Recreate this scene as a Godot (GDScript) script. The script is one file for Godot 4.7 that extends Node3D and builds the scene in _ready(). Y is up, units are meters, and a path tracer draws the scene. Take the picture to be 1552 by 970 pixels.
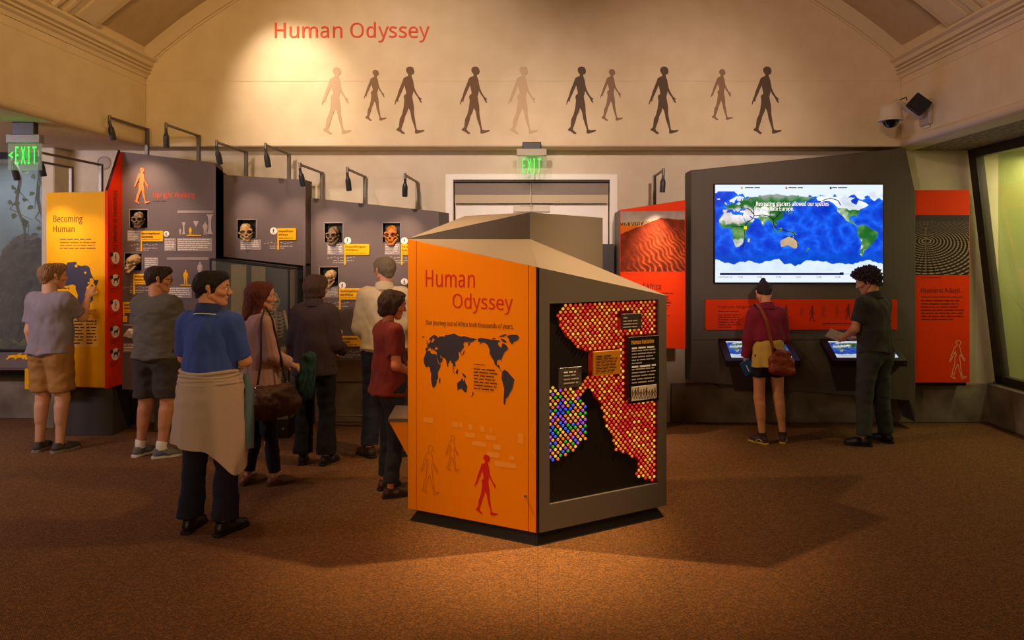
extends Node3D
# A museum gallery: a barrel-vaulted room, a display wall, a kiosk, screens and nine visitors.
# Metres, y up. The lens stands at (0, 1.9, 0) and looks along -z; the display wall is 7.45 m away.

const F := 1000.0
const CX := 815.0
const CY := 385.0
const EYE := 1.9
const ZB := 7.45      # lower back wall
const ZU := 7.15      # upper back wall, which oversails the lower one
const XL := -4.24     # upper side walls
const XR := 3.93
const YL := 3.065     # underside of the upper walls
const AX := -0.147    # axis of the vault
const AY := -0.59
const AR := 6.25

var M := {}
var used := {}
var rng := RandomNumberGenerator.new()

func _ready():
	rng.seed = 7
	view_and_light()
	materials()
	shell()
	dioramas()
	wall_graphics()
	exhibit_wall()
	lamps()
	screen_wall()
	side_panels()
	glass_case()
	kiosk()
	signs()
	people()

# ------------------------------------------------------------------ camera, light, exposure
func view_and_light():
	var cam := Camera3D.new()
	cam.name = "camera"
	cam.projection = Camera3D.PROJECTION_FRUSTUM
	cam.near = 0.1
	cam.far = 60.0
	cam.size = 970.0 / F * 0.1
	cam.frustum_offset = Vector2((776.0 - CX) / F * 0.1, (CY - 485.0) / F * 0.1)
	cam.position = Vector3(0, EYE, 0)
	add_child(cam)
	cam.current = true
	var we := WorldEnvironment.new()
	we.name = "world_environment"
	var e := Environment.new()
	e.background_mode = Environment.BG_COLOR
	e.background_color = Color(0.02, 0.02, 0.025)
	e.tonemap_mode = Environment.TONE_MAPPER_LINEAR
	e.tonemap_exposure = 1.0
	e.sdfgi_enabled = true
	e.ssao_enabled = true
	e.ssil_enabled = true
	we.environment = e
	add_child(we)
	var warm := Color(1.0, 0.82, 0.58)
	# two track spots high on either side of the kiosk: each throws the kiosk's shadow to the other side
	spot("track_light", Vector3(2.2, 4.9, -4.79), Vector3(-0.3, 0, -4.5), 14.5, warm, 38.0, 0.05)
	spot("track_light", Vector3(2.2, 4.9, -4.79), Vector3(-0.8, 0, -5.3), 36, warm, 9.5, 0.05)
	spot("track_light", Vector3(-2.37, 4.9, -4.79), Vector3(0.3, 0, -4.5), 14.5, warm, 33.0, 0.05)
	spot("track_light", Vector3(-2.37, 4.9, -4.79), Vector3(1.0, 0, -5.3), 36, warm, 9.0, 0.05)
	# an added, unseen one above the camera to brighten the front of the kiosk
	spot("track_light", Vector3(-0.7, 4.95, -0.6), Vector3(-0.25, 1.0, -4.45), 13.5, warm, 8.0, 0.08)
	# washers on the painted wall: a hot one under the title, soft floods from far down the hall
	spot("wall_washer", Vector3(-2.8, 4.7, -6.05), Vector3(-2.66, 3.72, -7.15), 30, Color(1.0, 0.91, 0.80), 3.3, 0.05)
	spot("wall_flood", Vector3(-1.6, 4.9, 3.4), Vector3(-1.3, 3.05, -7.15), 13, Color(1.0, 0.89, 0.83), 76.0, 0.2)
	spot("wall_flood", Vector3(1.2, 4.9, 3.4), Vector3(1.3, 2.75, -7.15), 12, Color(1.0, 0.88, 0.82), 52.0, 0.2)
	# added fill spots, unseen, that brighten the side walls and the vault
	spot("side_fill", Vector3(2.6, 4.5, 0.5), Vector3(-4.24, 3.5, -5.6), 24, Color(1.0, 0.80, 0.50), 12.0, 0.2)
	spot("side_fill", Vector3(-2.9, 4.5, 0.5), Vector3(3.93, 3.5, -5.6), 24, Color(1.0, 0.86, 0.76), 11.5, 0.2)
	spot("vault_fill", Vector3(0.6, 3.3, 1.2), Vector3(-3.3, 4.9, -6.2), 22, Color(1.0, 0.82, 0.55), 15.0, 0.2)
	spot("vault_fill", Vector3(-0.9, 3.3, 1.2), Vector3(3.1, 4.9, -6.2), 22, Color(1.0, 0.84, 0.76), 7.5, 0.2)
	# added fill for the light of the gallery behind the camera
	spot("gallery_fill", Vector3(-2.4, 3.0, 3.6), Vector3(-1.7, 1.7, -6.5), 34, Color(1.0, 0.83, 0.62), 14.0, 1.0)
	# an added cool fill, unseen, to brighten the left aisle
	area("aisle_fill", Vector3(-6.4, 2.9, -4.2), Vector3(-5.2, 1.9, -7.4), Vector2(1.2, 0.5), Color(0.97, 0.90, 0.97), 6.5)

func spot(called: String, from: Vector3, to: Vector3, half: float, c: Color, energy: float, size := 0.05):
	var l := SpotLight3D.new()
	l.name = called
	add_child(l, true)
	l.look_at_from_position(from, to, Vector3.UP if absf((to - from).normalized().y) < 0.99 else Vector3.FORWARD)
	l.spot_angle = half
	l.spot_angle_attenuation = 1.0
	l.spot_range = 14.0
	l.spot_attenuation = 2.0
	l.light_color = c
	l.light_energy = energy
	l.light_size = size
	l.shadow_enabled = true
	return l

func area(called: String, from: Vector3, to: Vector3, size: Vector2, c: Color, energy: float):
	var l := AreaLight3D.new()
	l.name = called
	add_child(l, true)
	l.look_at_from_position(from, to, Vector3.UP)
	l.area_size = size
	l.area_range = 14.0
	l.area_attenuation = 2.0
	l.light_color = c
	l.light_energy = energy
	l.shadow_enabled = true
	return l

# ------------------------------------------------------------------ helpers
func at(x: float, y: float, d: float) -> Vector3:      # a point d metres in front of the lens
	return Vector3((x - CX) * d / F, EYE - (y - CY) * d / F, -d)

func m(hex: String, rough := 0.7, metal := 0.0) -> StandardMaterial3D:
	var s := StandardMaterial3D.new()
	s.albedo_color = Color(hex)
	s.roughness = rough
	s.metallic = metal
	return s

func glow(hex: String, energy: float) -> StandardMaterial3D:
	var s := m(hex, 0.5)
	s.emission_enabled = true
	s.emission = Color(hex)
	s.emission_energy_multiplier = energy
	return s

func noise_tex(freq: float, a: String, b: String, sd := 1, w := 256, kind := FastNoiseLite.TYPE_SIMPLEX_SMOOTH, oct := 3) -> NoiseTexture2D:
	var n := FastNoiseLite.new()
	n.noise_type = kind
	n.frequency = freq
	n.fractal_octaves = oct
	n.seed = sd
	var t := NoiseTexture2D.new()
	t.width = w
	t.height = w
	t.seamless = true
	t.noise = n
	var g := Gradient.new()
	g.set_color(0, Color(a))
	g.set_color(1, Color(b))
	t.color_ramp = g
	return t

func textured(hex: String, rough: float, tex: Texture2D, per_metre: float, bump: Texture2D = null, bump_cm := 0.2) -> StandardMaterial3D:
	var s := m(hex, rough)
	s.albedo_texture = tex
	s.uv1_triplanar = true
	s.uv1_world_triplanar = true
	s.uv1_scale = Vector3.ONE * per_metre
	if bump:
		s.heightmap_enabled = true
		s.heightmap_texture = bump
		s.heightmap_scale = bump_cm
	return s

func cloth(hex: String, rough := 0.9) -> StandardMaterial3D:
	var s := m(hex, rough)
	s.rim_enabled = true
	s.rim = 0.25
	s.rim_tint = 0.7
	return s

func mesh_node(called: String, mesh: Mesh, mat: Material, parent: Node3D = null, xf := Transform3D()) -> MeshInstance3D:
	var o := MeshInstance3D.new()
	o.name = numbered(called) if parent == null else called
	o.mesh = mesh
	o.material_override = mat
	if parent == null:
		add_child(o, true)
		o.transform = xf
	else:
		parent.add_child(o, true)
		o.global_transform = xf
	return o

func numbered(called: String) -> String:
	var n: int = used.get(called, 0)
	used[called] = n + 1
	return called if n == 0 else "%s_%03d" % [called, n]

func thing(called: String, label: String, category: String, where: Vector3, group := "", yaw := 0.0) -> Node3D:
	var o := Node3D.new()
	o.name = numbered(called)
	add_child(o)
	o.position = where
	o.rotation.y = yaw
	return tag(o, label, category, group)

func tag(o: Node3D, label: String, category: String, group := "") -> Node3D:
	o.set_meta("label", label)
	o.set_meta("category", category)
	if group != "":
		o.set_meta("group", group)
	return o

func struct(called: String, mesh: Mesh, mat: Material, xf := Transform3D(), parent: Node3D = null) -> MeshInstance3D:
	var o := mesh_node(called, mesh, mat, parent, xf)
	if parent == null:
		o.set_meta("kind", "structure")
	return o

func T(p: Vector3) -> Transform3D:
	return Transform3D(Basis(), p)

# triangles collected face by face; every polygon is turned to face away from its solid's centre
class Soup:
	var v := PackedVector3Array()
	var n := PackedVector3Array()
	func poly(pts: Array, away: Vector3):
		var nn := Vector3.ZERO
		for i in pts.size():
			nn += (pts[i] as Vector3).cross(pts[(i + 1) % pts.size()])
		if nn.length_squared() < 1e-18:
			return
		nn = nn.normalized()
		var flip := nn.dot(away) < 0.0
		if flip:
			nn = -nn
		for i in range(1, pts.size() - 1):
			# clockwise as seen from the side that nn points to
			if flip:
				v.append_array([pts[0], pts[i], pts[i + 1]])
			else:
				v.append_array([pts[0], pts[i + 1], pts[i]])
			n.append_array([nn, nn, nn])
	func tri(a: Vector3, b: Vector3, c: Vector3, na: Vector3, nb: Vector3, nc: Vector3):
		if (b - a).cross(c - a).dot(na + nb + nc) > 0.0:
			v.append_array([a, c, b])
			n.append_array([na, nc, nb])
		else:
			v.append_array([a, b, c])
			n.append_array([na, nb, nc])
	func mesh() -> ArrayMesh:
		var am := ArrayMesh.new()
		if v.is_empty():
			return am
		var a := []
		a.resize(Mesh.ARRAY_MAX)
		a[Mesh.ARRAY_VERTEX] = v
		a[Mesh.ARRAY_NORMAL] = n
		am.add_surface_from_arrays(Mesh.PRIMITIVE_TRIANGLES, a)
		return am

func add_box(s: Soup, lo: Vector3, hi: Vector3, c := 0.0, xf := Transform3D()):
	var mid := (lo + hi) * 0.5
	var h := (hi - lo) * 0.5
	c = minf(c, minf(h.x, minf(h.y, h.z)) * 0.9)
	var q := func(x, y, z): return xf * (mid + Vector3(x, y, z))
	for ax in 3:
		for sg in [-1.0, 1.0]:
			var e := Vector3.ZERO
			e[ax] = sg
			var u := (ax + 1) % 3
			var w := (ax + 2) % 3
			var pts := []
			for k in [[-1, -1], [1, -1], [1, 1], [-1, 1]]:
				var p := Vector3.ZERO
				p[ax] = sg * h[ax]
				p[u] = k[0] * (h[u] - c)
				p[w] = k[1] * (h[w] - c)
				pts.append(q.call(p.x, p.y, p.z))
			s.poly(pts, xf.basis * e)
	if c > 0.0:
		for ax in 3:
			var u := (ax + 1) % 3
			var w := (ax + 2) % 3
			for k in [[-1, -1], [1, -1], [1, 1], [-1, 1]]:
				var pts := []
				for t in [[-1, 0], [1, 0], [1, 1], [-1, 1]]:
					var p := Vector3.ZERO
					p[ax] = t[0] * (h[ax] - c)
					p[u] = k[0] * (h[u] - (c if t[1] == 0 else 0.0))
					p[w] = k[1] * (h[w] - (0.0 if t[1] == 0 else c))
					pts.append(q.call(p.x, p.y, p.z))
				var e := Vector3.ZERO
				e[u] = k[0]
				e[w] = k[1]
				s.poly(pts, xf.basis * e)
		for sx in [-1.0, 1.0]:
			for sy in [-1.0, 1.0]:
				for sz in [-1.0, 1.0]:
					s.poly([q.call(sx * h.x, sy * (h.y - c), sz * (h.z - c)), q.call(sx * (h.x - c), sy * h.y, sz * (h.z - c)), q.call(sx * (h.x - c), sy * (h.y - c), sz * h.z)], xf.basis * Vector3(sx, sy, sz))

func box(lo: Vector3, hi: Vector3, c := 0.004) -> ArrayMesh:
	var s := Soup.new()
	add_box(s, lo, hi, c)
	return s.mesh()

# an outline in the xy plane pushed from z = front back to z = front - depth, its front edge chamfered by c
func add_prism(s: Soup, outline: PackedVector2Array, front: float, depth: float, c := 0.0, xf := Transform3D()):
	var pts := outline.duplicate()
	if Geometry2D.is_polygon_clockwise(pts):
		pts.reverse()
	var inner := pts
	if c > 0.0:
		var off := Geometry2D.offset_polygon(pts, -c, Geometry2D.JOIN_MITER)
		if off.size() == 1 and off[0].size() == pts.size():
			# pair every outline corner with its nearest inset corner
			inner = PackedVector2Array()
			for p in pts:
				var best: Vector2 = off[0][0]
				for o in off[0]:
					if o.distance_squared_to(p) < best.distance_squared_to(p):
						best = o
				inner.append(best)
		else:
			c = 0.0
	var tri := Geometry2D.triangulate_polygon(pts)
	var b := xf.basis
	for i in range(0, tri.size(), 3):
		var f := []
		var r := []
		for k in 3:
			var p: Vector2 = inner[tri[i + k]]
			f.append(xf * Vector3(p.x, p.y, front))
			p = pts[tri[i + k]]
			r.append(xf * Vector3(p.x, p.y, front - depth))
		s.poly(f, b.z)
		s.poly(r, -b.z)
	for i in pts.size():
		var p := pts[i]
		var q := pts[(i + 1) % pts.size()]
		var e := q - p
		var out := b * Vector3(e.y, -e.x, 0)
		s.poly([xf * Vector3(p.x, p.y, front - c), xf * Vector3(q.x, q.y, front - c), xf * Vector3(q.x, q.y, front - depth), xf * Vector3(p.x, p.y, front - depth)], out)
		if c > 0.0:
			var pi := inner[i]
			var qi := inner[(i + 1) % pts.size()]
			s.poly([xf * Vector3(pi.x, pi.y, front), xf * Vector3(qi.x, qi.y, front), xf * Vector3(q.x, q.y, front - c), xf * Vector3(p.x, p.y, front - c)], out.normalized() + b.z)

func prism(outline: PackedVector2Array, front: float, depth: float, c := 0.0) -> ArrayMesh:
	var s := Soup.new()
	add_prism(s, outline, front, depth, c)
	return s.mesh()

# convex solid from faces given as lists of corners
func solid(faces: Array) -> ArrayMesh:
	var mid := Vector3.ZERO
	var k := 0
	for f in faces:
		for p in f:
			mid += p
			k += 1
	mid /= k
	var s := Soup.new()
	for f in faces:
		var c := Vector3.ZERO
		for p in f:
			c += p
		s.poly(f, c / f.size() - mid)
	return s.mesh()

# hexahedron: bottom quad and top quad
func hexa(b: Array, t: Array) -> ArrayMesh:
	var f := [b, t]
	for i in 4:
		f.append([b[i], b[(i + 1) % 4], t[(i + 1) % 4], t[i]])
	return solid(f)

func add_tube(s: Soup, path: Array, radii, segs := 10, caps := true):
	var rings := []
	var norms := []
	var up := Vector3.UP
	for i in path.size():
		var d: Vector3 = (path[mini(i + 1, path.size() - 1)] - path[maxi(i - 1, 0)]).normalized()
		if absf(d.dot(up)) > 0.95:
			up = Vector3.RIGHT if absf(d.x) < 0.9 else Vector3.FORWARD
		var x := up.cross(d).normalized()
		var y := d.cross(x)
		up = y
		var r: float = radii[i] if radii is Array else radii
		var ring := []
		var nn := []
		for k in segs:
			var a := TAU * k / segs
			var o := x * cos(a) + y * sin(a)
			ring.append(path[i] + o * r)
			nn.append(o)
		rings.append(ring)
		norms.append(nn)
	for i in path.size() - 1:
		for k in segs:
			var l := (k + 1) % segs
			s.tri(rings[i][k], rings[i][l], rings[i + 1][l], norms[i][k], norms[i][l], norms[i + 1][l])
			s.tri(rings[i][k], rings[i + 1][l], rings[i + 1][k], norms[i][k], norms[i + 1][l], norms[i + 1][k])
	if caps:
		s.poly(rings[0], path[0] - path[1])
		s.poly(rings[-1], path[-1] - path[-2])

func tube(path: Array, radii, segs := 10) -> ArrayMesh:
	var s := Soup.new()
	add_tube(s, path, radii, segs)
	return s.mesh()

# profile of [radius, height] turned about the y axis
func add_lathe(s: Soup, prof: Array, segs := 20, xf := Transform3D()):
	for i in prof.size() - 1:
		var r0: float = prof[i][0]
		var y0: float = prof[i][1]
		var r1: float = prof[i + 1][0]
		var y1: float = prof[i + 1][1]
		var sl := Vector2(y1 - y0, r0 - r1).normalized()
		if sl == Vector2.ZERO:
			continue
		for k in segs:
			var a := TAU * k / segs
			var b := TAU * (k + 1) / segs
			var na := xf.basis * Vector3(cos(a) * sl.x, sl.y, sin(a) * sl.x)
			var nb := xf.basis * Vector3(cos(b) * sl.x, sl.y, sin(b) * sl.x)
			var p0 := xf * Vector3(cos(a) * r0, y0, sin(a) * r0)
			var p1 := xf * Vector3(cos(b) * r0, y0, sin(b) * r0)
			var p2 := xf * Vector3(cos(b) * r1, y1, sin(b) * r1)
			var p3 := xf * Vector3(cos(a) * r1, y1, sin(a) * r1)
			# profile runs upwards on the outside: outward is +
			var sg := 1.0
			if r0 > 1e-6:
				_ntri(s, p0, p1, p2, na * sg, nb * sg, nb * sg)
			if r1 > 1e-6:
				_ntri(s, p0, p2, p3, na * sg, nb * sg, na * sg)

func _ntri(s: Soup, a, b, c, na, nb, nc):
	if (b - a).cross(c - a).length_squared() > 1e-16:
		s.tri(a, b, c, na, nb, nc)

func lathe(prof: Array, segs := 20) -> ArrayMesh:
	var s := Soup.new()
	add_lathe(s, prof, segs)
	return s.mesh()

# lettering fitted to an ink box w x h; xf: lower left corner of the ink, x along the line, z out of the surface
func letter(parent: Node3D, text: String, xf: Transform3D, w: float, h: float, mat: Material, bold := false, called := "lettering", thick := 0.002, serif := false) -> MeshInstance3D:
	var key := "%s|%s" % [bold, serif]
	if not M.has(key):
		var f := SystemFont.new()
		f.font_names = PackedStringArray(["Droid Serif" if serif else "Droid Sans"])
		f.font_weight = 700 if bold else 400
		M[key] = f
	var t := TextMesh.new()
	t.font = M[key]
	t.text = text
	t.font_size = 32
	t.pixel_size = 0.01
	t.depth = 0.05
	t.curve_step = 3.0 if h < 0.12 else 1.0
	t.horizontal_alignment = HORIZONTAL_ALIGNMENT_LEFT
	var bb := t.get_aabb()
	var sx := w / maxf(bb.size.x, 1e-4)
	var sy := h / maxf(bb.size.y, 1e-4)
	var sz := thick / maxf(bb.size.z, 1e-4)
	var l := Transform3D(Basis.from_scale(Vector3(sx, sy, sz)), Vector3(-bb.position.x * sx, -bb.position.y * sy, -bb.position.z * sz))
	return mesh_node(called, t, mat, parent, xf * l)

# rows of printed words too small to read; xf: upper left corner
func add_words(s: Soup, xf: Transform3D, w: float, h: float, rows: int, r: RandomNumberGenerator, last := 0.6):
	var step := h / rows
	for i in rows:
		var x := 0.0
		var end := w * (r.randf_range(0.86, 1.0) if i < rows - 1 else last)
		while x < end - step * 0.3:
			var len := minf(step * r.randf_range(0.8, 3.4), end - x)
			var y := -step * i - step * 0.2
			s.poly([xf * Vector3(x, y, 0.0008), xf * Vector3(x + len, y, 0.0008), xf * Vector3(x + len, y - step * 0.36, 0.0008), xf * Vector3(x, y - step * 0.36, 0.0008)], xf.basis.z)
			x += len + step * 0.35

func words(parent: Node3D, xf: Transform3D, w: float, h: float, rows: int, mat: Material, called := "text_lines", last := 0.6):
	var s := Soup.new()
	add_words(s, xf, w, h, rows, rng, last)
	return mesh_node(called, s.mesh(), mat, parent)

# ------------------------------------------------------------------ materials
func materials():
	M.wall = textured("#e6d3b0", 0.85, noise_tex(0.02, "#f4efe8", "#ffffff", 3), 0.5)
	M.wall_lower = textured("#ddd0b8", 0.85, noise_tex(0.02, "#f4efe8", "#ffffff", 5), 0.5)
	M.plaster = m("#dcc7a4", 0.8)
	M.ceiling = textured("#c9b291", 0.9, noise_tex(0.03, "#ece6de", "#ffffff", 4), 0.6)
	M.soffit = textured("#b9a999", 0.95, noise_tex(0.05, "#8c8580", "#ffffff", 9, 256, FastNoiseLite.TYPE_CELLULAR), 1.6, noise_tex(0.05, "#000000", "#ffffff", 9, 256, FastNoiseLite.TYPE_CELLULAR), 1.0)
	M.concrete = textured("#9a8f7c", 0.85, noise_tex(0.012, "#a39a90", "#ffffff", 12, 256, FastNoiseLite.TYPE_SIMPLEX_SMOOTH, 5), 0.6)
	M.carpet = textured("#a06c36", 1.0, carpet_tex(), 1.25, carpet_bump(), 0.5)
	M.grey = m("#5f564f", 0.55)
	M.panel = m("#655551", 0.6)
	M.panel_edge = m("#453e3a", 0.6)
	M.screen_wall = m("#5e544b", 0.65)
	M.black = m("#0c0b0b", 0.45)
	M.dark = m("#1a1716", 0.5)
	M.steel = m("#8f8a84", 0.35, 0.9)
	M.lamp_metal = m("#6e675e", 0.4, 0.7)
	M.lamp_head = m("#3a3a3e", 0.4, 0.5)
	M.chrome = m("#c8c2b8", 0.2, 1.0)
	M.yellow = flat("#f4b000")
	M.tag_yellow = flat("#ffb800")
	M.orange = flat("#ec8600", 0.45)
	M.orange_red = flat("#f03c00")
	M.red_side = flat("#e23200")
	M.red = m("#c81a10", 0.5)
	M.title_red = m("#dd4a12", 0.6)
	M.navy = m("#2f2a40", 0.6)
	M.ink = m("#241c14", 0.7)
	M.ink_brown = m("#472206", 0.7)
	M.ink_red = m("#6a1405", 0.7)
	M.print_pale = m("#b9a8a0", 0.7)
	M.print_white = m("#f0e8dc", 0.7)
	M.plate = m("#9c8d87", 0.6)
	M.white = m("#f2ece2", 0.5)
	M.bone = textured("#d9c49a", 0.6, noise_tex(0.04, "#b08a55", "#ffffff", 21), 9.0)
	M.bone_dark = textured("#a08a6a", 0.6, noise_tex(0.05, "#6a5030", "#ffffff", 22), 9.0)
	M.bone_gold = textured("#d8963c", 0.55, noise_tex(0.05, "#a06020", "#ffffff", 23), 9.0)
	var g := m("#e8f4ee", 0.02)
	g.transparency = BaseMaterial3D.TRANSPARENCY_ALPHA
	g.albedo_color.a = 0.06
	M.glass = g
	M.lens = glow("#ffdca0", 3.0)

# matt printed board without much shine
func flat(hex: String, rough := 0.6) -> StandardMaterial3D:
	var s := m(hex, rough)
	s.metallic_specular = 0.28
	return s

# cut-pile carpet: short rows of loops, each loop a little lighter or darker
func carpet_tex() -> ImageTexture:
	return ImageTexture.create_from_image(carpet_image(false))

func carpet_bump() -> ImageTexture:
	return ImageTexture.create_from_image(carpet_image(true))

func carpet_image(bump: bool) -> Image:
	var w := 256
	var im := Image.create_empty(w, w, false, Image.FORMAT_RGB8)
	var r := RandomNumberGenerator.new()
	r.seed = 91
	im.fill(Color(0.1, 0.1, 0.1) if bump else Color(0.42, 0.40, 0.38))
	var loops := 64
	var sz := w / loops
	for j in loops * 2:
		for i in loops:
			var t := r.randf()
			var x := i * sz + ((j % 2) * sz) / 2
			var y := j * sz / 2
			if bump:
				im.fill_rect(Rect2i(x % w, y, sz - 1, 2), Color(0.55 + 0.45 * t, 0, 0))
			else:
				var k := 0.62 + 0.38 * t
				if t > 0.93:
					k = 1.0
				im.fill_rect(Rect2i(x % w, y, sz - 1, 2), Color(k, k * (0.97 + 0.03 * t), k * (0.93 + 0.07 * t)))
	return im

# ------------------------------------------------------------------ the room
func rect(x0: float, y0: float, x1: float, y1: float) -> PackedVector2Array:
	return PackedVector2Array([Vector2(x0, y0), Vector2(x1, y0), Vector2(x1, y1), Vector2(x0, y1)])

func arc_band(r0: float, r1: float, half: float, n := 40) -> PackedVector2Array:
	var p := PackedVector2Array()
	var a0 := asin(clampf(half / r0, -1, 1))
	for i in n + 1:
		var a := lerpf(-a0, a0, float(i) / n)
		p.append(Vector2(AX + sin(a) * r0, AY + cos(a) * r0))
	for i in n + 1:
		var a := lerpf(a0, -a0, float(i) / n)
		p.append(Vector2(AX + sin(a) * r1, AY + cos(a) * r1))
	return p

func extrude_z(outline: PackedVector2Array, z0: float, z1: float) -> ArrayMesh:
	return prism(outline, z0, z0 - z1)

func shell():
	struct("floor", box(Vector3(-8.5, -0.2, -8.6), Vector3(6.2, 0, 4.2), 0), M.carpet)
	# lower back wall with its doorway, upper back wall standing proud of it
	struct("wall_back", prism(PackedVector2Array([Vector2(-5.3, 0), Vector2(-0.96, 0), Vector2(-0.96, 2.74), Vector2(0.82, 2.74), Vector2(0.82, 0), Vector2(5.6, 0), Vector2(5.6, 3.3), Vector2(-5.3, 3.3)]), -ZB, 0.3), M.wall_lower)
	struct("wall_upper", box(Vector3(XL - 0.3, YL, -ZB - 0.3), Vector3(XR + 0.3, 5.9, -ZU), 0.012), M.wall)
	var line := box(Vector3(XL, 3.772, -ZU - 0.01), Vector3(XR, 3.779, -ZU + 0.003), 0)
	struct("trim_1", line, M.plaster)
	struct("wall_left", box(Vector3(XL - 0.3, YL, -ZU), Vector3(XL, 4.4, 4.0), 0.02), M.wall)
	struct("wall_right", box(Vector3(XR, YL, -ZU), Vector3(XR + 0.3, 4.4, 4.0), 0.02), M.wall)
	# rounded lower edges of the side walls
	for sd in [-1.0, 1.0]:
		var s := Soup.new()
		var x: float = XL if sd < 0 else XR
		add_tube(s, [Vector3(x + sd * 0.03, YL + 0.045, -ZU), Vector3(x + sd * 0.03, YL + 0.045, 3.9)], 0.05, 16)
		struct("trim_2" if sd < 0 else "trim_3", s.mesh(), M.plaster)
		# cornice: a stepped moulding at the spring of the vault
		var prof := [[0, 3.80], [0.015, 3.80], [0.02, 3.835], [0.05, 3.85], [0.05, 3.865], [0.03, 3.868], [0.03, 3.88], [0.06, 3.885], [0.06, 3.90], [0.04, 3.903], [0.04, 3.915], [0.075, 3.925], [0.08, 3.965], [0.12, 3.985], [0.12, 4.01], [0, 4.02]]
		var pl := PackedVector2Array()
		for p in prof:
			pl.append(Vector2(x - sd * p[0], p[1]))
		struct("trim_4" if sd < 0 else "trim_5", extrude_z(pl, 3.9, -ZU), M.plaster)
		struct("trim_6" if sd < 0 else "trim_7", box(Vector3(x - 0.004, 3.725, -ZU), Vector3(x + 0.004, 3.732, 3.9), 0), M.plaster)
	# barrel vault, its end moulding and one cross rib with sunk frames
	struct("ceiling", extrude_z(arc_band(AR, AR + 0.18, 4.45), 4.0, -ZB), M.ceiling)
	struct("trim_8", extrude_z(arc_band(AR - 0.15, AR + 0.02, 4.05), -ZU + 0.035, -ZU - 0.01), M.plaster)
	struct("trim_9", extrude_z(arc_band(AR - 0.17, AR - 0.14, 4.04), -ZU + 0.012, -ZU - 0.01), M.plaster)
	struct("ceiling_rib", extrude_z(arc_band(AR - 0.13, AR + 0.02, 4.03), -5.2, -6.22), M.plaster)
	for k in 4:
		var z0: float = [-5.2, -5.9, -5.62, -5.74][k]
		var z1: float = [-5.45, -6.14, -5.66, -5.78][k]
		struct("trim_%d" % (10 + k), extrude_z(arc_band(AR - 0.155 - 0.012 * (k / 2), AR - 0.12, 3.98), z0, z1), M.plaster)
	# aisle ceilings beside the vault
	struct("ceiling_left", box(Vector3(-8.5, YL + 0.004, -8.6), Vector3(XL - 0.02, YL + 0.2, 4.2), 0), M.plaster)
	struct("ceiling_right", box(Vector3(XR + 0.02, YL + 0.004, -ZB - 0.3), Vector3(6.2, YL + 0.2, 4.2), 0), M.soffit)
	# left pier, outer walls, wall behind the camera
	struct("wall_pier", box(Vector3(-5.42, 0, -7.9), Vector3(-5.28, YL, -7.2), 0.01), M.wall_lower)
	struct("wall_far_left", box(Vector3(-8.6, 0, -8.6), Vector3(-8.4, YL + 0.2, 4.2), 0), M.wall)
	struct("wall_behind_left", box(Vector3(-8.5, 0, -8.8), Vector3(-5.3, YL + 0.2, -8.6), 0), M.wall)
	struct("wall_front", box(Vector3(-8.5, 0, 4.0), Vector3(6.2, 6.0, 4.2), 0), M.wall)
	# plinths
	struct("baseboard_back", box(Vector3(1.5, 0, -ZB - 0.05), Vector3(5.13, 0.44, -ZB + 0.03), 0.008), M.concrete)
	struct("baseboard_left", box(Vector3(-5.28, 0, -ZB - 0.05), Vector3(-1.0, 0.46, -ZB + 0.03), 0.008), M.concrete)
	struct("baseboard_pier", box(Vector3(-5.46, 0, -7.7), Vector3(-5.26, 0.42, -7.18), 0.008), M.concrete)
	# the double door, mostly behind the kiosk
	var fr := Soup.new()
	add_box(fr, Vector3(-1.04, 0, -ZB - 0.02), Vector3(-0.95, 2.80, -ZB + 0.025), 0.006)
	add_box(fr, Vector3(0.81, 0, -ZB - 0.02), Vector3(0.90, 2.80, -ZB + 0.025), 0.006)
	add_box(fr, Vector3(-1.04, 2.735, -ZB - 0.02), Vector3(0.90, 2.80, -ZB + 0.027), 0.006)
	var d := struct("door_1", fr.mesh(), M.white)
	for k in 2:
		var x0 := -0.95 + k * 0.885
		mesh_node("leaf", box(Vector3(x0, 0.01, -ZB - 0.16), Vector3(x0 + 0.875, 2.735, -ZB - 0.11), 0.006), M.white, d)
	mesh_node("push_bar", box(Vector3(-0.85, 1.02, -ZB - 0.11), Vector3(0.72, 1.07, -ZB - 0.07), 0.01), M.steel, d)
	# roller shade pulled a little way down inside the door frame
	var sh := thing("roller_shade", "grey roller shade rolled partly down across the top of the white doorway", "shade", Vector3(-0.07, 2.4, -ZB + 0.02))
	mesh_node("roller", box(Vector3(-0.955, 2.705, -ZB - 0.05), Vector3(0.815, 2.738, -ZB + 0.02), 0.01), M.dark, sh)
	mesh_node("shade_cloth", box(Vector3(-0.94, 2.575, -ZB - 0.016), Vector3(0.80, 2.71, -ZB - 0.012), 0.001), m("#8d8076", 0.9), sh)
	mesh_node("shade_cloth", box(Vector3(-0.94, 2.475, -ZB - 0.026), Vector3(0.80, 2.58, -ZB - 0.022), 0.001), m("#c9b79c", 0.9), sh)
	var ch := Soup.new()
	for k in 26:
		var p := Vector3(-0.075, 2.70 - k * 0.022, -ZB + 0.022)
		add_lathe(ch, [[0, -0.006], [0.0055, -0.003], [0.0055, 0.003], [0, 0.006]], 8, T(p))
		if k > 0:
			add_tube(ch, [p, p + Vector3(0, 0.022, 0)], 0.0018, 5, false)
	mesh_node("bead_chain", ch.mesh(), M.chrome, sh)
	# low sign plate across the head of the door
	var sg := thing("door_sign", "small pale printed sign plate at the top of the white double door", "sign", Vector3(-0.07, 2.4, -ZB - 0.1))
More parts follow.
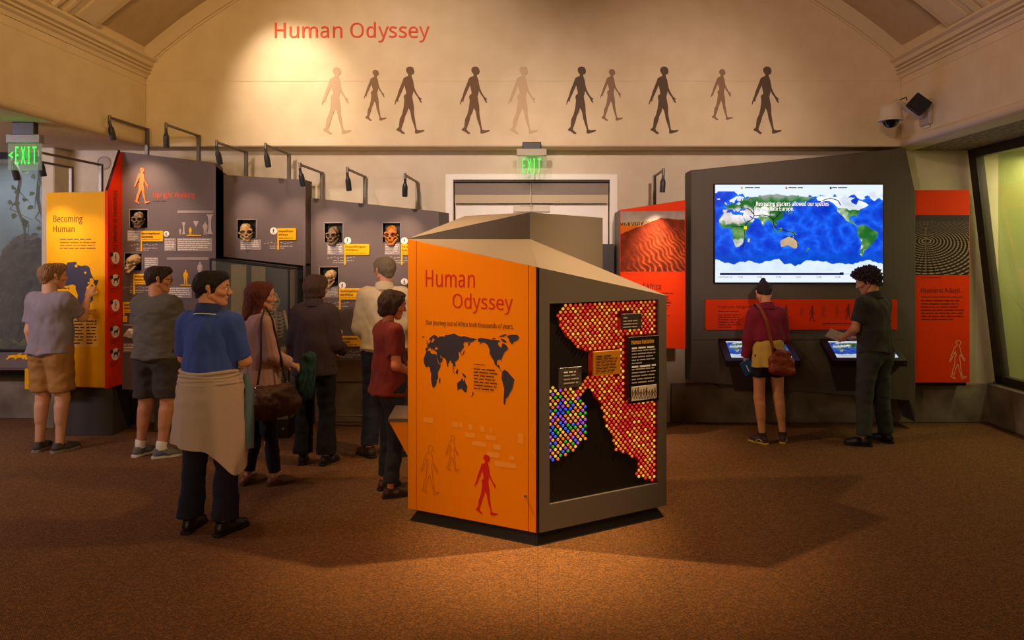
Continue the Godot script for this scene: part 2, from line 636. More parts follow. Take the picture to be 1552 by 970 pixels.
	mesh_node("plate", box(Vector3(-0.28, 2.385, -ZB - 0.11), Vector3(0.14, 2.475, -ZB - 0.095), 0.003), m("#d9cdb9", 0.6), sg)
	words(sg, T(Vector3(-0.2, 2.46, -ZB - 0.0945)), 0.26, 0.03, 1, M.print_pale)
	mesh_node("ledge", box(Vector3(-0.28, 2.378, -ZB - 0.11), Vector3(0.14, 2.39, -ZB - 0.085), 0.002), M.print_pale, sg)
	# round grille on the pier wall
	var cl := Soup.new()
	add_lathe(cl, [[0, 0], [0.075, 0], [0.078, 0.01], [0.066, 0.016], [0.06, 0.01], [0, 0.012]], 28, Transform3D(Basis(Vector3.RIGHT, PI / 2), at(158, 247, ZB)))
	tag(mesh_node("speaker_grille", cl.mesh(), m("#b5a796", 0.7)), "round pale speaker grille flush on the wall above the yellow panel", "speaker")

func dioramas():
	# left: a glazed case with a painted sky, a stump, hanging vines and leaves
	var zf := 7.62
	struct("wall_case_left", box(Vector3(-8.4, 0, -zf - 0.1), Vector3(-5.42, 0.5, -zf + 0.02), 0.01), M.concrete)
	var f := Soup.new()
	add_box(f, Vector3(-8.3, 3.0, -zf - 0.06), Vector3(-5.42, 3.066, -zf + 0.03), 0.004)
	add_box(f, Vector3(-8.3, 0.72, -zf - 0.06), Vector3(-5.42, 0.80, -zf + 0.03), 0.004)
	add_box(f, Vector3(-5.50, 0.72, -zf - 0.06), Vector3(-5.42, 3.04, -zf + 0.03), 0.004)
	var w := struct("window_1", f.mesh(), M.dark)
	mesh_node("pane", box(Vector3(-8.3, 0.8, -zf - 0.012), Vector3(-5.5, 3.0, -zf - 0.004), 0), M.glass, w)
	struct("wall_case_back", box(Vector3(-8.4, 0.5, -8.6), Vector3(-5.42, YL, -8.52), 0), textured("#8c9a96", 0.95, noise_tex(0.006, "#8fa0b0", "#ffffff", 31), 0.4))
	struct("floor_case_left", box(Vector3(-8.4, 0.5, -8.6), Vector3(-5.42, 0.74, -zf - 0.06), 0), m("#3a4030", 1.0))
	area("case_light", Vector3(-6.4, 3.02, -8.0), Vector3(-6.4, 0.6, -8.25), Vector2(1.6, 0.2), Color(0.88, 0.92, 0.98), 1.5)
	var b := blob([[Vector3(-6.58, 0.75, -8.2), Vector3(-6.52, 1.55, -8.2), 0.15, 0.14, {}], [Vector3(-6.46, 1.70, -8.2), Vector3(-6.36, 1.98, -8.2), 0.22, 0.17, {}], [Vector3(-6.3, 1.86, -8.2), Vector3(-6.12, 1.62, -8.25), 0.16, 0.12, {}], [Vector3(-6.70, 0.8, -8.1), Vector3(-6.52, 1.0, -8.2), 0.1, 0.12, {}]], 0.03, 0.12, 0.05, 9.0)
	tag(mesh_node("tree_stump", b, textured("#5a4c44", 0.95, noise_tex(0.03, "#504038", "#ffffff", 33), 3.0)), "thick dark broken tree stump behind the glass of the left case", "stump")
	var r := RandomNumberGenerator.new()
	r.seed = 5
	for k in 2:
		var x0: float = [-6.35, -6.08][k]
		var s := Soup.new()
		var p := []
		var rr := []
		var len: float = [1.1, 1.35][k]
		for i in 12:
			p.append(Vector3(x0 + sin(i * 0.9 + k) * 0.05 + i * 0.012, 3.05 - len * i / 11.0, -8.0 + cos(i * 0.7) * 0.03))
			rr.append(0.02 * (1.0 - i / 14.0) + 0.004)
		add_tube(s, p, rr, 7)
		for i in 4:
			var q: Vector3 = p[3 + i * 2]
			add_tube(s, [q, q + Vector3(r.randf_range(-0.16, 0.16), -0.1, 0.02), q + Vector3(r.randf_range(-0.2, 0.2), -0.24, 0.0)], [0.008, 0.006, 0.003], 5)
		var v := thing("hanging_vine", ["thin leafy vine hanging in the left case nearer the exit sign", "thicker forked vine hanging in the left case beside the pier"][k], "vine", Vector3(x0, 3.05, -8.0))
		mesh_node("stem", s.mesh(), m("#4a4438", 0.9), v)
		for i in 10:
			var q: Vector3 = p[r.randi_range(1, 8)] + Vector3(r.randf_range(-0.09, 0.09), r.randf_range(-0.1, 0.05), 0.03)
			mesh_node("leaf", leaf(0.075, 0.03), m("#6f7d58", 0.8), v, Transform3D(Basis.from_euler(Vector3(r.randf_range(-0.6, 0.6), r.randf_range(-1, 1), r.randf_range(0, TAU))), q))
	var pl := thing("leafy_plant", "low yellow-green leafy plant at the foot of the stump in the left case", "plant", Vector3(-6.2, 0.74, -7.85))
	for i in 34:
		var a := r.randf_range(-1.2, 1.2)
		mesh_node("leaf", leaf(r.randf_range(0.12, 0.3), 0.045), m("#77803c", 0.8), pl, Transform3D(Basis.from_euler(Vector3(r.randf_range(-0.9, 0.3), r.randf_range(0, TAU), a)), Vector3(-6.25 + r.randf_range(-0.18, 0.2), 0.73, -7.86 + r.randf_range(-0.08, 0.08))))
	# slanted reader rail with three animals
	var rl := thing("reader_rail", "slanted grey label rail with three orange animals under the left case", "label rail", Vector3(-6.4, 0.5, -zf + 0.1))
	var d0 := 7.55
	var a0 := at(56, 534, d0)
	var a1 := at(50, 557, d0 - 0.16)
	mesh_node("rail_board", hexa([Vector3(-8.2, a0.y - 0.03, a0.z), Vector3(a0.x, a0.y - 0.03, a0.z), Vector3(a1.x - 0.02, a1.y - 0.03, a1.z), Vector3(-8.2, a1.y - 0.03, a1.z)], [Vector3(-8.2, a0.y, a0.z), a0, a1, Vector3(-8.2, a1.y, a1.z)]), M.panel, rl)
	mesh_node("rail_bracket", box(Vector3(-8.2, 0.5, -d0 - 0.05), Vector3(-5.75, 0.66, -d0 + 0.05), 0.005), M.dark, rl)
	var up := (a0 - a1)
	up.x = 0
	up = up.normalized()
	var rb := Basis(Vector3.RIGHT, up, Vector3.RIGHT.cross(up))
	for k in 3:
		var o: Vector3 = Vector3(at([14, 26, 38][k], 546, d0 - 0.09).x, 0, 0) + Vector3(0, (a0.y + a1.y) / 2 + 0.004, (a0.z + a1.z) / 2)
		var pts: PackedVector2Array = polyline("-4,0 -3,2 -4,4 -1,5 3,5 5,7 7,7 6,5 5,3 5,0 4,0 3,2 -1,2 -2,0" if k < 2 else "-1,0 -2,3 0,7 2,9 4,9 3,7 4,3 3,0")
		for i in pts.size():
			pts[i] *= 0.0125
		var s := Soup.new()
		add_prism(s, pts, 0.002, 0.003, 0.0, Transform3D(rb, o))
		mesh_node("animal_figure", s.mesh(), M.tag_yellow, rl)
	words(rl, Transform3D(rb, Vector3(at(20, 546, d0).x, (a0.y + a1.y) / 2 - 0.012, (a0.z + a1.z) / 2 + 0.003)), 0.26, 0.07, 3, M.print_white)
	# right: a window case that leans into the aisle, dry grass inside
	var lean := func(y: float, off := 0.0): return 5.13 - (y - 0.45) * 0.118 + off
	var zs := [-7.40, -1.5]
	var y0 := 0.46
	var y1 := 3.06
	var fs := Soup.new()
	var jam := func(z0: float, z1: float, ya: float, yb: float):
		fs.poly([Vector3(lean.call(ya), ya, z0), Vector3(lean.call(ya), ya, z1), Vector3(lean.call(yb), yb, z1), Vector3(lean.call(yb), yb, z0)], Vector3(-1, 0, 0))
		fs.poly([Vector3(lean.call(ya), ya, z1), Vector3(lean.call(ya, 0.09), ya, z1), Vector3(lean.call(yb, 0.09), yb, z1), Vector3(lean.call(yb), yb, z1)], Vector3(0, 0, 1))
		fs.poly([Vector3(lean.call(ya), ya, z0), Vector3(lean.call(ya, 0.09), ya, z0), Vector3(lean.call(yb, 0.09), yb, z0), Vector3(lean.call(yb), yb, z0)], Vector3(0, 0, -1))
		fs.poly([Vector3(lean.call(yb), yb, z0), Vector3(lean.call(yb), yb, z1), Vector3(lean.call(yb, 0.09), yb, z1), Vector3(lean.call(yb, 0.09), yb, z0)], Vector3(0, 1, 0))
		fs.poly([Vector3(lean.call(ya), ya, z0), Vector3(lean.call(ya), ya, z1), Vector3(lean.call(ya, 0.09), ya, z1), Vector3(lean.call(ya, 0.09), ya, z0)], Vector3(0, -1, 0))
	jam.call(zs[0], zs[0] + 0.12, y0, y1)
	jam.call(zs[0], zs[1], y0, y0 + 0.09)
	jam.call(zs[0], zs[1], y1 - 0.09, y1)
	var wn := struct("window_2", fs.mesh(), m("#2a1c14", 0.5))
	var gp := Soup.new()
	for o in [0.03, 0.038]:
		gp.poly([Vector3(lean.call(y0 + 0.06, o), y0 + 0.06, zs[0] + 0.1), Vector3(lean.call(y0 + 0.06, o), y0 + 0.06, zs[1]), Vector3(lean.call(y1 - 0.06, o), y1 - 0.06, zs[1]), Vector3(lean.call(y1 - 0.06, o), y1 - 0.06, zs[0] + 0.1)], Vector3(-1 if o < 0.035 else 1, 0, 0))
	mesh_node("pane", gp.mesh(), M.glass, wn)
	struct("baseboard_right", box(Vector3(5.06, 0, -ZB), Vector3(5.5, 0.45, 4.0), 0.012), M.concrete)
	struct("wall_case_right", box(Vector3(6.0, 0, -ZB - 0.3), Vector3(6.2, YL + 0.1, 4.0), 0), textured("#c9cf9a", 0.95, noise_tex(0.006, "#c8c890", "#ffffff", 35), 0.4))
	struct("wall_case_end", box(Vector3(5.2, 0.45, -7.75), Vector3(6.1, YL, -7.45), 0), textured("#c9cf9a", 0.95, noise_tex(0.006, "#c8c890", "#ffffff", 35), 0.4))
	struct("floor_case_right", box(Vector3(5.14, 0.3, -7.5), Vector3(6.1, 0.47, 4.0), 0), m("#8c8a60", 1.0))
	area("case_light", Vector3(5.62, 3.02, -6.2), Vector3(5.72, 0.5, -6.2), Vector2(2.2, 0.25), Color(1.0, 0.97, 0.70), 4.2)
	var gr := thing("dry_grass_tuft", "tuft of thin dry grass stalks behind the glass of the right window case", "grass", Vector3(5.5, 0.47, -7.0))
	var gm := m("#7d7a4a", 0.9)
	for i in 46:
		var s := Soup.new()
		var bx := Vector3(5.42 + r.randf_range(-0.1, 0.12), 0.46, -7.05 + r.randf_range(-0.16, 0.25))
		var h := r.randf_range(0.15, 0.42) if i > 2 else 1.0
		var dx := r.randf_range(-0.35, 0.35)
		var dz := r.randf_range(-0.35, 0.35)
		add_tube(s, [bx, bx + Vector3(dx * 0.25, 0.55, dz * 0.25) * h, bx + Vector3(dx, 1.0, dz) * h], [0.005, 0.004, 0.0015], 5)
		mesh_node("stalk", s.mesh(), gm, gr)

func leaf(l: float, w: float) -> ArrayMesh:
	var s := Soup.new()
	for sd in [-1.0, 1.0]:
		for up in [-1.0, 1.0]:
			s.poly([Vector3(0, 0, 0), Vector3(sd * w, l * 0.4, 0.012), Vector3(sd * w * 0.7, l * 0.75, 0.008), Vector3(0, l, -0.02), Vector3(0, l * 0.5, 0.0)], Vector3(0, 0, up))
	return s.mesh()

func polyline(txt: String) -> PackedVector2Array:
	var p := PackedVector2Array()
	for w in txt.split(" ", false):
		var c := w.split(",")
		p.append(Vector2(float(c[0]), float(c[1])))
	return p

# the walking figure used all over the exhibition: outline with its feet at y = 0 and its crown at y = 1
const WALKER := "310,92 340,100 352,118 357,138 360,148 355,165 347,180 330,183 326,200 334,222 345,250 351,295 362,345 382,390 412,440 430,454 447,470 431,475 446,506 438,513 424,500 408,470 397,448 368,408 350,372 344,402 334,442 340,480 351,535 356,590 356,640 366,700 378,775 388,822 412,830 450,828 476,826 470,842 430,856 396,868 370,868 366,850 368,818 345,750 326,692 318,640 308,602 290,572 276,620 252,670 240,722 216,790 207,814 218,836 250,862 246,872 220,872 194,850 152,830 150,820 168,804 181,790 183,760 190,700 214,652 232,582 240,520 244,482 236,450 241,425 263,410 265,388 255,350 247,308 228,350 206,402 181,455 173,476 171,500 163,500 160,484 146,506 139,532 131,530 135,500 148,464 160,438 165,420 176,378 200,320 222,262 235,226 260,212 285,202 289,182 274,164 263,142 265,114 284,96"

func walker() -> PackedVector2Array:
	var p := polyline(WALKER)
	for i in p.size():
		p[i] = Vector2((p[i].x - 305.0) / 780.0, (872.0 - p[i].y) / 780.0)
	return p

func walker_mesh(h: float, thick := 0.003) -> ArrayMesh:
	var p := walker()
	for i in p.size():
		p[i] *= h
	return prism(p, thick, thick)

func walker_outline(h: float, w := 0.004) -> ArrayMesh:
	var p := walker()
	var s := Soup.new()
	for i in p.size():
		var a := p[i] * h
		var b := p[(i + 1) % p.size()] * h
		var d := (b - a)
		if d.length() < 1e-5:
			continue
		var o := Vector2(-d.y, d.x).normalized() * w * 0.5
		s.poly([Vector3(a.x - o.x, a.y - o.y, 0.001), Vector3(b.x - o.x, b.y - o.y, 0.001), Vector3(b.x + o.x, b.y + o.y, 0.001), Vector3(a.x + o.x, a.y + o.y, 0.001)], Vector3(0, 0, 1))
	return s.mesh()

func wall_graphics():
	var t := thing("title_lettering", "orange-red Human Odyssey title lettered high on the cream end wall", "lettering", at(534, 70, ZU))
	letter(t, "Human Odyssey", T(at(417, 64.5, ZU)), 234 * ZU / F, 30.5 * ZU / F, M.title_red, false, "lettering", 0.012)
	var tones := [m("#c4a684", 0.8), m("#8c6c4c", 0.8), m("#76573c", 0.8), m("#5e4a38", 0.8), m("#937458", 0.8), m("#cdb08c", 0.8)]
	var rows := [
		[510, 102, 203, 0, "large pale walking figure on the wall, the faintest one below the title lettering"],
		[569, 106, 183, 1, "small brown walking figure on the wall between a pale and a brown large one"],
		[621, 101, 203, 2, "large brown walking figure on the wall, third of the line from the left"],
		[720, 101, 203, 2, "large brown walking figure on the wall left of the pale middle one"],
		[793, 101, 203, 5, "large pale walking figure on the wall straight above the green exit sign"],
		[881, 101, 203, 3, "large dark walking figure on the wall with a small one close before it"],
		[927, 105, 183, 4, "small brown walking figure on the wall between two large dark ones"],
		[1006, 101, 203, 3, "large dark walking figure on the wall standing alone right of the exit sign"],
		[1094, 105, 182, 4, "small faded walking figure on the wall above the world map screen"],
		[1162, 101, 203, 3, "large dark walking figure on the wall, last of the line before the security camera"]]
	for r in rows:
		var h: float = (r[2] - r[1]) * ZU / F
		tag(mesh_node("walking_figure", walker_mesh(h, 0.006), tones[r[3]], null, T(at(r[0], r[2], ZU))), r[4], "silhouette", "walking figures on the end wall")

# ------------------------------------------------------------------ soft bodies: tapered capsules joined by a smooth minimum, meshed as surface nets
# prim: [a, b, ra, rb, {w: widening along side, side, cut: 1 flat at a, 2 flat at b, sub: true, k}]
func field(prims: Array, k: float, cell: float, wob := 0.0, freq := 8.0, clips := [], stretch := Vector3.ONE, sd := 3) -> Array:
	var lo := Vector3.ONE * 1e9
	var hi := -lo
	for p in prims:
		if p[4].get("sub", false):
			continue
		var w: float = p[4].get("w", 1.0)
		var rr: float = maxf(p[2], p[3]) * maxf(1.0, w) + cell * 3.0
		for q in [p[0], p[1]]:
			lo = lo.min(q - Vector3.ONE * rr)
			hi = hi.max(q + Vector3.ONE * rr)
	var nx := int((hi.x - lo.x) / cell) + 2
	var ny := int((hi.y - lo.y) / cell) + 2
	var nz := int((hi.z - lo.z) / cell) + 2
	var g := PackedFloat32Array()
	g.resize(nx * ny * nz)
	g.fill(10.0)
	for pr in prims:
		var a: Vector3 = pr[0]
		var b: Vector3 = pr[1]
		var ra: float = pr[2]
		var rb: float = pr[3]
		var o: Dictionary = pr[4]
		var w: float = o.get("w", 1.0)
		var side: Vector3 = o.get("side", Vector3.RIGHT)
		var cut: int = o.get("cut", 0)
		var kk: float = o.get("k", k)
		var sub: bool = o.get("sub", false)
		var ab := b - a
		var l2 := maxf(ab.length_squared(), 1e-9)
		var len := sqrt(l2)
		var dir := ab / len
		var mar := kk + cell * 2.2
		var big := maxf(ra, rb)
		var ext := Vector3.ONE * (big + mar) + side.abs() * big * maxf(w - 1.0, 0.0)
		var p0 := (a.min(b) - ext - lo) / cell
		var p1 := (a.max(b) + ext - lo) / cell
		var i0 := clampi(int(p0.x), 0, nx - 1)
		var i1 := clampi(int(p1.x) + 1, 0, nx - 1)
		var j0 := clampi(int(p0.y), 0, ny - 1)
		var j1 := clampi(int(p1.y) + 1, 0, ny - 1)
		var k0 := clampi(int(p0.z), 0, nz - 1)
		var k1 := clampi(int(p1.z) + 1, 0, nz - 1)
		var sh := 1.0 - 1.0 / w
		var dr := rb - ra
		for z in range(k0, k1 + 1):
			for y in range(j0, j1 + 1):
				var at_ := (z * ny + y) * nx + i0
				var q := lo + Vector3(i0, y, z) * cell - a
				for x in range(i0, i1 + 1):
					var r := q
					if sh != 0.0:
						r -= side * (side.dot(q) * sh)
					var h := clampf(r.dot(ab) / l2, 0.0, 1.0)
					var d := (r - ab * h).length() - ra - dr * h
					if cut:
						var t := r.dot(dir)
						if cut & 1:
							d = maxf(d, -t)
						if cut & 2:
							d = maxf(d, t - len)
					var old := g[at_]
					if sub:
						if -d > old:
							g[at_] = -d
					else:
						var e := old - d
						if e > kk:
							g[at_] = d
						elif e > -kk:
							var m_ := 0.5 + 0.5 * e / kk
							g[at_] = old + (d - old) * m_ - kk * m_ * (1.0 - m_)
					at_ += 1
					q.x += cell
	for c in clips:       # keep where normal . p < c
		var n: Vector3 = c[0]
		var off: float = c[1]
		for z in nz:
			for y in ny:
				var at_ := (z * ny + y) * nx
				var v := n.dot(lo + Vector3(0, y, z) * cell) - off
				for x in nx:
					if v > g[at_]:
						g[at_] = v
					at_ += 1
					v += n.x * cell
	# surface nets
	var vid := {}
	var verts := PackedVector3Array()
	var cells := PackedInt32Array()
	var lim := cell * 2.4
	var sx := 1
	var sy := nx
	var sz := nx * ny
	for z in nz - 1:
		for y in ny - 1:
			var at_ := (z * ny + y) * nx
			for x in nx - 1:
				var v0 := g[at_]
				if v0 < lim and v0 > -lim:
					var v1 := g[at_ + 1]
					var v2 := g[at_ + sy]
					var v3 := g[at_ + sy + 1]
					var v4 := g[at_ + sz]
					var v5 := g[at_ + sz + 1]
					var v6 := g[at_ + sz + sy]
					var v7 := g[at_ + sz + sy + 1]
					var mask := int(v0 < 0) | int(v1 < 0) << 1 | int(v2 < 0) << 2 | int(v3 < 0) << 3 | int(v4 < 0) << 4 | int(v5 < 0) << 5 | int(v6 < 0) << 6 | int(v7 < 0) << 7
					if mask != 0 and mask != 255:
						var s := Vector3.ZERO
						var n := 0
						if (v0 < 0) != (v1 < 0):
							s += Vector3(v0 / (v0 - v1), 0, 0); n += 1
						if (v2 < 0) != (v3 < 0):
							s += Vector3(v2 / (v2 - v3), 1, 0); n += 1
						if (v4 < 0) != (v5 < 0):
							s += Vector3(v4 / (v4 - v5), 0, 1); n += 1
						if (v6 < 0) != (v7 < 0):
							s += Vector3(v6 / (v6 - v7), 1, 1); n += 1
						if (v0 < 0) != (v2 < 0):
							s += Vector3(0, v0 / (v0 - v2), 0); n += 1
						if (v1 < 0) != (v3 < 0):
							s += Vector3(1, v1 / (v1 - v3), 0); n += 1
						if (v4 < 0) != (v6 < 0):
							s += Vector3(0, v4 / (v4 - v6), 1); n += 1
						if (v5 < 0) != (v7 < 0):
							s += Vector3(1, v5 / (v5 - v7), 1); n += 1
						if (v0 < 0) != (v4 < 0):
							s += Vector3(0, 0, v0 / (v0 - v4)); n += 1
						if (v1 < 0) != (v5 < 0):
							s += Vector3(1, 0, v1 / (v1 - v5)); n += 1
						if (v2 < 0) != (v6 < 0):
							s += Vector3(0, 1, v2 / (v2 - v6)); n += 1
						if (v3 < 0) != (v7 < 0):
							s += Vector3(1, 1, v3 / (v3 - v7)); n += 1
						vid[at_] = verts.size()
						cells.append(at_)
						verts.append(lo + (Vector3(x, y, z) + s / n) * cell)
				at_ += 1
	var idx := PackedInt32Array()
	for at_ in cells:
		var inside := g[at_] < 0
		for ax in 3:
			var st: int = [sx, sy, sz][ax]
			if (g[at_ + st] < 0) == inside:
				continue
			var u: int = [sy, sz, sx][ax]
			var w: int = [sz, sx, sy][ax]
			if not (vid.has(at_ - u) and vid.has(at_ - w) and vid.has(at_ - u - w)):
				continue
			var a: int = vid[at_]
			var b: int = vid[at_ - u]
			var c: int = vid[at_ - u - w]
			var d: int = vid[at_ - w]
			if inside:
				idx.append_array([a, c, b, a, d, c])
			else:
				idx.append_array([a, b, c, a, c, d])
	var nor := normals_of(verts, idx)
	if wob > 0.0:
		var ns := FastNoiseLite.new()
		ns.seed = sd
		ns.frequency = 1.0
		ns.fractal_octaves = 2
		for i in verts.size():
			var p := verts[i] * freq * stretch
			verts[i] += nor[i] * ns.get_noise_3d(p.x, p.y, p.z) * wob
		nor = normals_of(verts, idx)
	return [verts, idx, nor]

func normals_of(v: PackedVector3Array, idx: PackedInt32Array) -> PackedVector3Array:
	var n := PackedVector3Array()
	n.resize(v.size())
	for i in range(0, idx.size(), 3):
		var a := idx[i]
		var b := idx[i + 1]
		var c := idx[i + 2]
		var f := (v[c] - v[a]).cross(v[b] - v[a])
		n[a] += f
		n[b] += f
		n[c] += f
	for i in n.size():
		n[i] = n[i].normalized()
	return n

func to_mesh(list: Array) -> ArrayMesh:
	var v := PackedVector3Array()
	var n := PackedVector3Array()
	var idx := PackedInt32Array()
	for f in list:
		var base := v.size()
		v.append_array(f[0])
		n.append_array(f[2])
		for i in f[1]:
			idx.append(i + base)
	var am := ArrayMesh.new()
	var a := []
	a.resize(Mesh.ARRAY_MAX)
	a[Mesh.ARRAY_VERTEX] = v
	a[Mesh.ARRAY_NORMAL] = n
	a[Mesh.ARRAY_INDEX] = idx
	am.add_surface_from_arrays(Mesh.PRIMITIVE_TRIANGLES, a)
	return am

func blob(prims: Array, cell: float, k: float, wob := 0.0, freq := 8.0, clips := [], stretch := Vector3.ONE, sd := 3) -> ArrayMesh:
	return to_mesh([field(prims, k, cell, wob, freq, clips, stretch, sd)])

# ------------------------------------------------------------------ the display wall on the left
func px_outline(txt: String, d: float) -> PackedVector2Array:
	var p := polyline(txt)
	for i in p.size():
		var q := at(p[i].x, p[i].y, d)
		p[i] = Vector2(q.x, q.y)
	return p

# a flat board facing the room; holes are niches sunk into it
func board(parent: Node3D, called: String, outline: PackedVector2Array, d: float, depth: float, holes: Array, mat: Material):
	if holes.is_empty():
		return mesh_node(called, prism(outline, -d, depth, 0.006), mat, parent)
	var c := CSGCombiner3D.new()
	c.name = called
	parent.add_child(c, true)
	c.global_transform = T(Vector3(0, 0, -d))
	var g := CSGPolygon3D.new()
	g.name = "board"
	g.polygon = outline
	g.mode = CSGPolygon3D.MODE_DEPTH
	g.depth = depth
	g.material = mat
	c.add_child(g)
	for h in holes:
		var b := CSGBox3D.new()
		b.name = "niche_cut"
		b.operation = CSGShape3D.OPERATION_SUBTRACTION
		var p0 := at(h[0], h[1], d)
		var p1 := at(h[2], h[3], d)
		b.size = Vector3(p1.x - p0.x, p0.y - p1.y, 0.24)
		b.position = Vector3((p0.x + p1.x) / 2, (p0.y + p1.y) / 2, 0)
		b.material = M.black
		c.add_child(b, true)
	return c

func plate(parent: Node3D, called: String, x0: float, y0: float, x1: float, y1: float, d: float, mat: Material, thick := 0.006, c := 0.001) -> MeshInstance3D:
	var a := at(x0, y1, d)
	var b := at(x1, y0, d)
	return mesh_node(called, box(Vector3(a.x, a.y, -d - 0.002), Vector3(b.x, b.y, -d + thick), c), mat, parent)

func words_px(parent: Node3D, x0: float, y0: float, x1: float, y1: float, d: float, rows: int, mat: Material, lift := 0.007, last := 0.6):
	var a := at(x0, y0, d)
	words(parent, T(Vector3(a.x, a.y, -d + lift)), (x1 - x0) * d / F, (y1 - y0) * d / F, rows, mat, "text_lines", last)

func letter_px(parent: Node3D, text: String, x0: float, y0: float, x1: float, y1: float, d: float, mat: Material, bold := false, lift := 0.0, thick := 0.002):
	var a := at(x0, y1, d)
	return letter(parent, text, T(Vector3(a.x, a.y, -d + lift)), (x1 - x0) * d / F, (y1 - y0) * d / F, mat, bold, "lettering", thick)

func text_plate(parent: Node3D, x0: float, y0: float, x1: float, y1: float, d: float, rows: int):
	var p := plate(parent, "text_plate", x0, y0, x1, y1, d, M.plate, 0.004)
	words_px(p, x0 + 1.5, y0 + 1, x1 - 1.5, y1 - 1, d, rows, M.print_white, 0.0042)

# yellow name tag with its pole, a round badge and a time line
func name_tag(parent: Node3D, x0: float, y0: float, x1: float, y1: float, d: float, a: String, b: String, pole := 15.0):
	var p := plate(parent, "name_tag", x0, y0, x1, y1, d, M.tag_yellow, 0.012, 0.002)
	var h := y1 - y0
	letter_px(p, a, x0 + 2, y0 + h * 0.14, x0 + 2 + (x1 - x0) * 0.8, y0 + h * 0.40, d, M.ink_brown, true, 0.012)
	letter_px(p, b, x0 + 2, y0 + h * 0.44, x0 + 2 + (x1 - x0) * 0.5, y0 + h * 0.66, d, M.ink_brown, true, 0.012)
	words_px(p, x0 + 2, y0 + h * 0.78, x1 - 2, y0 + h * 0.92, d, 1, M.ink_brown, 0.0125, 0.9)
	plate(p, "pole", x0, y1, x0 + 2.2, y1 + pole, d, M.tag_yellow, 0.01)

func badge(parent: Node3D, x: float, y: float, d: float, r := 0.038):
	var xf := Transform3D(Basis(Vector3.RIGHT, PI / 2), at(x, y, d))
	var s := Soup.new()
	add_lathe(s, [[0, 0], [r, 0], [r, 0.006], [0, 0.006]], 20, xf)
	var b := mesh_node("badge", s.mesh(), M.white, parent)
	mesh_node("figure", walker_mesh(r * 1.4, 0.002), M.ink, b, T(at(x, y, d) + Vector3(0, -r * 0.7, 0.006)))

func timeline(parent: Node3D, x0: float, x1: float, y: float, d: float):
	var s := Soup.new()
	var a := at(x0, y, d)
	var w := (x1 - x0) * d / F
	for k in 9:
		var x := a.x + w * k / 9.0
		add_box(s, Vector3(x, a.y - 0.004 + 0.006 * (k % 3), -d), Vector3(x + w * 0.07, a.y + 0.003 + 0.006 * (k % 3), -d + 0.001), 0)
	mesh_node("time_line", s.mesh(), M.print_pale, parent)
	words_px(parent, x0 + (x1 - x0) * 0.2, y + 3, x1, y + 9, d, 2, M.print_pale, 0.0005)

var skull_mesh: ArrayMesh

func make_skull():
	var p := []
	p.append([Vector3(0, 0.022, -0.035), Vector3(0, 0.012, 0.0), 0.056, 0.048, {"w": 0.98}])
	p.append([Vector3(-0.046, 0.008, 0.034), Vector3(0.046, 0.008, 0.034), 0.014, 0.014, {"k": 0.010}])
	p.append([Vector3(0, -0.012, 0.012), Vector3(0, -0.060, 0.048), 0.040, 0.028, {}])
	for sd in [-1.0, 1.0]:
		p.append([Vector3(sd * 0.064, -0.020, 0.0), Vector3(sd * 0.038, -0.034, 0.046), 0.010, 0.013, {"k": 0.010}])
		p.append([Vector3(sd * 0.052, -0.05, -0.005), Vector3(sd * 0.020, -0.100, 0.048), 0.011, 0.012, {"k": 0.006}])
	p.append([Vector3(-0.022, -0.100, 0.050), Vector3(0.022, -0.100, 0.050), 0.012, 0.012, {"k": 0.006}])
	for sd in [-1.0, 1.0]:
		p.append([Vector3(sd * 0.028, -0.014, 0.070), Vector3(sd * 0.027, -0.012, 0.0), 0.0215, 0.0205, {"sub": true}])
		p.append([Vector3(sd * 0.058, -0.012, 0.03), Vector3(sd * 0.05, -0.03, 0.01), 0.010, 0.012, {"sub": true}])
	p.append([Vector3(0, -0.046, 0.090), Vector3(0, -0.040, 0.025), 0.0135, 0.011, {"sub": true}])
	p.append([Vector3(-0.034, -0.083, 0.085), Vector3(0.034, -0.083, 0.085), 0.011, 0.011, {"sub": true}])
	p.append([Vector3(-0.05, -0.075, 0.04), Vector3(-0.02, -0.083, 0.07), 0.007, 0.009, {"sub": true}])
	p.append([Vector3(0.05, -0.075, 0.04), Vector3(0.02, -0.083, 0.07), 0.007, 0.009, {"sub": true}])
	skull_mesh = blob(p, 0.0042, 0.012, 0.008, 22.0)

func skull(x: float, y: float, d: float, mat: Material, scale_: float, turn: float, label: String):
	var b := Basis.from_euler(Vector3(0.1, turn, 0.05)).scaled(Vector3.ONE * scale_)
	var s := tag(mesh_node("fossil_skull", skull_mesh, mat, null, Transform3D(b, at(x, y, d) + Vector3(0, 0, 0.02))), label, "skull", "skull casts in the display wall niches")
	mesh_node("support_pin", tube([at(x, y, d) + Vector3(0, -0.03 * scale_, -0.115), at(x, y, d) + Vector3(0, -0.03 * scale_, 0.02)], 0.008, 8), M.dark, s)

func niche_trim(parent: Node3D, x0: float, y0: float, x1: float, y1: float, d: float):
	var s := Soup.new()
	var a := at(x0, y1, d)
	var b := at(x1, y0, d)
	add_box(s, Vector3(a.x - 0.006, a.y, -d - 0.005), Vector3(a.x, b.y + 0.006, -d + 0.003), 0)
	add_box(s, Vector3(a.x - 0.006, b.y, -d - 0.005), Vector3(b.x + 0.006, b.y + 0.008, -d + 0.003), 0)
	add_box(s, Vector3(b.x, a.y, -d - 0.005), Vector3(b.x + 0.006, b.y + 0.006, -d + 0.003), 0)
	mesh_node("niche_trim", s.mesh(), M.plate, parent)

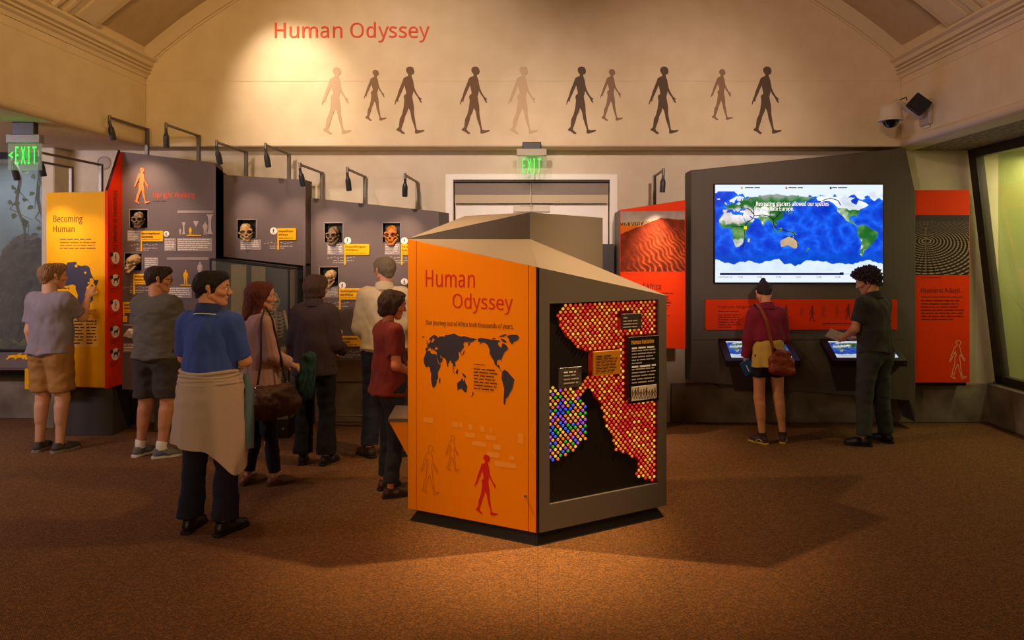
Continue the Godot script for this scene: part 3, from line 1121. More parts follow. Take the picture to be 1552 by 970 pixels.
func exhibit_wall():
	make_skull()
	# --- yellow panel with its red side
	var d := 6.75
	var y := thing("display_panel", "tall yellow Becoming Human panel with a dark map of Africa and a red numbered side", "exhibit panel", Vector3(-4.7, 0, -6.85))
	mesh_node("front_board", prism(px_outline("70,292 165,290 165,588 70,585", d), -d, 0.03, 0.003), M.yellow, y)
	mesh_node("core", box(Vector3(at(72, 0, d).x, 0.56, -7.0), Vector3(-4.42, 2.5, -d - 0.03), 0.003), M.panel_edge, y)
	mesh_node("foot_box", box(Vector3(-5.22, at(0, 589, d).y, -6.98), Vector3(at(104, 0, d).x, at(0, 558, d).y, -d + 0.04), 0.004), M.yellow, y)
	mesh_node("standing_post", box(Vector3(-5.0, 0, -7.2), Vector3(-4.45, 0.56, -6.9), 0.005), M.panel_edge, y)
	letter_px(y, "Becoming", 81, 326.5, 125, 340, d, M.ink_brown)
	letter_px(y, "Human", 81, 342, 113, 352, d, M.ink_brown)
	words_px(y, 91, 361, 141, 365, d, 1, M.ink_brown, 0.0008, 0.95)
	words_px(y, 91, 366, 151, 379, d, 3, m("#9a5c08", 0.7), 0.0008, 0.9)
	# Africa, with its lakes and countries left yellow
	var af := lands()["africa"] as PackedVector2Array
	var a0 := at(93, 396, d)
	var sc := Vector2(56.0 * d / F / 68.0, 80.0 * d / F / 72.0)
	var pts := PackedVector2Array()
	for q in af:
		pts.append(Vector2(a0.x + (q.x + 17.5) * sc.x, a0.y - (37.5 - q.y) * sc.y))
	var map := mesh_node("map_print", prism(pts, -d + 0.002, 0.002), M.navy, y)
	for q in [[10, 31], [27, 22], [33, 8], [36, 5], [38, 8], [34, 3], [36, 0], [32, 1], [35, -4], [30, -3], [33, -8], [40, 10], [42, 6], [29, -24], [26, -26], [31, -25], [28, -15], [38, 12]]:
		var c := Vector3(a0.x + (q[0] + 17.5) * sc.x, a0.y - (37.5 - q[1]) * sc.y, -d + 0.002)
		var s := Soup.new()
		add_lathe(s, [[0, 0], [0.012 + 0.004 * (int(q[0]) % 3), 0], [0.012, 0.001], [0, 0.001]], 7, Transform3D(Basis(Vector3.RIGHT, PI / 2), c))
		mesh_node("site_dot", s.mesh(), M.yellow, map)
	words_px(y, 79, 430, 108, 476, d, 9, M.ink_brown, 0.0008)
	words_px(y, 134, 469, 148, 477, d, 3, m("#9a5c08", 0.7), 0.0008)
	var tp := plate(y, "text_plate", 109, 482, 150, 526, d, m("#f7bf50", 0.6), 0.001, 0.0)
	words_px(tp, 111, 485, 128, 523, d, 8, M.ink_brown, 0.0012)
	words_px(tp, 131, 485, 147, 523, d, 8, M.ink_brown, 0.0012)
	# red side: a face turned to the right, its top sloping up to the grey panel
	var xs := -4.385
	var rf := Transform3D(Basis(Vector3(0, 0, -1), Vector3.UP, Vector3.RIGHT), Vector3(xs, 0, -6.72))   # u runs away from the room
	var ol := PackedVector2Array([Vector2(0, 0.53), Vector2(0.235, 0.53), Vector2(0.235, 2.975), Vector2(0.20, 2.975), Vector2(0, 2.545)])
	var so := Soup.new()
	add_prism(so, ol, 0.006, 0.03, 0.0, rf)
	var side := mesh_node("side_board", so.mesh(), M.red_side, y)
	so = Soup.new()
	add_tube(so, [rf * Vector3(0.0, 2.55, -0.005), rf * Vector3(0.20, 2.985, -0.005)], 0.012, 6)
	mesh_node("edge_strip", so.mesh(), M.black, y)
	letter(side, "Milestones in Human Evolution", rf * Transform3D(Basis(Vector3(0, -1, 0), Vector3.RIGHT, Vector3.BACK), Vector3(0.085, 2.56, 0.006)), 0.80, 0.075, M.ink_red)
	for k in 5:
		var cy: float = EYE - ([391.0, 425.0, 463.0, 503.0, 537.0][k] - CY) * 6.83 / F
		so = Soup.new()
		add_lathe(so, [[0, 0], [0.062, 0], [0.062, 0.004], [0, 0.004]], 20, rf * Transform3D(Basis(Vector3.RIGHT, PI / 2), Vector3(0.12, cy, 0.006)))
		var disc := mesh_node("badge", so.mesh(), M.white, side)
		var fx := rf * T(Vector3(0.12, cy - 0.042, 0.010))
		if k in [0, 2]:
			mesh_node("figure", walker_mesh(0.085, 0.002), M.red_side, disc, fx)
		else:
			so = Soup.new()
			var an := polyline("-4,0 -3,3 -4,5 -1,6 3,6 4,8 6,8 6,6 4,3 4,0 3,0 2,3 -2,3 -3,0")
			for i in an.size():
				an[i] = an[i] * (0.009 if k != 3 else 0.0075) + Vector2(0, 0.012)
			add_prism(so, an, 0.002, 0.002, 0.0, fx)
			mesh_node("figure", so.mesh(), m("#6a2a1c", 0.7), disc)
		so = Soup.new()
		add_lathe(so, [[0, 0], [0.022, 0], [0.022, 0.005], [0, 0.005]], 12, rf * Transform3D(Basis(Vector3.RIGHT, PI / 2), Vector3(0.055, cy + 0.035, 0.006)))
		mesh_node("number_dot", so.mesh(), M.ink, side)
		words(side, rf * T(Vector3(0.04, cy - 0.075, 0.0065)), 0.15, 0.05, 3, M.ink_red)
	# --- grey panel 1
	d = 6.95
	var p1 := thing("display_panel", "grey Upright Walking exhibit panel with an orange walking figure and two skull niches", "exhibit panel", Vector3(-3.9, 0, -7.05))
	var n1 := [197.0, 318.0, 224.0, 345.0]
	var n2 := [189.0, 384.0, 215.0, 410.0]
	board(p1, "face_board", px_outline("185,230 322,246 327,252 327,596 185,590", d), d, 0.16, [n1, n2], M.panel)
	mesh_node("side_return", solid([[at(327, 252, d), at(327, 596, d), Vector3(at(327, 0, d).x, at(0, 596, d).y, -7.24), Vector3(at(327, 0, d).x, at(0, 262, d).y, -7.24)], [at(327, 252, d) + Vector3(-0.05, 0, 0), at(327, 596, d) + Vector3(-0.05, 0, 0), Vector3(at(327, 0, d).x - 0.05, at(0, 596, d).y, -7.24), Vector3(at(327, 0, d).x - 0.05, at(0, 262, d).y, -7.24)]]), M.panel_edge, p1)
	mesh_node("standing_post", box(Vector3(-4.1, 0, -7.2), Vector3(-3.5, 0.55, -7.05), 0.005), M.panel_edge, p1)
	niche_trim(p1, n1[0], n1[1], n1[2], n1[3], d)
	niche_trim(p1, n2[0], n2[1], n2[2], n2[3], d)
	mesh_node("figure", walker_mesh(54 * d / F, 0.012), m("#ff7a1a", 0.5), p1, T(at(216, 308.5, d)))
	letter_px(p1, "Upright Walking", 232, 290.5, 296, 302, d, M.title_red)
	words_px(p1, 232, 304, 253, 307, d, 1, M.ink, 0.0008, 0.95)
	text_plate(p1, 193, 349, 214, 366, d, 6)
	name_tag(p1, 214, 350, 248, 366, d, "Australopithecus", "anamensis")
	badge(p1, 252.5, 354.5, d, 0.03)
	text_plate(p1, 249, 361, 267, 381, d, 7)
	text_plate(p1, 268.5, 361, 322, 381, d, 6)
	timeline(p1, 198, 240, 372, d)
	plate(p1, "caption_bar", 269, 319, 323, 323, d, M.plate, 0.003)
	plate(p1, "caption_bar", 253, 390, 316, 394, d, M.plate, 0.003)
	var figs := [[273, 346, 356, 0.03, M.print_pale], [288.5, 344, 356, 0.03, M.tag_yellow], [311, 336, 356, 0.03, M.print_pale], [303, 397, 419, 0.06, M.print_pale], [281.5, 409, 431, 0.06, M.tag_yellow]]
	for f in figs:
		mesh_node("standing_figure", standing_mesh((f[2] - f[1]) * d / F), f[4], p1, T(at(f[0], f[2], d)))
	for f in [[278.5, 337, 355], [318, 325, 355]]:
		var h: float = (f[2] - f[1]) * d / F
		var pw := polyline("-2,0 2,0 1.2,1.2 0.8,3 0.8,7 1.3,9 2.3,10 -2.3,10 -1.3,9 -0.8,7 -0.8,3 -1.2,1.2")
		for i in pw.size():
			pw[i] *= h / 10.0 * (1.0 if h > 0.15 else 1.0)
			pw[i].x *= 0.8
		mesh_node("bone_print", prism(pw, 0.002, 0.002), M.print_pale, p1, T(at(f[0], f[2], d)))
	mesh_node("bone_print", prism(px_outline("293,335 301,335 300,338 297,344 294,338", d), -d + 0.002, 0.002), M.print_pale, p1)
	plate(p1, "platform", 283, 356, 305, 357.6, d, M.tag_yellow, 0.006)
	plate(p1, "platform", 273, 431.5, 290, 433, d, M.tag_yellow, 0.006)
	text_plate(p1, 219, 390, 240.5, 407, d, 5)
	name_tag(p1, 203, 415, 232.5, 431, d, "Ardipithecus", "ramidus")
	text_plate(p1, 255, 435, 291, 452, d, 5)
	name_tag(p1, 187, 458, 216, 474, d, "Australopithecus", "afarensis", 4)
	plate(p1, "small_tag", 187, 479, 193, 488, d, M.tag_yellow, 0.008)
	plate(p1, "caption_bar", 187, 491, 207, 494, d, M.plate, 0.003)
	text_plate(p1, 187, 520, 211, 534, d, 3)
	timeline(p1, 188, 230, 436, d)
	skull(211, 331, d, M.bone_dark, 0.88, 0.25, "small broken fossil skull in the upper niche of the Upright Walking panel")
	skull(202, 397, d, M.bone, 1.0, -0.7, "pale fossil skull turned left in the lower niche of the Upright Walking panel")
	# a cast of foot bones on the panel
	var fb := []
	for k in 5:
		fb.append([at(190 + k * 3.2, 511 - absf(k - 3) * 0.8, d) + Vector3(0, 0, 0.02), at(198 + k * 1.2, 500, d) + Vector3(0, 0, 0.03), 0.011, 0.013, {}])
	fb.append([at(199, 500, d) + Vector3(0, 0, 0.03), at(203, 506, d) + Vector3(0, 0, 0.03), 0.018, 0.016, {}])
	tag(mesh_node("fossil_bones", blob(fb, 0.006, 0.01, 0.004, 30.0), m("#e6dccb", 0.6)), "small white fossil bone cast mounted low on the Upright Walking panel", "fossil")
	# --- grey panel 2
	d = 7.1
	var p2 := thing("display_panel", "short grey exhibit panel with a single skull niche above the glass case", "exhibit panel", Vector3(-2.95, 0, -7.2))
	var n3 := [360.0, 333.0, 388.0, 361.0]
	board(p2, "face_board", px_outline("339,265 463,272.5 463,403 339,389", d), d, 0.2, [n3], M.panel)
	niche_trim(p2, n3[0], n3[1], n3[2], n3[3], d)
	mesh_node("back_board", box(Vector3(at(337, 0, d).x, 0.0, -7.40), Vector3(at(463, 0, d).x, 1.95, -7.30), 0.004), m("#1a1812", 0.7), p2)
	mesh_node("edge_post", box(Vector3(at(459, 0, d).x, 0.0, -7.36), Vector3(at(463, 0, d).x, 1.8, -d - 0.001), 0.004), M.panel_edge, p2)
	text_plate(p2, 364, 363, 396, 379, d, 5)
	badge(p2, 415, 350, d)
	name_tag(p2, 421, 346, 449, 364, d, "Kenyanthropus", "platyops")
	timeline(p2, 400, 445, 369, d)
	skull(374, 350, d, M.bone, 1.0, 0.45, "fossil skull in the lone niche of the short panel above the glass case")
	# --- grey panel 3
	d = 7.25
	var p3 := thing("display_panel", "long grey exhibit panel with rows of skulls and yellow tags beside the doorway", "exhibit panel", Vector3(-1.8, 0, -7.35))
	var hs := [[492.0, 338.0, 519.5, 367.0], [580.0, 338.0, 607.0, 367.0], [485.0, 405.0, 513.0, 433.0], [617.0, 430.0, 643.0, 458.0]]
	board(p3, "face_board", px_outline("471,300 665,320.5 665,546 471,546", d), d, 0.19, hs, M.panel)
	mesh_node("side_return", solid([[at(665, 320.5, d), at(665, 546, d), Vector3(-0.99, at(0, 546, d).y, -7.44), Vector3(-0.99, at(0, 322, d).y, -7.44)], [at(664, 320.5, d + 0.19), at(664, 546, d + 0.19), Vector3(-0.99, at(0, 546, d).y, -7.445), Vector3(-0.99, at(0, 322, d).y, -7.445)]]), m("#6a5f56", 0.6), p3)
	for h in hs:
		niche_trim(p3, h[0], h[1], h[2], h[3], d)
	text_plate(p3, 496, 369, 521, 386, d, 6)
	badge(p3, 527, 364.5, d)
	name_tag(p3, 522, 370, 560, 386.5, d, "Paranthropus", "aethiopicus")
	timeline(p3, 496, 540, 391, d)
	text_plate(p3, 583, 369, 606, 386, d, 6)
	badge(p3, 613, 365, d)
	name_tag(p3, 608, 370, 646, 386.5, d, "Paranthropus", "boisei")
	timeline(p3, 580, 630, 391, d)
	text_plate(p3, 488, 435, 513, 451, d, 6)
	badge(p3, 519, 432.5, d)
	name_tag(p3, 514.5, 437, 552, 454, d, "Australopithecus", "sediba")
	timeline(p3, 488, 530, 460, d)
	badge(p3, 613, 427, d)
	badge(p3, 514, 503, d)
	name_tag(p3, 510, 509, 548, 525, d, "Australopithecus", "africanus", 3)
	plate(p3, "small_tag", 511, 530, 518, 540, d, M.tag_yellow, 0.008)
	timeline(p3, 505, 550, 534, d)
	skull(505, 355, d, M.bone_dark, 1.05, -0.15, "dark fossil skull in the top left niche of the long grey panel")
	skull(593, 354, d, M.bone_gold, 1.12, 0.0, "orange-toned fossil skull facing forward in the top right niche of the long panel")
	skull(500, 420, d, M.bone, 1.0, -0.45, "pale yellow fossil skull in the niche behind the woman in the dark blazer")
	# steel foot rail in front of the plinth
	var fr := thing("foot_rail", "low steel foot rail on short posts along the foot of the long grey panel", "rail", Vector3(-1.8, 0, -7.3))
	mesh_node("bar", tube([at(485, 629, 7.25), at(672, 632, 7.25)], 0.013, 10), M.chrome, fr)
	for x in [503.0, 560.0, 660.0]:
		var q := at(x, 629, 7.25)
		mesh_node("post", tube([Vector3(q.x, 0, q.z), Vector3(q.x, q.y, q.z)], 0.012, 8), M.dark, fr)
	mesh_node("lower_bar", tube([at(485, 644, 7.25), at(672, 646, 7.25)], 0.006, 8), M.dark, fr)

# a plain standing figure seen from the front
func standing_mesh(h: float) -> ArrayMesh:
	var p := polyline("0,100 5,98 6,93 5,88 3,85 12,81 16,74 18,58 19,46 16,45 14,57 12,66 11,55 12,45 11,25 10,3 12,0 4,0 3,20 0.6,42 -0.6,42 -3,20 -4,0 -12,0 -10,3 -11,25 -12,45 -11,55 -12,66 -14,57 -16,45 -19,46 -18,58 -16,74 -12,81 -3,85 -5,88 -6,93 -5,98")
	for i in p.size():
		p[i] *= h / 100.0
	return prism(p, 0.002, 0.002)

# ------------------------------------------------------------------ spot lamps on brackets
func bracket_lamp(x: float, y: float, d: float, foot: float, reach: float, aim: Vector3, label: String, energy: float, half := 26.0):
	var top := at(x, y, d)
	var bottom := at(x, foot, d).y + 0.006
	var b := thing("bracket_lamp", label, "spot lamp", Vector3(top.x, bottom, top.z), "spot lamps on brackets over the panels")
	mesh_node("post", box(Vector3(top.x - 0.017, bottom, top.z - 0.017), Vector3(top.x + 0.017, top.y + 0.012, top.z + 0.017), 0.003), M.lamp_metal, b)
	mesh_node("arm", box(Vector3(top.x - 0.011, top.y - 0.011, top.z), Vector3(top.x + 0.011, top.y + 0.011, top.z + reach), 0.003), M.lamp_metal, b)
	var tip := top + Vector3(0, 0, reach)
	mesh_node("knuckle", tube([tip + Vector3(0, 0.02, 0), tip + Vector3(0, -0.05, 0)], 0.014, 10), M.lamp_metal, b)
	var dir := (aim - tip).normalized()
	var lean := (Vector3.DOWN * 0.9 + dir * 0.8).normalized()
	var up := -lean
	var x_ := up.cross(Vector3.BACK).normalized()
	var head := Transform3D(Basis(x_, up, x_.cross(up)), tip + Vector3(0, -0.05, 0))
	var s := Soup.new()
	add_lathe(s, [[0.012, -0.17], [0.026, -0.172], [0.028, -0.165], [0.028, -0.09], [0.026, -0.06], [0.016, -0.035], [0.013, -0.01], [0.013, 0.015], [0, 0.015]], 16, head)
	add_lathe(s, [[0.013, -0.15], [0.024, -0.17]], 16, head)
	mesh_node("lamp_head", s.mesh(), M.lamp_head, b)
	s = Soup.new()
	add_lathe(s, [[0, -0.153], [0.021, -0.153], [0.021, -0.149], [0, -0.149]], 14, head)
	mesh_node("lens", s.mesh(), M.lens, b)
	var from := head * Vector3(0, -0.176, 0)
	spot("panel_light", from, aim, half, Color(1.0, 0.85, 0.73), energy * 0.8, 0.03)

func lamps():
	bracket_lamp(223, 196, 7.08, 237.5, 0.62, at(226, 300, 6.95), "leftmost of the tall bracket lamps above the Upright Walking panel", 1.5, 38)
	bracket_lamp(301, 206, 7.08, 246, 0.62, at(262, 395, 6.95), "bracket lamp above the sloping right end of the Upright Walking panel", 0.8, 28)
	bracket_lamp(373, 231, 7.2, 268.8, 0.66, at(385, 335, 7.1), "bracket lamp above the left part of the short single skull panel", 0.95, 26)
	bracket_lamp(438, 234, 7.2, 272.7, 0.62, at(450, 345, 7.1), "bracket lamp above the right part of the short single skull panel", 0.8, 26)
	bracket_lamp(488, 262, 7.37, 303.4, 0.68, at(507, 365, 7.25), "bracket lamp above the left end of the long grey panel", 1.1, 30)
	bracket_lamp(553, 268, 7.37, 310.2, 0.68, at(560, 390, 7.25), "bracket lamp above the middle of the long grey panel", 0.9, 30)
	bracket_lamp(632, 276, 7.37, 318.4, 0.66, at(610, 370, 7.25), "bracket lamp nearest the doorway, above the long grey panel", 1.1, 30)
	bracket_lamp(108, 254, 6.96, 298.5, 0.78, at(95, 350, 6.75), "lower bracket lamp over the left edge of the yellow panel", 1.0, 24)
	bracket_lamp(153, 250, 6.96, 298.5, 0.86, at(135, 380, 6.75), "lower bracket lamp over the middle of the yellow panel", 0.9, 26)
	bracket_lamp(992, 267, 7.15, 317.4, 0.5, at(985, 430, 6.85), "lone bracket lamp above the orange desert panel", 3.2, 32)

# ------------------------------------------------------------------ land outlines in degrees, longitudes running on past 180
func lands() -> Dictionary:
	var t := {
		"africa": "-17,15 -17,21 -10,30 -6,36 10,37 11,33 20,31 25,32 32,31 35,28 37,21 43,12 51,12 48,5 41,-2 39,-7 41,-15 35,-20 35,-24 32,-29 26,-34 19,-35 15,-27 12,-17 13,-8 9,-1 9,4 4,6 -4,5 -8,4 -13,9",
		"madagascar": "44,-17 50,-15 48,-25 44,-24",
		"eurasia": "-9,37 -9,43 -2,43 -1,46 -4,48 3,51 8,54 10,57 12,54 20,54 24,58 30,60 22,61 21,64 25,65 22,66 17,61 16,57 13,56 11,59 6,58 5,62 13,66 20,70 28,71 40,67 34,66 42,65 45,68 60,69 68,69 68,73 73,72 80,73 88,75 104,78 113,74 130,71 140,73 160,70 172,69 180,69 190,66 180,65 178,62 170,60 163,58 162,55 157,51 156,57 163,62 155,59 143,59 136,54 141,52 140,48 132,43 128,39 129,35 126,35 125,39 121,39 118,38 122,37 119,35 122,31 119,25 110,20 106,20 109,12 105,9 100,13 103,3 101,3 98,10 98,16 94,16 90,22 86,20 80,15 80,10 77,8 73,18 72,21 67,25 57,26 54,27 50,30 48,30 52,24 56,26 59,22 55,17 45,13 39,21 35,28 34,31 36,36 28,37 27,40 36,41 41,42 37,45 31,46 28,43 26,40 23,38 20,40 13,45 18,40 16,38 10,44 3,43 -1,38 -5,36",
		"britain": "-5,50 1,51 0,54 -3,58 -6,57 -3,54",
		"iceland": "-23,65 -15,66 -14,64 -20,63",
		"japan": "130,32 135,34 140,36 142,42 144,44 140,42 137,37 131,34",
		"borneo": "109,1 115,5 118,6 118,1 116,-4 110,-3",
		"sumatra": "95,5 104,-2 106,-6 101,-3",
		"new_guinea": "131,-1 141,-3 147,-6 150,-10 141,-9 135,-4",
		"australia": "114,-22 122,-18 129,-15 132,-11 137,-12 136,-15 140,-17 142,-11 146,-19 153,-26 150,-37 144,-38 138,-35 131,-31 124,-33 116,-35 115,-30",
		"new_zealand": "173,-35 178,-38 172,-44 167,-46 172,-41",
		"north_america": "192,66 195,70 204,71 220,70 232,69 245,68 265,68 275,67 266,62 268,57 278,52 282,62 290,60 298,57 304,52 296,47 290,45 286,40 279,32 280,26 277,30 270,30 263,28 262,22 265,18 270,21 272,16 277,10 282,9 278,8 272,13 265,16 255,20 250,28 243,33 236,40 236,48 228,56 220,60 208,60 198,55 203,60 195,61",
		"baffin": "275,73 290,70 298,65 290,63 280,67",
		"ellesmere": "268,77 280,80 290,83 300,82 285,76",
		"victoria": "243,70 250,73 257,72 256,69",
		"greenland": "298,77 305,81 320,83 335,83 342,78 338,71 325,67 316,60 308,66 305,73",
		"south_america": "282,8 290,12 300,9 310,3 325,-5 322,-13 318,-22 308,-32 303,-38 295,-42 293,-50 291,-55 286,-50 287,-40 289,-25 284,-14 279,-5 280,0",
	}
	var o := {}
	for k in t:
		o[k] = polyline(t[k])
	return o

func fill_poly(im: Image, p: PackedVector2Array, c: Color):
	var lo := 1e9
	var hi := -1e9
	for q in p:
		lo = minf(lo, q.y)
		hi = maxf(hi, q.y)
	for y in range(maxi(0, int(lo)), mini(im.get_height() - 1, int(hi) + 1) + 1):
		var xs := []
		for i in p.size():
			var a := p[i]
			var b := p[(i + 1) % p.size()]
			var yy := y + 0.5
			if (a.y <= yy) != (b.y <= yy):
				xs.append(a.x + (yy - a.y) * (b.x - a.x) / (b.y - a.y))
		xs.sort()
		for i in range(0, xs.size() - 1, 2):
			var x0 := int(round(xs[i]))
			var x1 := int(round(xs[i + 1]))
			if x1 > x0:
				im.fill_rect(Rect2i(x0, y, x1 - x0, 1), c)

# the world map the screens show: ice, land and sea floor
func map_image(w: int, h: int) -> Image:
	var mask := Image.create_empty(w, h, false, Image.FORMAT_RGB8)
	mask.fill(Color.BLACK)
	var l := lands()
	var k := 0
	for name_ in l:
		var q := PackedVector2Array()
		for p in l[name_]:
			q.append(Vector2((p.x + 25.4) / 360.0 * w, (0.4656 - p.y * 0.00494) * h))
		fill_poly(mask, q, Color(1, 1 if name_ in ["north_america", "greenland", "baffin", "ellesmere", "victoria", "iceland"] else 0, 1 if name_ == "australia" else 0))
		k += 1
	var n := FastNoiseLite.new()
	n.seed = 4
	n.frequency = 0.012
	n.fractal_octaves = 4
	var rid := FastNoiseLite.new()
	rid.seed = 8
	rid.frequency = 0.009
	rid.fractal_type = FastNoiseLite.FRACTAL_RIDGED
	rid.fractal_octaves = 4
	var im := Image.create_empty(w, h, false, Image.FORMAT_RGB8)
	var s := 640.0 / w
	var shelf := mask.duplicate() as Image
	shelf.resize(w / 16, h / 16, Image.INTERPOLATE_BILINEAR)
	shelf.resize(w, h, Image.INTERPOLATE_CUBIC)
	for y in h:
		var lat := (0.4656 - (y + 0.5) / h) / 0.00494
		for x in w:
			var lon := (x + 0.5) / w * 360.0 - 25.4
			var v := n.get_noise_2d(x * s, y * s)
			var mk := mask.get_pixel(x, y)
			var c: Color
			if mk.r > 0.5:
				var green := Color(0.12, 0.42, 0.16)
				var sand := Color(0.80, 0.76, 0.74)
				var wild := green.lerp(Color(0.45, 0.58, 0.34), clampf(0.35 + v * 1.2, 0, 1))
				var a := lat + n.get_noise_2d(y * s * 2.0, x * s * 2.0) * 9.0
				var o := lon + n.get_noise_2d(x * s * 2.0 + 300.0, y * s * 2.0) * 22.0
				# how dry the land is: the deserts fade into steppe and forest
				var dry := smoothstep(11.0, 18.0, a) * (1.0 - smoothstep(44.0, 52.0, a)) * (1.0 - smoothstep(92.0, 108.0, o)) * smoothstep(-40.0, -30.0, o)
				dry *= 1.0 - smoothstep(66.0, 74.0, o) * (1.0 - smoothstep(26.0, 31.0, a))
				dry = maxf(dry, (1.0 - smoothstep(-21.0, -14.0, a)) * (1.0 - smoothstep(55.0, 62.0, o)) * 0.85)
				dry = maxf(dry, smoothstep(238.0, 246.0, o) * (1.0 - smoothstep(256.0, 268.0, o)) * smoothstep(18.0, 24.0, a) * 0.6)
				dry = maxf(dry, smoothstep(278.0, 282.0, o) * (1.0 - smoothstep(288.0, 294.0, o)) * (1.0 - smoothstep(-22.0, -14.0, a)))
				c = wild.lerp(sand.lerp(Color(0.92, 0.9, 0.92), clampf(0.5 + v, 0, 1)), dry)
				c = c.lerp(green.lerp(Color(0.55, 0.6, 0.55), clampf((a - 58.0) / 14.0, 0, 1)), smoothstep(48.0, 56.0, a) * (1.0 - dry))
				if mk.b > 0.5:
					c = Color(0.78, 0.66, 0.52)
				elif lat > 57.0 + v * 10.0 and lon < 42.0 + v * 30.0 or mk.g > 0.5 and lat > 46.0 + v * 12.0 or lat > 74.0 + v * 10:
					c = Color(0.88, 0.91, 0.97)
				c = c * (1.0 + v * 0.18)
			else:
				var r := clampf(rid.get_noise_2d(x * s, y * s * 1.15) * 0.5 + 0.5, 0, 1)
				var sh := clampf(shelf.get_pixel(x, y).r * 1.6 - 0.15, 0, 1)
				c = Color(0.01, 0.15, 0.70).lerp(Color(0.12, 0.45, 1.0), pow(r, 1.8))
				c = c.lerp(Color(0.18, 0.56, 0.98), sh * 0.55)
				c = c.lerp(Color(0.0, 0.28, 0.75), clampf((-lat - 38.0) / 30.0, 0, 0.7))
				if lat > 68.0 + n.get_noise_2d(x * s * 1.5, 10) * 16.0 + 14.0 * (1.0 - smoothstep(5.0, 35.0, lon)):
					c = Color(0.86, 0.91, 0.98)
			if lat < -66.0 + n.get_noise_2d(x * s * 0.8, 99) * 12.0:
				c = Color(0.85, 0.91, 0.99) * (0.97 + v * 0.06)
			im.set_pixel(x, y, Color(clampf(c.r, 0, 1), clampf(c.g, 0, 1), clampf(c.b, 0, 1)))
	var ice := Color(0.87, 0.91, 0.98)
	im.fill_rect(Rect2i(0, 0, w, int(h * 0.07)), ice)
	im.fill_rect(Rect2i(0, int(h * 0.89), w, h), ice)
	# time bar and legend marks
	im.fill_rect(Rect2i(int(w * 0.03), int(h * 0.905), int(w * 0.72), int(h * 0.022)), Color(0.10, 0.12, 0.30))
	im.fill_rect(Rect2i(int(w * 0.75), int(h * 0.912), int(w * 0.22), int(h * 0.008)), Color(0.6, 0.64, 0.75))
	im.fill_rect(Rect2i(int(w * 0.745), int(h * 0.9), int(w * 0.022), int(h * 0.03)), Color(0.05, 0.06, 0.2))
	var tick := [Color(0.8, 0.6, 0.15), Color(0.6, 0.4, 0.2), Color(0.15, 0.1, 0.2)]
	for i in 3:
		im.fill_rect(Rect2i(int(w * (0.155 + 0.265 * i)), int(h * 0.022), int(w * 0.012), int(h * 0.022)), tick[i])
	return im

# thin dark route lines across the map
func route_lines(im: Image):
	var w := im.get_width()
	var h := im.get_height()
	for t in ["10,9 25,8 36,8 38,-10 38,-26 34,-34", "38,10 45,18 55,24 58,32 50,42 42,46 30,47", "58,30 75,32 88,30 99,22 100,10 108,2 118,1", "99,22 108,30 115,38", "118,1 130,-2 141,-4 146,-9", "120,-17 130,-12 140,-13 150,-22 152,-36", "57,34 56,46 60,56", "205,62 222,67 238,62 244,52"]:
		var p := polyline(t)
		for i in p.size() - 1:
			var n := 40
			for j in n:
				var q := p[i].lerp(p[i + 1], float(j) / n)
				im.fill_rect(Rect2i(int((q.x + 25.4) / 360.0 * w), int((0.4656 - q.y * 0.00494) * h), 2, 2), Color(0.08, 0.08, 0.14))
	im.fill_rect(Rect2i(int(62.0 / 360.0 * w), int(0.425 * h), int(w * 0.018), int(h * 0.035)), Color(0.98, 0.82, 0.1))

func emissive_print(im: Image, energy: float) -> StandardMaterial3D:
	var s := m("#050505", 0.25)
	s.emission_enabled = true
	s.emission = Color.BLACK
	s.emission_texture = ImageTexture.create_from_image(im)
	s.emission_energy_multiplier = energy
	return s

func quad(parent: Node3D, called: String, w: float, h: float, mat: Material, xf: Transform3D) -> MeshInstance3D:
	var q := QuadMesh.new()
	q.size = Vector2(w, h)
	return mesh_node(called, q, mat, parent, xf)

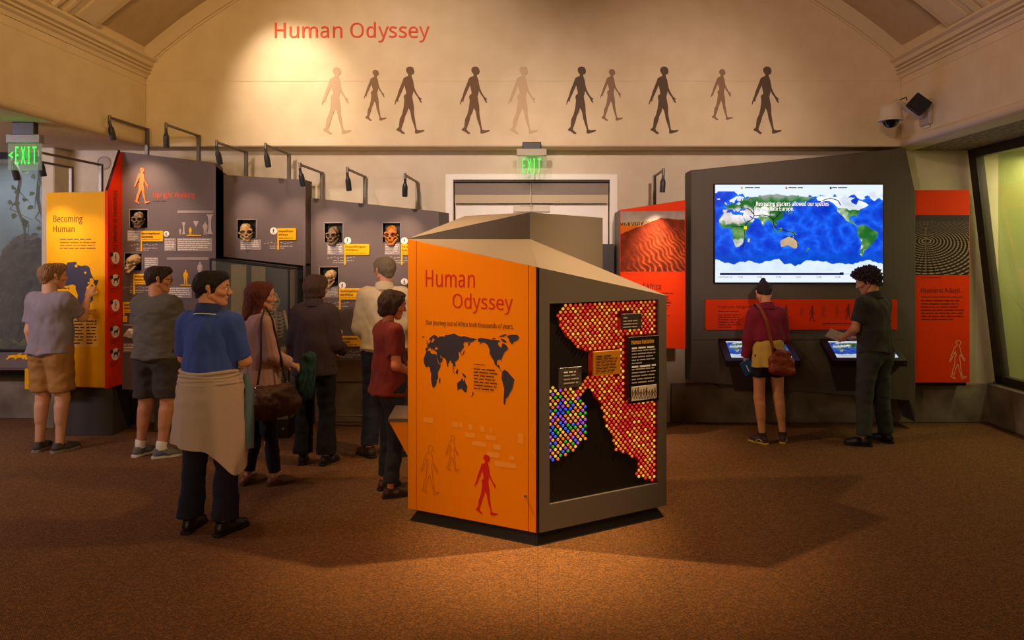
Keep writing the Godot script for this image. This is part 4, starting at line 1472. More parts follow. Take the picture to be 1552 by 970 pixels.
# ------------------------------------------------------------------ the screen wall
func screen_wall():
	var d := 7.15
	var w := thing("screen_housing", "large dark grey slanted-top display wall that carries the big world map screen", "exhibit wall", Vector3(2.8, 0, -7.3))
	mesh_node("face_board", prism(px_outline("1047,258 1373,224 1388,292 1388,640 1378,608 1050,579 1047,579", d), -d, 0.26, 0.01), M.screen_wall, w)
	mesh_node("seam", box(at(1050, 515.5, d) + Vector3(0, -0.003, -0.01), at(1372, 514.5, d) + Vector3(0, 0.002, 0.0015), 0), M.panel_edge, w)
	mesh_node("lower_skirt", box(Vector3(at(1090, 0, d).x, 0.44, -7.4), Vector3(at(1385, 0, d).x, 0.62, -d - 0.06), 0.004), M.panel_edge, w)
	var img := map_image(560, 322)
	route_lines(img)
	# big screen
	d = 7.11
	var s := thing("map_screen", "large wall screen showing a bright blue world map with ice sheets", "screen", at(1211, 428, 7.13))
	var c0 := at(1084, 428, d)
	var c1 := at(1338, 280, d)
	var mid := (c0 + c1) / 2
	mesh_node("bezel", box(Vector3(c0.x - 0.012, c0.y - 0.012, -7.149), Vector3(c1.x + 0.012, c1.y + 0.012, -d - 0.004), 0.004), M.black, s)
	var scr := quad(s, "screen", c1.x - c0.x, c1.y - c0.y, emissive_print(img, 1.15), T(mid))
	letter_px(scr, "Retreating glaciers allowed our species", 1146, 305.5, 1256, 314, d, glow("#ffffff", 1.0), false, 0.001, 0.001)
	letter_px(scr, "to populate Europe.", 1146, 313, 1203, 321.5, d, glow("#ffffff", 1.0), false, 0.001, 0.001)
	letter_px(scr, "Retreating glaciers allowed our species", 1146.6, 306.1, 1256.6, 314.6, d, M.black, false, 0.0006, 0.0005)
	letter_px(scr, "to populate Europe.", 1146.6, 313.6, 1203.6, 322.1, d, M.black, false, 0.0006, 0.0005)
	for i in 3:
		words_px(scr, 1129 + i * 66, 283, 1153 + i * 66, 287, d, 1, M.ink, 0.001, 0.95)
	var yrs := ["200,000 years ago", "175,000", "150,000", "125,000", "100,000", "75,000", "50,000", "25,000"]
	for i in yrs.size():
		var x0: float = [1089, 1118, 1147, 1176, 1206, 1237, 1266, 1294][i]
		letter_px(scr, yrs[i], x0, 418.6, x0 + (21 if i == 0 else 8), 421.4, d, M.ink, false, 0.001, 0.0005)
	area("screen_light", mid + Vector3(0, 0, 0.03), mid + Vector3(0, -0.1, 1.5), Vector2(c1.x - c0.x, c1.y - c0.y), Color(0.45, 0.62, 1.0), 0.22)
	# orange strip below
	d = 7.12
	var o := thing("text_strip", "long orange-red text strip with small dark walking figures below the big screen", "panel", at(1215, 500, 7.13))
	var a0 := at(1069, 500, d)
	var a1 := at(1360, 454, d)
	mesh_node("strip_board", box(Vector3(a0.x, a0.y, -7.149), Vector3(a1.x, a1.y, -d), 0.003), M.orange_red, o)
	letter_px(o, "Human Migration", 1088, 463, 1150, 468.5, d, M.ink_red)
	words_px(o, 1088, 471, 1123, 474, d, 1, M.ink, 0.001, 0.95)
	words_px(o, 1088, 476, 1123, 498, d, 6, M.ink_red, 0.001)
	words_px(o, 1247, 489.5, 1300, 492.5, d, 1, M.ink, 0.001, 0.95)
	var dk := m("#7a2408", 0.6)
	var dk2 := m("#b8390c", 0.6)
	for f in [[1192, 462, 481, dk], [1215, 465, 480, dk2], [1231, 464, 487, dk], [1249, 461, 482, dk2], [1269, 463, 482, dk2], [1286, 461, 485, dk], [1297, 461, 483, dk2]]:
		mesh_node("figure", walker_mesh((f[2] - f[1]) * d / F, 0.002), f[3], o, T(at(f[0], f[2], d)))
	# two touch screens on slanted desks
	var small := map_image(200, 116)
	small.adjust_bcs(1.0, 1.0, 0.75)
	var labels := ["left slanted touch screen in a black frame, in front of the maroon jacketed woman", "right slanted touch screen in a black frame, in front of the curly haired man"]
	for k in 2:
		var x0: float = [1.95, 3.05][k]
		var x1: float = [2.72, 3.83][k]
		var bz := -7.13
		var fz := -6.84
		var by := 0.985
		var fy := 0.795
		var t := thing("touch_screen", labels[k], "touch screen", Vector3((x0 + x1) / 2, fy - 0.1, -7.0), "slanted touch screens under the big screen")
		mesh_node("desk_frame", hexa([Vector3(x0, fy - 0.06, fz), Vector3(x1, fy - 0.06, fz), Vector3(x1, by - 0.06, bz), Vector3(x0, by - 0.06, bz)], [Vector3(x0, fy, fz), Vector3(x1, fy, fz), Vector3(x1, by, bz), Vector3(x0, by, bz)]), m("#20120f", 0.35), t)
		mesh_node("desk_bracket", solid([[Vector3(x0 + 0.04, fy - 0.05, fz - 0.03), Vector3(x1 - 0.04, fy - 0.05, fz - 0.03), Vector3(x1 - 0.04, by - 0.05, -7.14), Vector3(x0 + 0.04, by - 0.05, -7.14)], [Vector3(x0 + 0.18, 0.42, -7.14), Vector3(x1 - 0.18, 0.42, -7.14), Vector3(x1 - 0.04, by - 0.05, -7.14), Vector3(x0 + 0.04, by - 0.05, -7.14)], [Vector3(x0 + 0.04, fy - 0.05, fz - 0.03), Vector3(x1 - 0.04, fy - 0.05, fz - 0.03), Vector3(x1 - 0.18, 0.42, -7.14), Vector3(x0 + 0.18, 0.42, -7.14)], [Vector3(x0 + 0.04, fy - 0.05, fz - 0.03), Vector3(x0 + 0.04, by - 0.05, -7.14), Vector3(x0 + 0.18, 0.42, -7.14)], [Vector3(x1 - 0.04, fy - 0.05, fz - 0.03), Vector3(x1 - 0.04, by - 0.05, -7.14), Vector3(x1 - 0.18, 0.42, -7.14)]]), M.panel_edge, t)
		var up := (Vector3(0, by, bz) - Vector3(0, fy, fz)).normalized()
		var xf := Transform3D(Basis(Vector3.RIGHT, up, Vector3.RIGHT.cross(up)), Vector3((x0 + x1) / 2, (fy + by) / 2, (fz + bz) / 2) + Vector3.RIGHT.cross(up) * 0.002)
		var ln := Vector3(0, by - fy, bz - fz).length()
		quad(t, "screen", x1 - x0 - 0.14, ln - 0.09, emissive_print(small, 0.8), xf)
		var so := Soup.new()
		add_lathe(so, [[0, 0], [0.009, 0], [0.007, 0.006], [0, 0.007]], 10, Transform3D(Basis(Vector3.RIGHT, PI / 2), Vector3(x1 - 0.03, fy - 0.03, fz + 0.0)))
		mesh_node("corner_stud", so.mesh(), M.chrome, t)
		var ar = area("screen_light", xf.origin + xf.basis.z * 0.03, xf.origin + xf.basis.z, Vector2(x1 - x0 - 0.14, ln - 0.09), Color(0.42, 0.48, 1.0), 0.035)
		ar.name = "screen_light"

# ------------------------------------------------------------------ upright photo panels on either side
func dune_image() -> Image:
	var im := Image.create_empty(200, 184, false, Image.FORMAT_RGB8)
	var n := FastNoiseLite.new()
	n.seed = 12
	n.frequency = 0.03
	for y in 184:
		for x in 200:
			var u := x / 200.0
			var v := y / 184.0
			var w := n.get_noise_2d(x, y)
			var c: Color
			var ridge := 0.38 - 0.27 * clampf(u / 0.62, 0, 1) + 0.1 * maxf(0.0, u - 0.62) + 0.012 * w
			if v < ridge:
				if v < 0.19 - 0.06 * u:
					c = Color(0.62, 0.57, 0.56).lerp(Color(0.74, 0.66, 0.58), v * 4.0 + w * 0.5)
				elif v < 0.235:
					c = Color(0.75, 0.62, 0.42) if sin(x * 0.9 + w * 9.0) > 0.0 else Color(0.36, 0.26, 0.15)
				else:
					c = Color(0.86, 0.42, 0.10)
			else:
				c = Color(0.52, 0.19, 0.08)
				var t := (v - ridge) / (1.0 - ridge)
				var lit := clampf((u - 0.18 + t * 0.15) * 3.0, 0, 1)
				var rp := sin((u * 105.0 - t * 36.0 + w * 3.0) * (1.0 - 0.4 * t) + sin(t * 22.0 + u * 7.0) * 1.4)
				c = c.lerp(Color(0.84, 0.36, 0.16), lit * clampf(rp * 0.8 + 0.25, 0, 1) * clampf(t * 2.2, 0, 1))
				c = c.lerp(Color(0.30, 0.11, 0.07), clampf((t - 0.75) * 2.0, 0, 0.6) * (1.0 - clampf(rp, 0, 1)))
				c = c * (0.95 + w * 0.25)
			im.set_pixel(x, y, c)
	return im

func field_image() -> Image:
	var im := Image.create_empty(180, 204, false, Image.FORMAT_RGB8)
	for y in 204:
		for x in 180:
			var u := x / 180.0
			var v := y / 204.0
			var c := Color(0.16, 0.12, 0.10)
			if v < 0.1:
				c = Color(0.30, 0.26, 0.26)
			else:
				var dx := (u - 0.2) * 1.0
				var dy := (v - 0.43) * 2.2
				var r := sqrt(dx * dx + dy * dy)
				var a := atan2(dy, dx)
				if r < 0.10:
					c = Color(0.62, 0.55, 0.47) if r > 0.065 else Color(0.25, 0.2, 0.16)
				else:
					var f := sin(r * 74.0 / (0.55 + 0.45 * v))
					var g := sin(a * 60.0)
					if f > 0.15:
						c = Color(0.66, 0.58, 0.50) if g > -0.5 else Color(0.42, 0.34, 0.27)
					if v < 0.3:
						c = c.lerp(Color(0.34, 0.30, 0.31), 0.55)
			if absf(u - 0.19) < 0.008 and v > 0.2 and v < 0.95:
				c = Color(0.5, 0.45, 0.4)
			im.set_pixel(x, y, c)
	return im

func print_mat(im: Image) -> StandardMaterial3D:
	var s := flat("#ffffff", 0.7)
	s.albedo_texture = ImageTexture.create_from_image(im)
	return s

func side_panels():
	var d := 6.85
	var p := thing("photo_panel", "tall orange Out of Africa panel with a photograph of rippled desert dunes", "photo panel", Vector3(1.2, 0, -7.0))
	mesh_node("front_board", prism(px_outline("940,318 1039,303 1039,529 940,526", d), -d, 0.03, 0.003), M.orange_red, p)
	var x0 := at(940, 0, d).x
	mesh_node("side_return", solid([[Vector3(x0, 0.92, -d - 0.03), Vector3(x0, 2.36, -d - 0.03), Vector3(x0 + 0.01, 2.36, -7.44), Vector3(x0 + 0.01, 0.92, -7.44)], [Vector3(x0 + 0.6, 0.92, -d - 0.03), Vector3(x0 + 0.6, 2.40, -d - 0.03), Vector3(x0 + 0.6, 2.40, -7.44), Vector3(x0 + 0.6, 0.92, -7.44)]]), M.grey, p)
	mesh_node("standing_post", box(Vector3(x0 + 0.05, 0, -7.4), Vector3(x0 + 0.55, 0.93, -7.2), 0.005), M.panel_edge, p)
	var c0 := at(940.5, 411.5, d)
	var c1 := at(1038, 320, d)
	quad(p, "photograph", c1.x - c0.x, c1.y - c0.y, print_mat(dune_image()), T((c0 + c1) / 2 + Vector3(0, 0, 0.001)))
	words_px(p, 949, 414.5, 980, 416, d, 1, M.ink_red, 0.001, 0.95)
	letter_px(p, "Out of Africa", 951, 429, 1002, 438, d, M.ink_red)
	words_px(p, 951, 443, 1024, 446, d, 1, M.ink_red, 0.001, 0.95)
	words_px(p, 951, 448, 1024, 470, d, 5, M.ink_red, 0.001, 0.85)
	words_px(p, 951, 477, 1020, 480, d, 1, M.ink_red, 0.001, 0.95)
	# dark infill panel between the doorway and the orange panel
	var f := thing("infill_panel", "narrow dark grey infill panel standing between the doorway and the desert panel", "panel", Vector3(0.78, 0, -7.3))
	mesh_node("board", box(Vector3(at(912, 0, 7.25).x, 0.0, -7.40), Vector3(at(931, 0, 7.25).x, at(0, 370, 7.25).y, -7.25), 0.004), m("#4a4444", 0.6), f)
	d = 7.25
	var q := thing("photo_panel", "tall orange Humans Adapt panel with a photograph of rings of solar mirrors", "photo panel", Vector3(4.46, 0.47, -7.3))
	var a0 := at(1387, 580, d)
	var a1 := at(1470, 288, d)
	mesh_node("front_board", box(Vector3(a0.x, a0.y, -d - 0.03), Vector3(a1.x, a1.y, -d), 0.003), M.orange_red, q)
	mesh_node("core", box(Vector3(a0.x + 0.02, a0.y - 0.04, -7.415), Vector3(a1.x - 0.02, a1.y - 0.01, -d - 0.03), 0.003), M.black, q)
	c0 = at(1387.5, 417, d)
	c1 = at(1469, 326, d)
	quad(q, "photograph", c1.x - c0.x, c1.y - c0.y, print_mat(field_image()), T((c0 + c1) / 2 + Vector3(0, 0, 0.001)))
	words_px(q, 1396, 420, 1428, 422, d, 1, M.ink_red, 0.001, 0.95)
	letter_px(q, "Humans Adapt.", 1396, 436, 1457, 446, d, M.ink_red)
	words_px(q, 1396, 449, 1461, 452, d, 1, M.ink, 0.001, 0.98)
	words_px(q, 1396, 454, 1461, 487, d, 7, M.ink_red, 0.001, 0.75)
	mesh_node("figure_outline", walker_outline(58 * d / F, 0.008), m("#f0b890", 0.6), q, T(at(1452, 574, d) + Vector3(0, 0, 0.001)))

# ------------------------------------------------------------------ glass case with a skeleton
func glass_case():
	var x0 := -3.372
	var x1 := -2.564
	var zf := -6.80
	var zb := -7.06
	var yl := 1.846
	var yr := 1.75
	var c := thing("glass_case", "tall glass display case on a black base standing before the short grey panel", "display case", Vector3(-2.985, 0, -6.93))
	mesh_node("base", box(Vector3(x0, 0, zb), Vector3(x1, 0.17, zf), 0.008), M.black, c)
	mesh_node("shelf", box(Vector3(x0 + 0.01, 0.36, zb + 0.01), Vector3(x1 - 0.01, 0.40, zf - 0.01), 0.004), m("#8f8468", 0.6), c)
	mesh_node("plinth", box(Vector3(x0 + 0.03, 0.17, zb + 0.02), Vector3(x1 - 0.03, 0.36, zf - 0.05), 0.004), m("#4c4436", 0.7), c)
	for k in [[x0, zf, yl], [x1, zf, yr], [x1, zb, yr], [x0, zb, yl]]:
		mesh_node("corner_post", box(Vector3(k[0] - 0.008, 0.17, k[1] - 0.008), Vector3(k[0] + 0.008, k[2], k[1] + 0.008), 0.002), M.black, c)
	for z in [zf, zb]:
		mesh_node("top_rail", tube([Vector3(x0, yl, z), Vector3(x1, yr, z)], 0.010, 8), M.dark, c)
	for k in [[x0, yl], [x1, yr]]:
		mesh_node("side_rail", tube([Vector3(k[0], k[1], zf), Vector3(k[0], k[1], zb)], 0.010, 8), M.dark, c)
	var so := Soup.new()
	for t in [0.0, 0.008]:
		so.poly([Vector3(x0, 0.2, zf - t), Vector3(x1, 0.2, zf - t), Vector3(x1, yr, zf - t), Vector3(x0, yl, zf - t)], Vector3(0, 0, 1 if t == 0 else -1))
	mesh_node("front_pane", so.mesh(), M.glass, c)
	so = Soup.new()
	for t in [0.0, 0.008]:
		so.poly([Vector3(x1 - t, 0.2, zf), Vector3(x1 - t, 0.2, zb), Vector3(x1 - t, yr, zb), Vector3(x1 - t, yr, zf)], Vector3(1 if t == 0 else -1, 0, 0))
	mesh_node("side_pane", so.mesh(), M.glass, c)
	mesh_node("reflection_panel", box(Vector3(at(350, 0, 7.04).x, 0.5, zb + 0.01), Vector3(at(373, 0, 7.04).x, 1.79, zb + 0.02), 0.001), m("#7d6a26", 0.6), c)  # yellowish reflections in the case glass, built as two mustard boards
	mesh_node("reflection_panel", box(Vector3(at(381, 0, 7.04).x, 0.5, zb + 0.01), Vector3(at(402, 0, 7.04).x, 1.77, zb + 0.02), 0.001), m("#6f5c22", 0.6), c)
	mesh_node("text_panel", box(Vector3(x1 - 0.02, 1.33, zb + 0.06), Vector3(x1 - 0.012, 1.74, zf - 0.06), 0.001), m("#8a7d78", 0.6), c)
	for k in [[-2.60, 1.745], [-3.05, 1.795]]:
		so = Soup.new()
		add_lathe(so, [[0, 0], [0.014, 0], [0.018, 0.03], [0, 0.035]], 12, T(Vector3(k[0], k[1] - 0.02, zf - 0.04)))
		mesh_node("clip", so.mesh(), M.chrome, c)
	so = Soup.new()
	add_lathe(so, [[0, 0], [0.016, 0], [0.013, 0.01], [0, 0.012]], 12, Transform3D(Basis(Vector3.RIGHT, PI / 2), Vector3(-2.62, 0.10, zf)))
	mesh_node("lock", so.mesh(), M.chrome, c)
	# standing ape skeleton inside the case
	var x := -2.76
	var z := -6.92
	var k := thing("ape_skeleton", "small pale mounted skeleton standing inside the tall glass case", "skeleton", Vector3(x, 0.4, z))
	var sk := mesh_node("skull", skull_mesh, M.bone, k, Transform3D(Basis.from_euler(Vector3(0.1, 0.5, 0)), Vector3(x, 1.42, z + 0.03)))
	sk.scale = Vector3.ONE * 0.95
	mesh_node("spine", tube([Vector3(x, 1.36, z - 0.02), Vector3(x, 1.2, z - 0.05), Vector3(x, 1.0, z - 0.04), Vector3(x, 0.86, z - 0.01)], [0.014, 0.018, 0.02, 0.022], 8), M.bone, k)
	for i in 7:
		var y := 1.29 - i * 0.038
		var r := 0.085 + 0.018 * sin(i * 0.5)
		var pts := []
		for j in 11:
			var a := -PI * 0.5 + TAU * j / 10.0 * 0.94 + 0.09
			pts.append(Vector3(x + cos(a) * r, y - 0.03 * sin(a * 0.5 + 0.8), z + 0.015 + sin(a) * r * 0.65))
		mesh_node("rib", tube(pts, 0.006, 6), M.bone, k)
	mesh_node("pelvis", blob([[Vector3(x - 0.08, 0.90, z), Vector3(x - 0.03, 0.80, z + 0.02), 0.028, 0.024, {}], [Vector3(x + 0.08, 0.90, z), Vector3(x + 0.03, 0.80, z + 0.02), 0.028, 0.024, {}], [Vector3(x - 0.05, 0.82, z), Vector3(x + 0.05, 0.82, z), 0.02, 0.02, {}]], 0.008, 0.02), M.bone, k)
	for sd in [-1.0, 1.0]:
		mesh_node("arm_bone", tube([Vector3(x + sd * 0.10, 1.31, z), Vector3(x + sd * 0.15, 1.10, z + 0.02), Vector3(x + sd * 0.13, 0.90, z + 0.06), Vector3(x + sd * 0.12, 0.84, z + 0.07)], [0.016, 0.011, 0.010, 0.016], 8), M.bone, k)
		mesh_node("leg_bone", tube([Vector3(x + sd * 0.06, 0.80, z), Vector3(x + sd * 0.07, 0.62, z + 0.04), Vector3(x + sd * 0.06, 0.44, z), Vector3(x + sd * 0.07, 0.41, z + 0.08)], [0.018, 0.014, 0.012, 0.014], 8), M.bone, k)

# ------------------------------------------------------------------ the kiosk in the middle
class Face:
	var o: Vector3      # floor point at the left end
	var x: Vector3
	var n: Vector3
	var len: float
	func _init(a: Vector3, b: Vector3):
		o = a
		x = (b - a).normalized()
		n = x.cross(Vector3.UP)
		len = (b - a).length()
	func xf(u: float, y: float, lift := 0.0) -> Transform3D:
		return Transform3D(Basis(x, Vector3.UP, n), o + x * u + Vector3(0, y, 0) + n * lift)
	# where the sight line through a picture point meets the face
	func uv(dir: Vector3, eye: Vector3) -> Vector2:
		var t := (o - eye).dot(n) / dir.dot(n)
		var p := eye + dir * t
		return Vector2((p - o).dot(x), p.y)

func on(f: Face, px: float, py: float) -> Vector2:
	return f.uv(Vector3((px - CX) / F, -(py - CY) / F, -1), Vector3(0, EYE, 0))

func face_prism(f: Face, pts: PackedVector2Array, lift: float, depth: float, c := 0.0) -> ArrayMesh:
	var s := Soup.new()
	add_prism(s, pts, lift, depth, c, f.xf(0, 0))
	return s.mesh()

func face_plate(parent: Node3D, called: String, f: Face, x0: float, y0: float, x1: float, y1: float, mat: Material, lift: float, depth: float, c := 0.001) -> MeshInstance3D:
	# (x0, y0) upper left, (x1, y1) lower right corner in the photograph; true rectangle on the face
	var a := on(f, x0, y0)
	var b := on(f, x1, y1)
	return mesh_node(called, face_prism(f, rect(a.x, b.y, b.x, a.y), lift, depth, c), mat, parent)

func face_words(parent: Node3D, f: Face, x0: float, y0: float, x1: float, y1: float, rows: int, mat: Material, lift := 0.001, last := 0.6):
	var a := on(f, x0, y0)
	var b := on(f, x1, y1)
	words(parent, f.xf(a.x, a.y, lift), b.x - a.x, a.y - b.y, rows, mat, "text_lines", last)

func face_letter(parent: Node3D, f: Face, text: String, x0: float, yt: float, x1: float, yb: float, mat: Material, lift: float, bold := false):
	# yt: top of the ink at its left end, yb: bottom of the ink at its left end
	var a := on(f, x0, yb)
	var b := on(f, x1, yb)
	var t := on(f, x0, yt)
	letter(parent, text, f.xf(a.x, a.y, lift), b.x - a.x, t.y - a.y, mat, bold, "lettering", 0.001)

func kiosk():
	var A := Vector3(-0.926, 0, -4.70)
	var B := Vector3(0, 0, -4.28)
	var C := Vector3(0.929, 0, -4.76)
	var D := Vector3(0.52, 0, -5.28)
	var E := Vector3(-0.57, 0, -5.20)
	var W := Vector3(-0.056, 0, -4.70)
	var Y := func(p: Vector3, y: float): return Vector3(p.x, y, p.z)
	var k := thing("exhibit_kiosk", "tall angular kiosk with an orange front and a wall of coloured light dots", "kiosk", Vector3(0, 0, -4.8))
	# plinth: a black flared foot
	var out := 0.0
	var mid := (A + B + C + D + E) / 5.0
	var bot := []
	var top := []
	for p in [A, B, C, D, E]:
		bot.append(mid + (p - mid) * 0.985 + Vector3(0, 0.004, 0))
		top.append(mid + (p - mid) * 0.90 + Vector3(0, 0.10, 0))
	var fs := [bot, top]
	for i in 5:
		fs.append([bot[i], bot[(i + 1) % 5], top[(i + 1) % 5], top[i]])
	mesh_node("plinth", solid(fs), m("#151212", 0.6), k)
	# left face: three orange boards on a dark core
	var L := Face.new(A, B)
	var yt := func(u: float): return lerpf(2.008, 1.814, u / L.len)
	var cuts := [0.0, on(L, 631, 500).x, on(L, 801, 500).x, L.len - 0.012]
	var names := ["side_board", "door_board", "side_board"]
	var door: MeshInstance3D
	for i in 3:
		var u0: float = cuts[i] + (0.002 if i > 0 else 0.0)
		var u1: float = cuts[i + 1] - (0.002 if i < 2 else 0.0)
		var b := mesh_node(names[i], face_prism(L, PackedVector2Array([Vector2(u0, 0.088), Vector2(u1, 0.088), Vector2(u1, yt.call(u1)), Vector2(u0, yt.call(u0))]), 0.0, 0.018, 0.002), M.orange, k)
		if i == 1:
			door = b
	face_letter(door, L, "Human", 645, 409, 719.5, 434, M.red, 0.0)
	face_letter(door, L, "Odyssey", 686, 444, 777, 473.5, M.red, 0.0)
	face_letter(door, L, "Our journey out of Africa took thousands of years.", 645.5, 484.5, 778, 494, M.ink_brown, 0.0)
	# world map in dark print
	var c0 := on(L, 641, 501)
	var c1 := on(L, 787, 610)
	var l := lands()
	var so := Soup.new()
	var sx := (c1.x - c0.x) / 362.0
	var sy := 0.305 / 86.0
	var yeq := on(L, 650, 560).y
	for nm in l:
		var pts := PackedVector2Array()
		for q in l[nm]:
			pts.append(Vector2(c0.x + (q.x + 20.0) * sx, yeq + (q.y if q.y < 60 else 60 + (q.y - 60) * 0.8) * sy))
		add_prism(so, pts, 0.001, 0.001, 0.0, L.xf(0, 0))
	mesh_node("map_print", so.mesh(), M.navy, door)
	face_words(door, L, 718, 551, 737, 555, 1, M.ink, 0.001, 0.95)
	face_words(door, L, 718, 557, 754, 595, 7, M.ink_brown, 0.001, 0.85)
	var red := on(L, 737, 780)
	var rt := on(L, 737, 689)
	mesh_node("figure", walker_mesh(rt.y - red.y, 0.001), M.red, door, L.xf(red.x, red.y, 0.0))
	var og := m("#b85f06", 0.5)
	for q in [[652, 748, 675], [686, 713, 660]]:
		var f0 := on(L, q[0], q[1])
		var f1 := on(L, q[0], q[2])
		mesh_node("figure_outline", walker_outline(f1.y - f0.y, 0.004), og, door, L.xf(f0.x, f0.y, 0.0005))
	var pale := m("#ee9a3a", 0.38)  # reflections on the glossy orange board, put in as pale colour
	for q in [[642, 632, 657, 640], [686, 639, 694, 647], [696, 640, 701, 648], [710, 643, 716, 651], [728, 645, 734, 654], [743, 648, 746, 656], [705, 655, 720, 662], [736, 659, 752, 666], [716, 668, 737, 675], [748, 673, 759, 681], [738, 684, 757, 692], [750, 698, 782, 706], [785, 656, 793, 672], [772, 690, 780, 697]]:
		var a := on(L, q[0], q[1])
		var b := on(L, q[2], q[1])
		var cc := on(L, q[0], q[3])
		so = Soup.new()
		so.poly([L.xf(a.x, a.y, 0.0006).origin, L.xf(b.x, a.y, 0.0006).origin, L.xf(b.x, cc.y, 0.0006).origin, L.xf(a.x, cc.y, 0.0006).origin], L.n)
		mesh_node("reflection_patch", so.mesh(), pale, door)
	var lk := on(L, 797, 752)
	so = Soup.new()
	add_lathe(so, [[0, 0], [0.011, 0], [0.009, 0.012], [0, 0.014]], 12, L.xf(lk.x, lk.y, 0.0) * Transform3D(Basis(Vector3.RIGHT, PI / 2), Vector3.ZERO))
	mesh_node("lock", so.mesh(), M.chrome, door)
	# right face: a grey frame round the light wall
	var R := Face.new(B, C)
	var yr := func(u: float): return lerpf(1.814, 1.60, u / R.len)
	var o0 := on(R, 833, 461)
	var o1 := on(R, 998, 453)
	var o2 := on(R, 998, 731)
	var o3 := on(R, 833, 766)
	var ya: float = (o0.y + o1.y) / 2
	var yb: float = (o2.y + o3.y) / 2
	var ua := o0.x
	var ub := o1.x
	var g: Material = M.grey
	var u_end := R.len
	var fr := Soup.new()
	var fx := R.xf(0, 0)
	add_prism(fr, PackedVector2Array([Vector2(0.012, 0.088), Vector2(ua, 0.088), Vector2(ua, yr.call(ua)), Vector2(0.012, yr.call(0.012))]), 0.0, 0.03, 0.0, fx)
	add_prism(fr, PackedVector2Array([Vector2(ub, 0.088), Vector2(u_end, 0.088), Vector2(u_end, yr.call(u_end)), Vector2(ub, yr.call(ub))]), 0.0, 0.03, 0.0, fx)
	add_prism(fr, PackedVector2Array([Vector2(ua, 0.088), Vector2(ub, 0.088), Vector2(ub, yb), Vector2(ua, yb)]), 0.0, 0.03, 0.0, fx)
	add_prism(fr, PackedVector2Array([Vector2(ua, ya), Vector2(ub, ya), Vector2(ub, yr.call(ub)), Vector2(ua, yr.call(ua))]), 0.0, 0.03, 0.0, fx)
	mesh_node("frame", fr.mesh(), g, k)
	mesh_node("corner_strip", hexa([L.xf(L.len - 0.012, 0.088, -0.004).origin, R.xf(0.0, 0.088, -0.002).origin, R.xf(0.012, 0.088, -0.004).origin, R.xf(0.004, 0.088, -0.03).origin], [L.xf(L.len - 0.012, 1.812, -0.004).origin, R.xf(0.0, 1.812, -0.002).origin, R.xf(0.012, 1.810, -0.004).origin, R.xf(0.004, 1.812, -0.03).origin]), M.black, k)
	var bk := mesh_node("light_board", face_prism(R, rect(ua - 0.01, yb - 0.01, ub + 0.01, ya + 0.01), -0.022, 0.02), m("#120b09", 0.45), k)
	light_dots(k, R, ua, ub, yb, ya)
	# little labels on the light wall
	var gp := m("#3a3230", 0.4)
	var p1 := face_plate(k, "placard", R, 846, 558, 880, 585, m("#4b4541", 0.35), 0.012, 0.012)
	face_words(p1, R, 853, 562, 872, 566, 1, M.print_white, 0.013, 0.95)
	face_words(p1, R, 853, 567, 877, 582, 3, M.print_pale, 0.013, 0.9)
	var p2 := face_plate(k, "placard", R, 941, 476, 971, 498, gp, 0.012, 0.012)
	face_words(p2, R, 943, 480, 951, 484, 1, M.print_pale, 0.013, 0.95)
	face_words(p2, R, 943, 485, 966, 497, 3, M.print_pale, 0.013, 0.9)
	var p3 := face_plate(k, "placard", R, 898, 533, 939, 566, m("#c07a10", 0.4), 0.012, 0.012)
	face_words(p3, R, 902, 538, 926, 542, 1, M.ink, 0.013, 0.95)
	face_words(p3, R, 902, 543, 936, 563, 5, M.ink_brown, 0.013, 0.8)
	var p4 := face_plate(k, "placard", R, 951, 511, 997, 606, M.black, 0.014, 0.014)
	face_letter(p4, R, "Human Variation", 955.5, 515, 989, 522, m("#e0a020", 0.5), 0.014, true)
	face_words(p4, R, 955.5, 525, 993, 529, 1, M.print_white, 0.015, 0.97)
	face_words(p4, R, 955.5, 530, 993, 550, 5, M.print_pale, 0.015, 0.4)
	face_words(p4, R, 955.5, 553, 993, 557, 1, M.print_white, 0.015, 0.97)
	face_words(p4, R, 955.5, 558, 993, 579, 5, M.print_pale, 0.015, 0.9)
	var ph := face_plate(p4, "picture_strip", R, 955, 586, 993, 603, m("#cfc4b4", 0.5), 0.016, 0.002)
	for i in 9:
		var q := on(R, 957 + i * 4.2, 603)
		mesh_node("figure", (walker_mesh(0.062 + 0.008 * (i % 3), 0.001)), m("#3a2a20", 0.6) if i % 2 else m("#7a4a2a", 0.6), ph, R.xf(q.x, q.y, 0.016))
	for q in [[846.5, 559], [879, 557], [847, 584], [879, 582], [942, 477], [970, 476], [942, 497], [970, 496], [952, 512], [996, 509], [952, 604], [996, 601]]:
		var a := on(R, q[0], q[1])
		so = Soup.new()
		add_lathe(so, [[0, 0], [0.006, 0], [0.005, 0.003], [0, 0.004]], 8, R.xf(a.x, a.y, 0.013) * Transform3D(Basis(Vector3.RIGHT, PI / 2), Vector3.ZERO))
		mesh_node("screw", so.mesh(), M.chrome, k)
	# roofs and the taller wing behind
	var tan_ := m("#665a50", 0.6)
	so = Soup.new()
	so.poly([Y.call(A, 2.008), Y.call(W, 2.008), Y.call(B, 1.814)], Vector3.UP)
	so.poly([Y.call(W, 2.008), Y.call(B, 1.814), Y.call(C, 1.60)], Vector3.UP)
	so.poly([Y.call(W, 2.008), Y.call(C, 1.60), Y.call(D, 1.60)], Vector3.UP)
	mesh_node("roof", so.mesh(), tan_, k)
	so = Soup.new()
	so.poly([Y.call(A, 2.008), Y.call(W, 1.85), Y.call(W, 2.196)], Vector3(0, 0, 1))
	so.poly([Y.call(W, 1.80), Y.call(D, 1.55), Y.call(D, 2.19), Y.call(W, 2.196)], Vector3(1, 0, 1))
